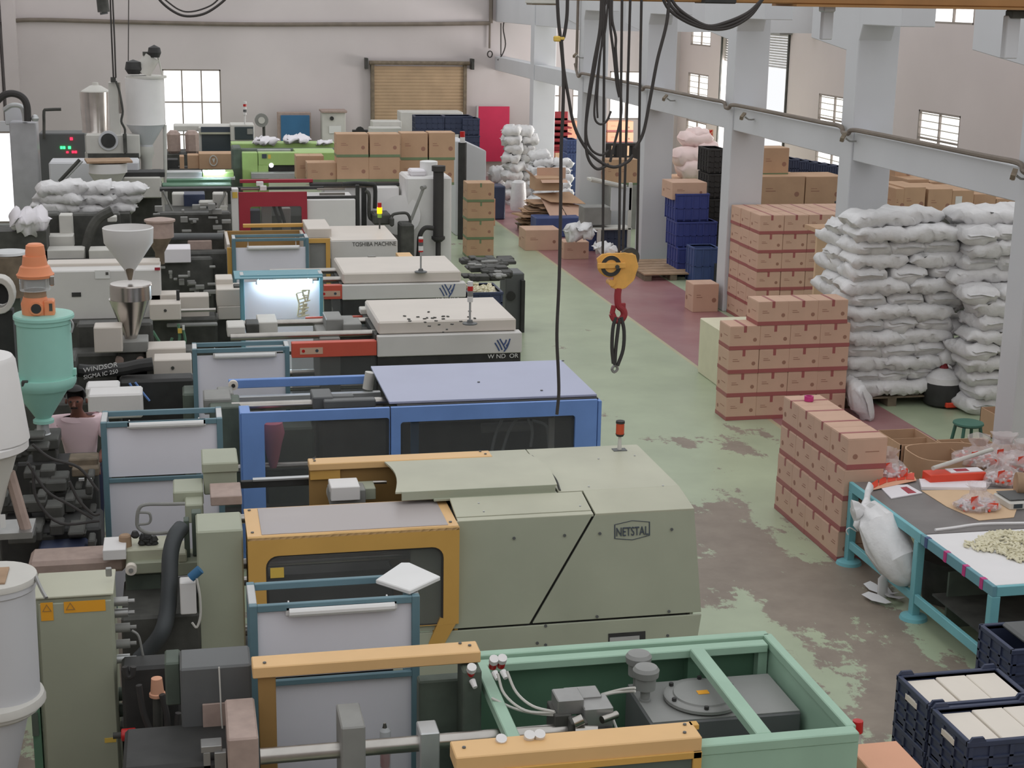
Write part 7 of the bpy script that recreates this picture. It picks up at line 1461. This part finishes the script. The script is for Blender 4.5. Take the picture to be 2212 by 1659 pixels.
hang([(1315, -20), (1308, 60), (1296, 120), (1288, 190), (1284, 250), (1295, 268), (1310, 262), (1320, 240)], .009, 'thin cable loop ending in a small plug'); hang([(1319, -20), (1305, 20), (1302, 70), (1294, 150), (1290, 220), (1291, 255)], .008, 'thin cable with dark plug at its end')
hang([(1322, -20), (1322, 40), (1330, 80), (1330, 110), (1335, 170), (1342, 220), (1340, 260), (1325, 320), (1318, 350)], .011, 'cable hanging beside the second rope'); hang([(1318, -20), (1318, 50), (1326, 120), (1332, 180), (1338, 210)], .011, 'cable close left of the second rope')
hang([(1447, -20), (1440, 50), (1420, 130), (1405, 210), (1390, 285), (1372, 320)], .014, 'black cable swinging in from the upper right to the ropes')
for i, dx in enumerate((0, 8, 16)): hang([(1425+dx, -20), (1445+dx, 20-i*3), (1485+dx*.6, 48-i*4), (1530, 62-i*3), (1575-i*3, 60-i*6), (1620-i*2, 35-i*4), (1650, -5)], .013, 'black cable drooping at top centre, %s of three' % ('lowest', 'middle', 'highest')[i])
hang([(330, -30), (345, 0), (375, 25), (405, 35), (445, 28), (485, 0), (495, -20)], .014, 'dark cable loop hanging at top left before back wall', 18); hang([(345, -10), (385, 20), (415, 25), (455, 12), (480, -10)], .009, 'thin cable loop inside the one at top left', 18)
P = PY(1209, 84, 12.0); kn = T('tape_knot', 'yellowish tape knot on the hanging black cable', 'knot', tuple(P)); kn.p('knot', MB().B(1198, 78, 1212, 90, 11.98, .05), 'label_yellow', .008); kn.p('tail', MB().B(1211, 80, 1220, 86, 11.98, .03), 'label_yellow', .004)
P = PY(1176, -2, 20); t = T('ceiling_light_box', 'small white light fitting just visible at the top edge', 'lamp', tuple(P)); t.p('housing', MB().B(1149, -20, 1208, 8, 20, .4), 'offwhite', .01); t.p('lower_lip', MB().B(1150, 8, 1207, 11, 20.02, .35), 'wood_dark')
t = T('wall_wire', 'thin wire with a coil hanging near end of back wall pipe', 'wire', tuple(PY(1060, 118, 47.3))); t.p('wire', MB().tube([PY(x, y, 47.0) for x, y in ((1087, 0), (1092, 30), (1087, 60), (1092, 95), (1085, 118), (1075, 130))], .02, 5, 4), 'cable'); t.p('wire', MB().cyl(PY(1082, 50, 47.0), PY(1082, 120, 47.0), .018, 5), 'cable'); P = PY(1058, 117, 47.2); t.p('coil', MB().ring([(P.x+.09*math.cos(k*.5), P.z+.11*math.sin(k*.5)) for k in range(12)], [(P.x+.06*math.cos(k*.5), P.z+.08*math.sin(k*.5)) for k in range(12)], 'y', 47.15, 47.2), 'cable')
# ================================================================ THE MAN IN THE PINK SHIRT
def skinned(name, joints, edges, mt, parent, off, sub=2):
    me = bpy.data.meshes.new(name); me.from_pydata([Vector(j[0])-off for j in joints], edges, []); o = bpy.data.objects.new(name, me); COL.objects.link(o)
    md = o.modifiers.new('skin', 'SKIN'); md.use_smooth_shade = True
    for v, j in zip(me.skin_vertices[0].data, joints): v.radius = j[1] if isinstance(j[1], tuple) else (j[1], j[1])
    me.skin_vertices[0].data[0].use_root = True; s = o.modifiers.new('sub', 'SUBSURF'); s.levels = sub; s.render_levels = sub
    dg = bpy.context.evaluated_depsgraph_get(); m2 = bpy.data.meshes.new_from_object(o.evaluated_get(dg)); m2.name = name; bpy.data.objects.remove(o)
    m2.materials.clear(); m2.materials.append(MATS[mt])
    for f in m2.polygons: f.use_smooth = True
    o = bpy.data.objects.new(name, m2); COL.objects.link(o); o.parent = parent; return o
hx, hy = PY(170, 900, 15.0).x, 15.0; off = Vector((hx, hy, 0))
pe = T('person', 'man in pale pink shirt and dark trousers leaning forward, looking down', 'person', (hx, hy, 0))
zh = PY(165, 836, 14.85).z; s = zh/1.70                      # crown height
def J(x, y, z): return (hx+x*s, hy+y*s, z*s)
body = [(J(0, .05, .92), (.11, .08)), (J(0, .02, 1.12), (.10, .07)), (J(0, -.05, 1.30), (.11, .07)), (J(0, -.10, 1.43), (.07, .06)), (J(-.005, -.13, 1.49), .05), (J(-.01, -.165, 1.555), (.078, .08)), (J(-.01, -.165, 1.62), (.088, .085)),
        (J(-.19, -.07, 1.38), .06), (J(-.27, -.14, 1.15), .045), (J(-.2, -.36, 1.06), .035), (J(.19, -.07, 1.38), .06), (J(.26, -.12, 1.14), .045), (J(.16, -.34, 1.04), .035),
        (J(-.1, .05, .85), .1), (J(-.11, .03, .47), .065), (J(-.11, .06, .08), .045), (J(.1, .05, .85), .1), (J(.11, .03, .47), .065), (J(.11, .06, .08), .045), (J(-.11, -.1, .04), .04), (J(.11, -.1, .04), .04)]
ed = [(0, 1), (1, 2), (2, 3), (3, 4), (4, 5), (5, 6), (2, 7), (7, 8), (8, 9), (2, 10), (10, 11), (11, 12), (0, 13), (13, 14), (14, 15), (0, 16), (16, 17), (17, 18), (15, 19), (18, 20)]
skinned('body', body, ed, 'skin', pe.e, off)
sh = [(J(0, .05, .93), (.17, .13)), (J(0, .02, 1.12), (.165, .125)), (J(0, -.05, 1.30), (.185, .135)), (J(0, -.085, 1.39), (.11, .085)), (J(-.2, -.07, 1.37), .08), (J(-.255, -.11, 1.2), .075), (J(.2, -.07, 1.37), .08), (J(.25, -.1, 1.2), .075)]
skinned('shirt', sh, [(0, 1), (1, 2), (2, 3), (2, 4), (4, 5), (2, 6), (6, 7)], 'shirt', pe.e, off)
tr_ = [(J(0, .05, .93), (.165, .125)), (J(-.1, .05, .82), .115), (J(-.11, .03, .47), .085), (J(-.11, .06, .08), .07), (J(.1, .05, .82), .115), (J(.11, .03, .47), .085), (J(.11, .06, .08), .07)]
skinned('trousers', tr_, [(0, 1), (1, 2), (2, 3), (0, 4), (4, 5), (5, 6)], 'trouser', pe.e, off)
hb_ = bmesh.new(); bmesh.ops.create_uvsphere(hb_, u_segments=20, v_segments=14, radius=1); hc = Vector(J(-.01, -.145, 1.615))
bmesh.ops.delete(hb_, geom=[v for v in hb_.verts if v.co.z < -.15-.5*v.co.y*-1 and v.co.y < .35 or v.co.z < -.75 or (v.co.y < -.45 and v.co.z < .45)], context='VERTS')
for v in hb_.verts: v.co = hc+Vector((v.co.x*.098*s, v.co.y*.115*s, v.co.z*.105*s))
mm_ = MB(); me_ = bpy.data.meshes.new('t'); hb_.to_mesh(me_); mm_.bm.from_mesh(me_); bmesh.ops.solidify(mm_.bm, geom=mm_.bm.faces[:], thickness=.012); pe.p('hair', mm_, 'hair')
fc_ = J(-.02, -.262, 1.56); pe.p('nose', MB().cyl(J(-.015, -.255, 1.585), J(-.018, -.285, 1.55), .012, 8, .018), 'skin'); pe.p('moustache', MB().box(fc_[0]-.03, fc_[1]-.0, fc_[2]-.035, fc_[0]+.035, fc_[1]+.01, fc_[2]-.02), 'hair')
for x in (-.045, .015): pe.p('eye', MB().lathe([(0, .011), (.004, .011)], J(x, -.258, 1.592), 8, (0, 1, 0)), 'black')
for x in (-.1, .08): pe.p('ear', MB().lathe([(0, .02), (.01, .026), (.02, .02)], J(x, -.165, 1.575), 10, (1, 0, 0)), 'skin')
for sx in (-1, 1):
    wx, wy, wz = J((-.2 if sx < 0 else .16), -.36, 1.06 if sx < 0 else 1.04)
    pts = [((wx, wy, wz), .03), ((wx-.0, wy-.05*s, wz-.015), (.04, .02)), ((wx, wy-.09*s, wz-.03), (.038, .018))]; es = [(0, 1), (1, 2)]
    for k in range(4):
        bx_ = (k-1.5)*.02; i = len(pts); L_ = (.055, .065, .06, .045)[k]; pts += [((wx+bx_, wy-.1*s, wz-.035), .01), ((wx+bx_*1.1, wy-.1*s-L_*.6, wz-.05), .009), ((wx+bx_*1.1, wy-.1*s-L_*.8, wz-.05-L_*.5), .008)]; es += [(2, i), (i, i+1), (i+1, i+2)]
    i = len(pts); pts += [((wx-sx*.045, wy-.05*s, wz-.03), .012), ((wx-sx*.055, wy-.09*s, wz-.045), .009)]; es += [(1, i), (i, i+1)]
    skinned('hand', [(p[0], p[1]) for p in pts], es, 'skin', pe.e, off, 1)
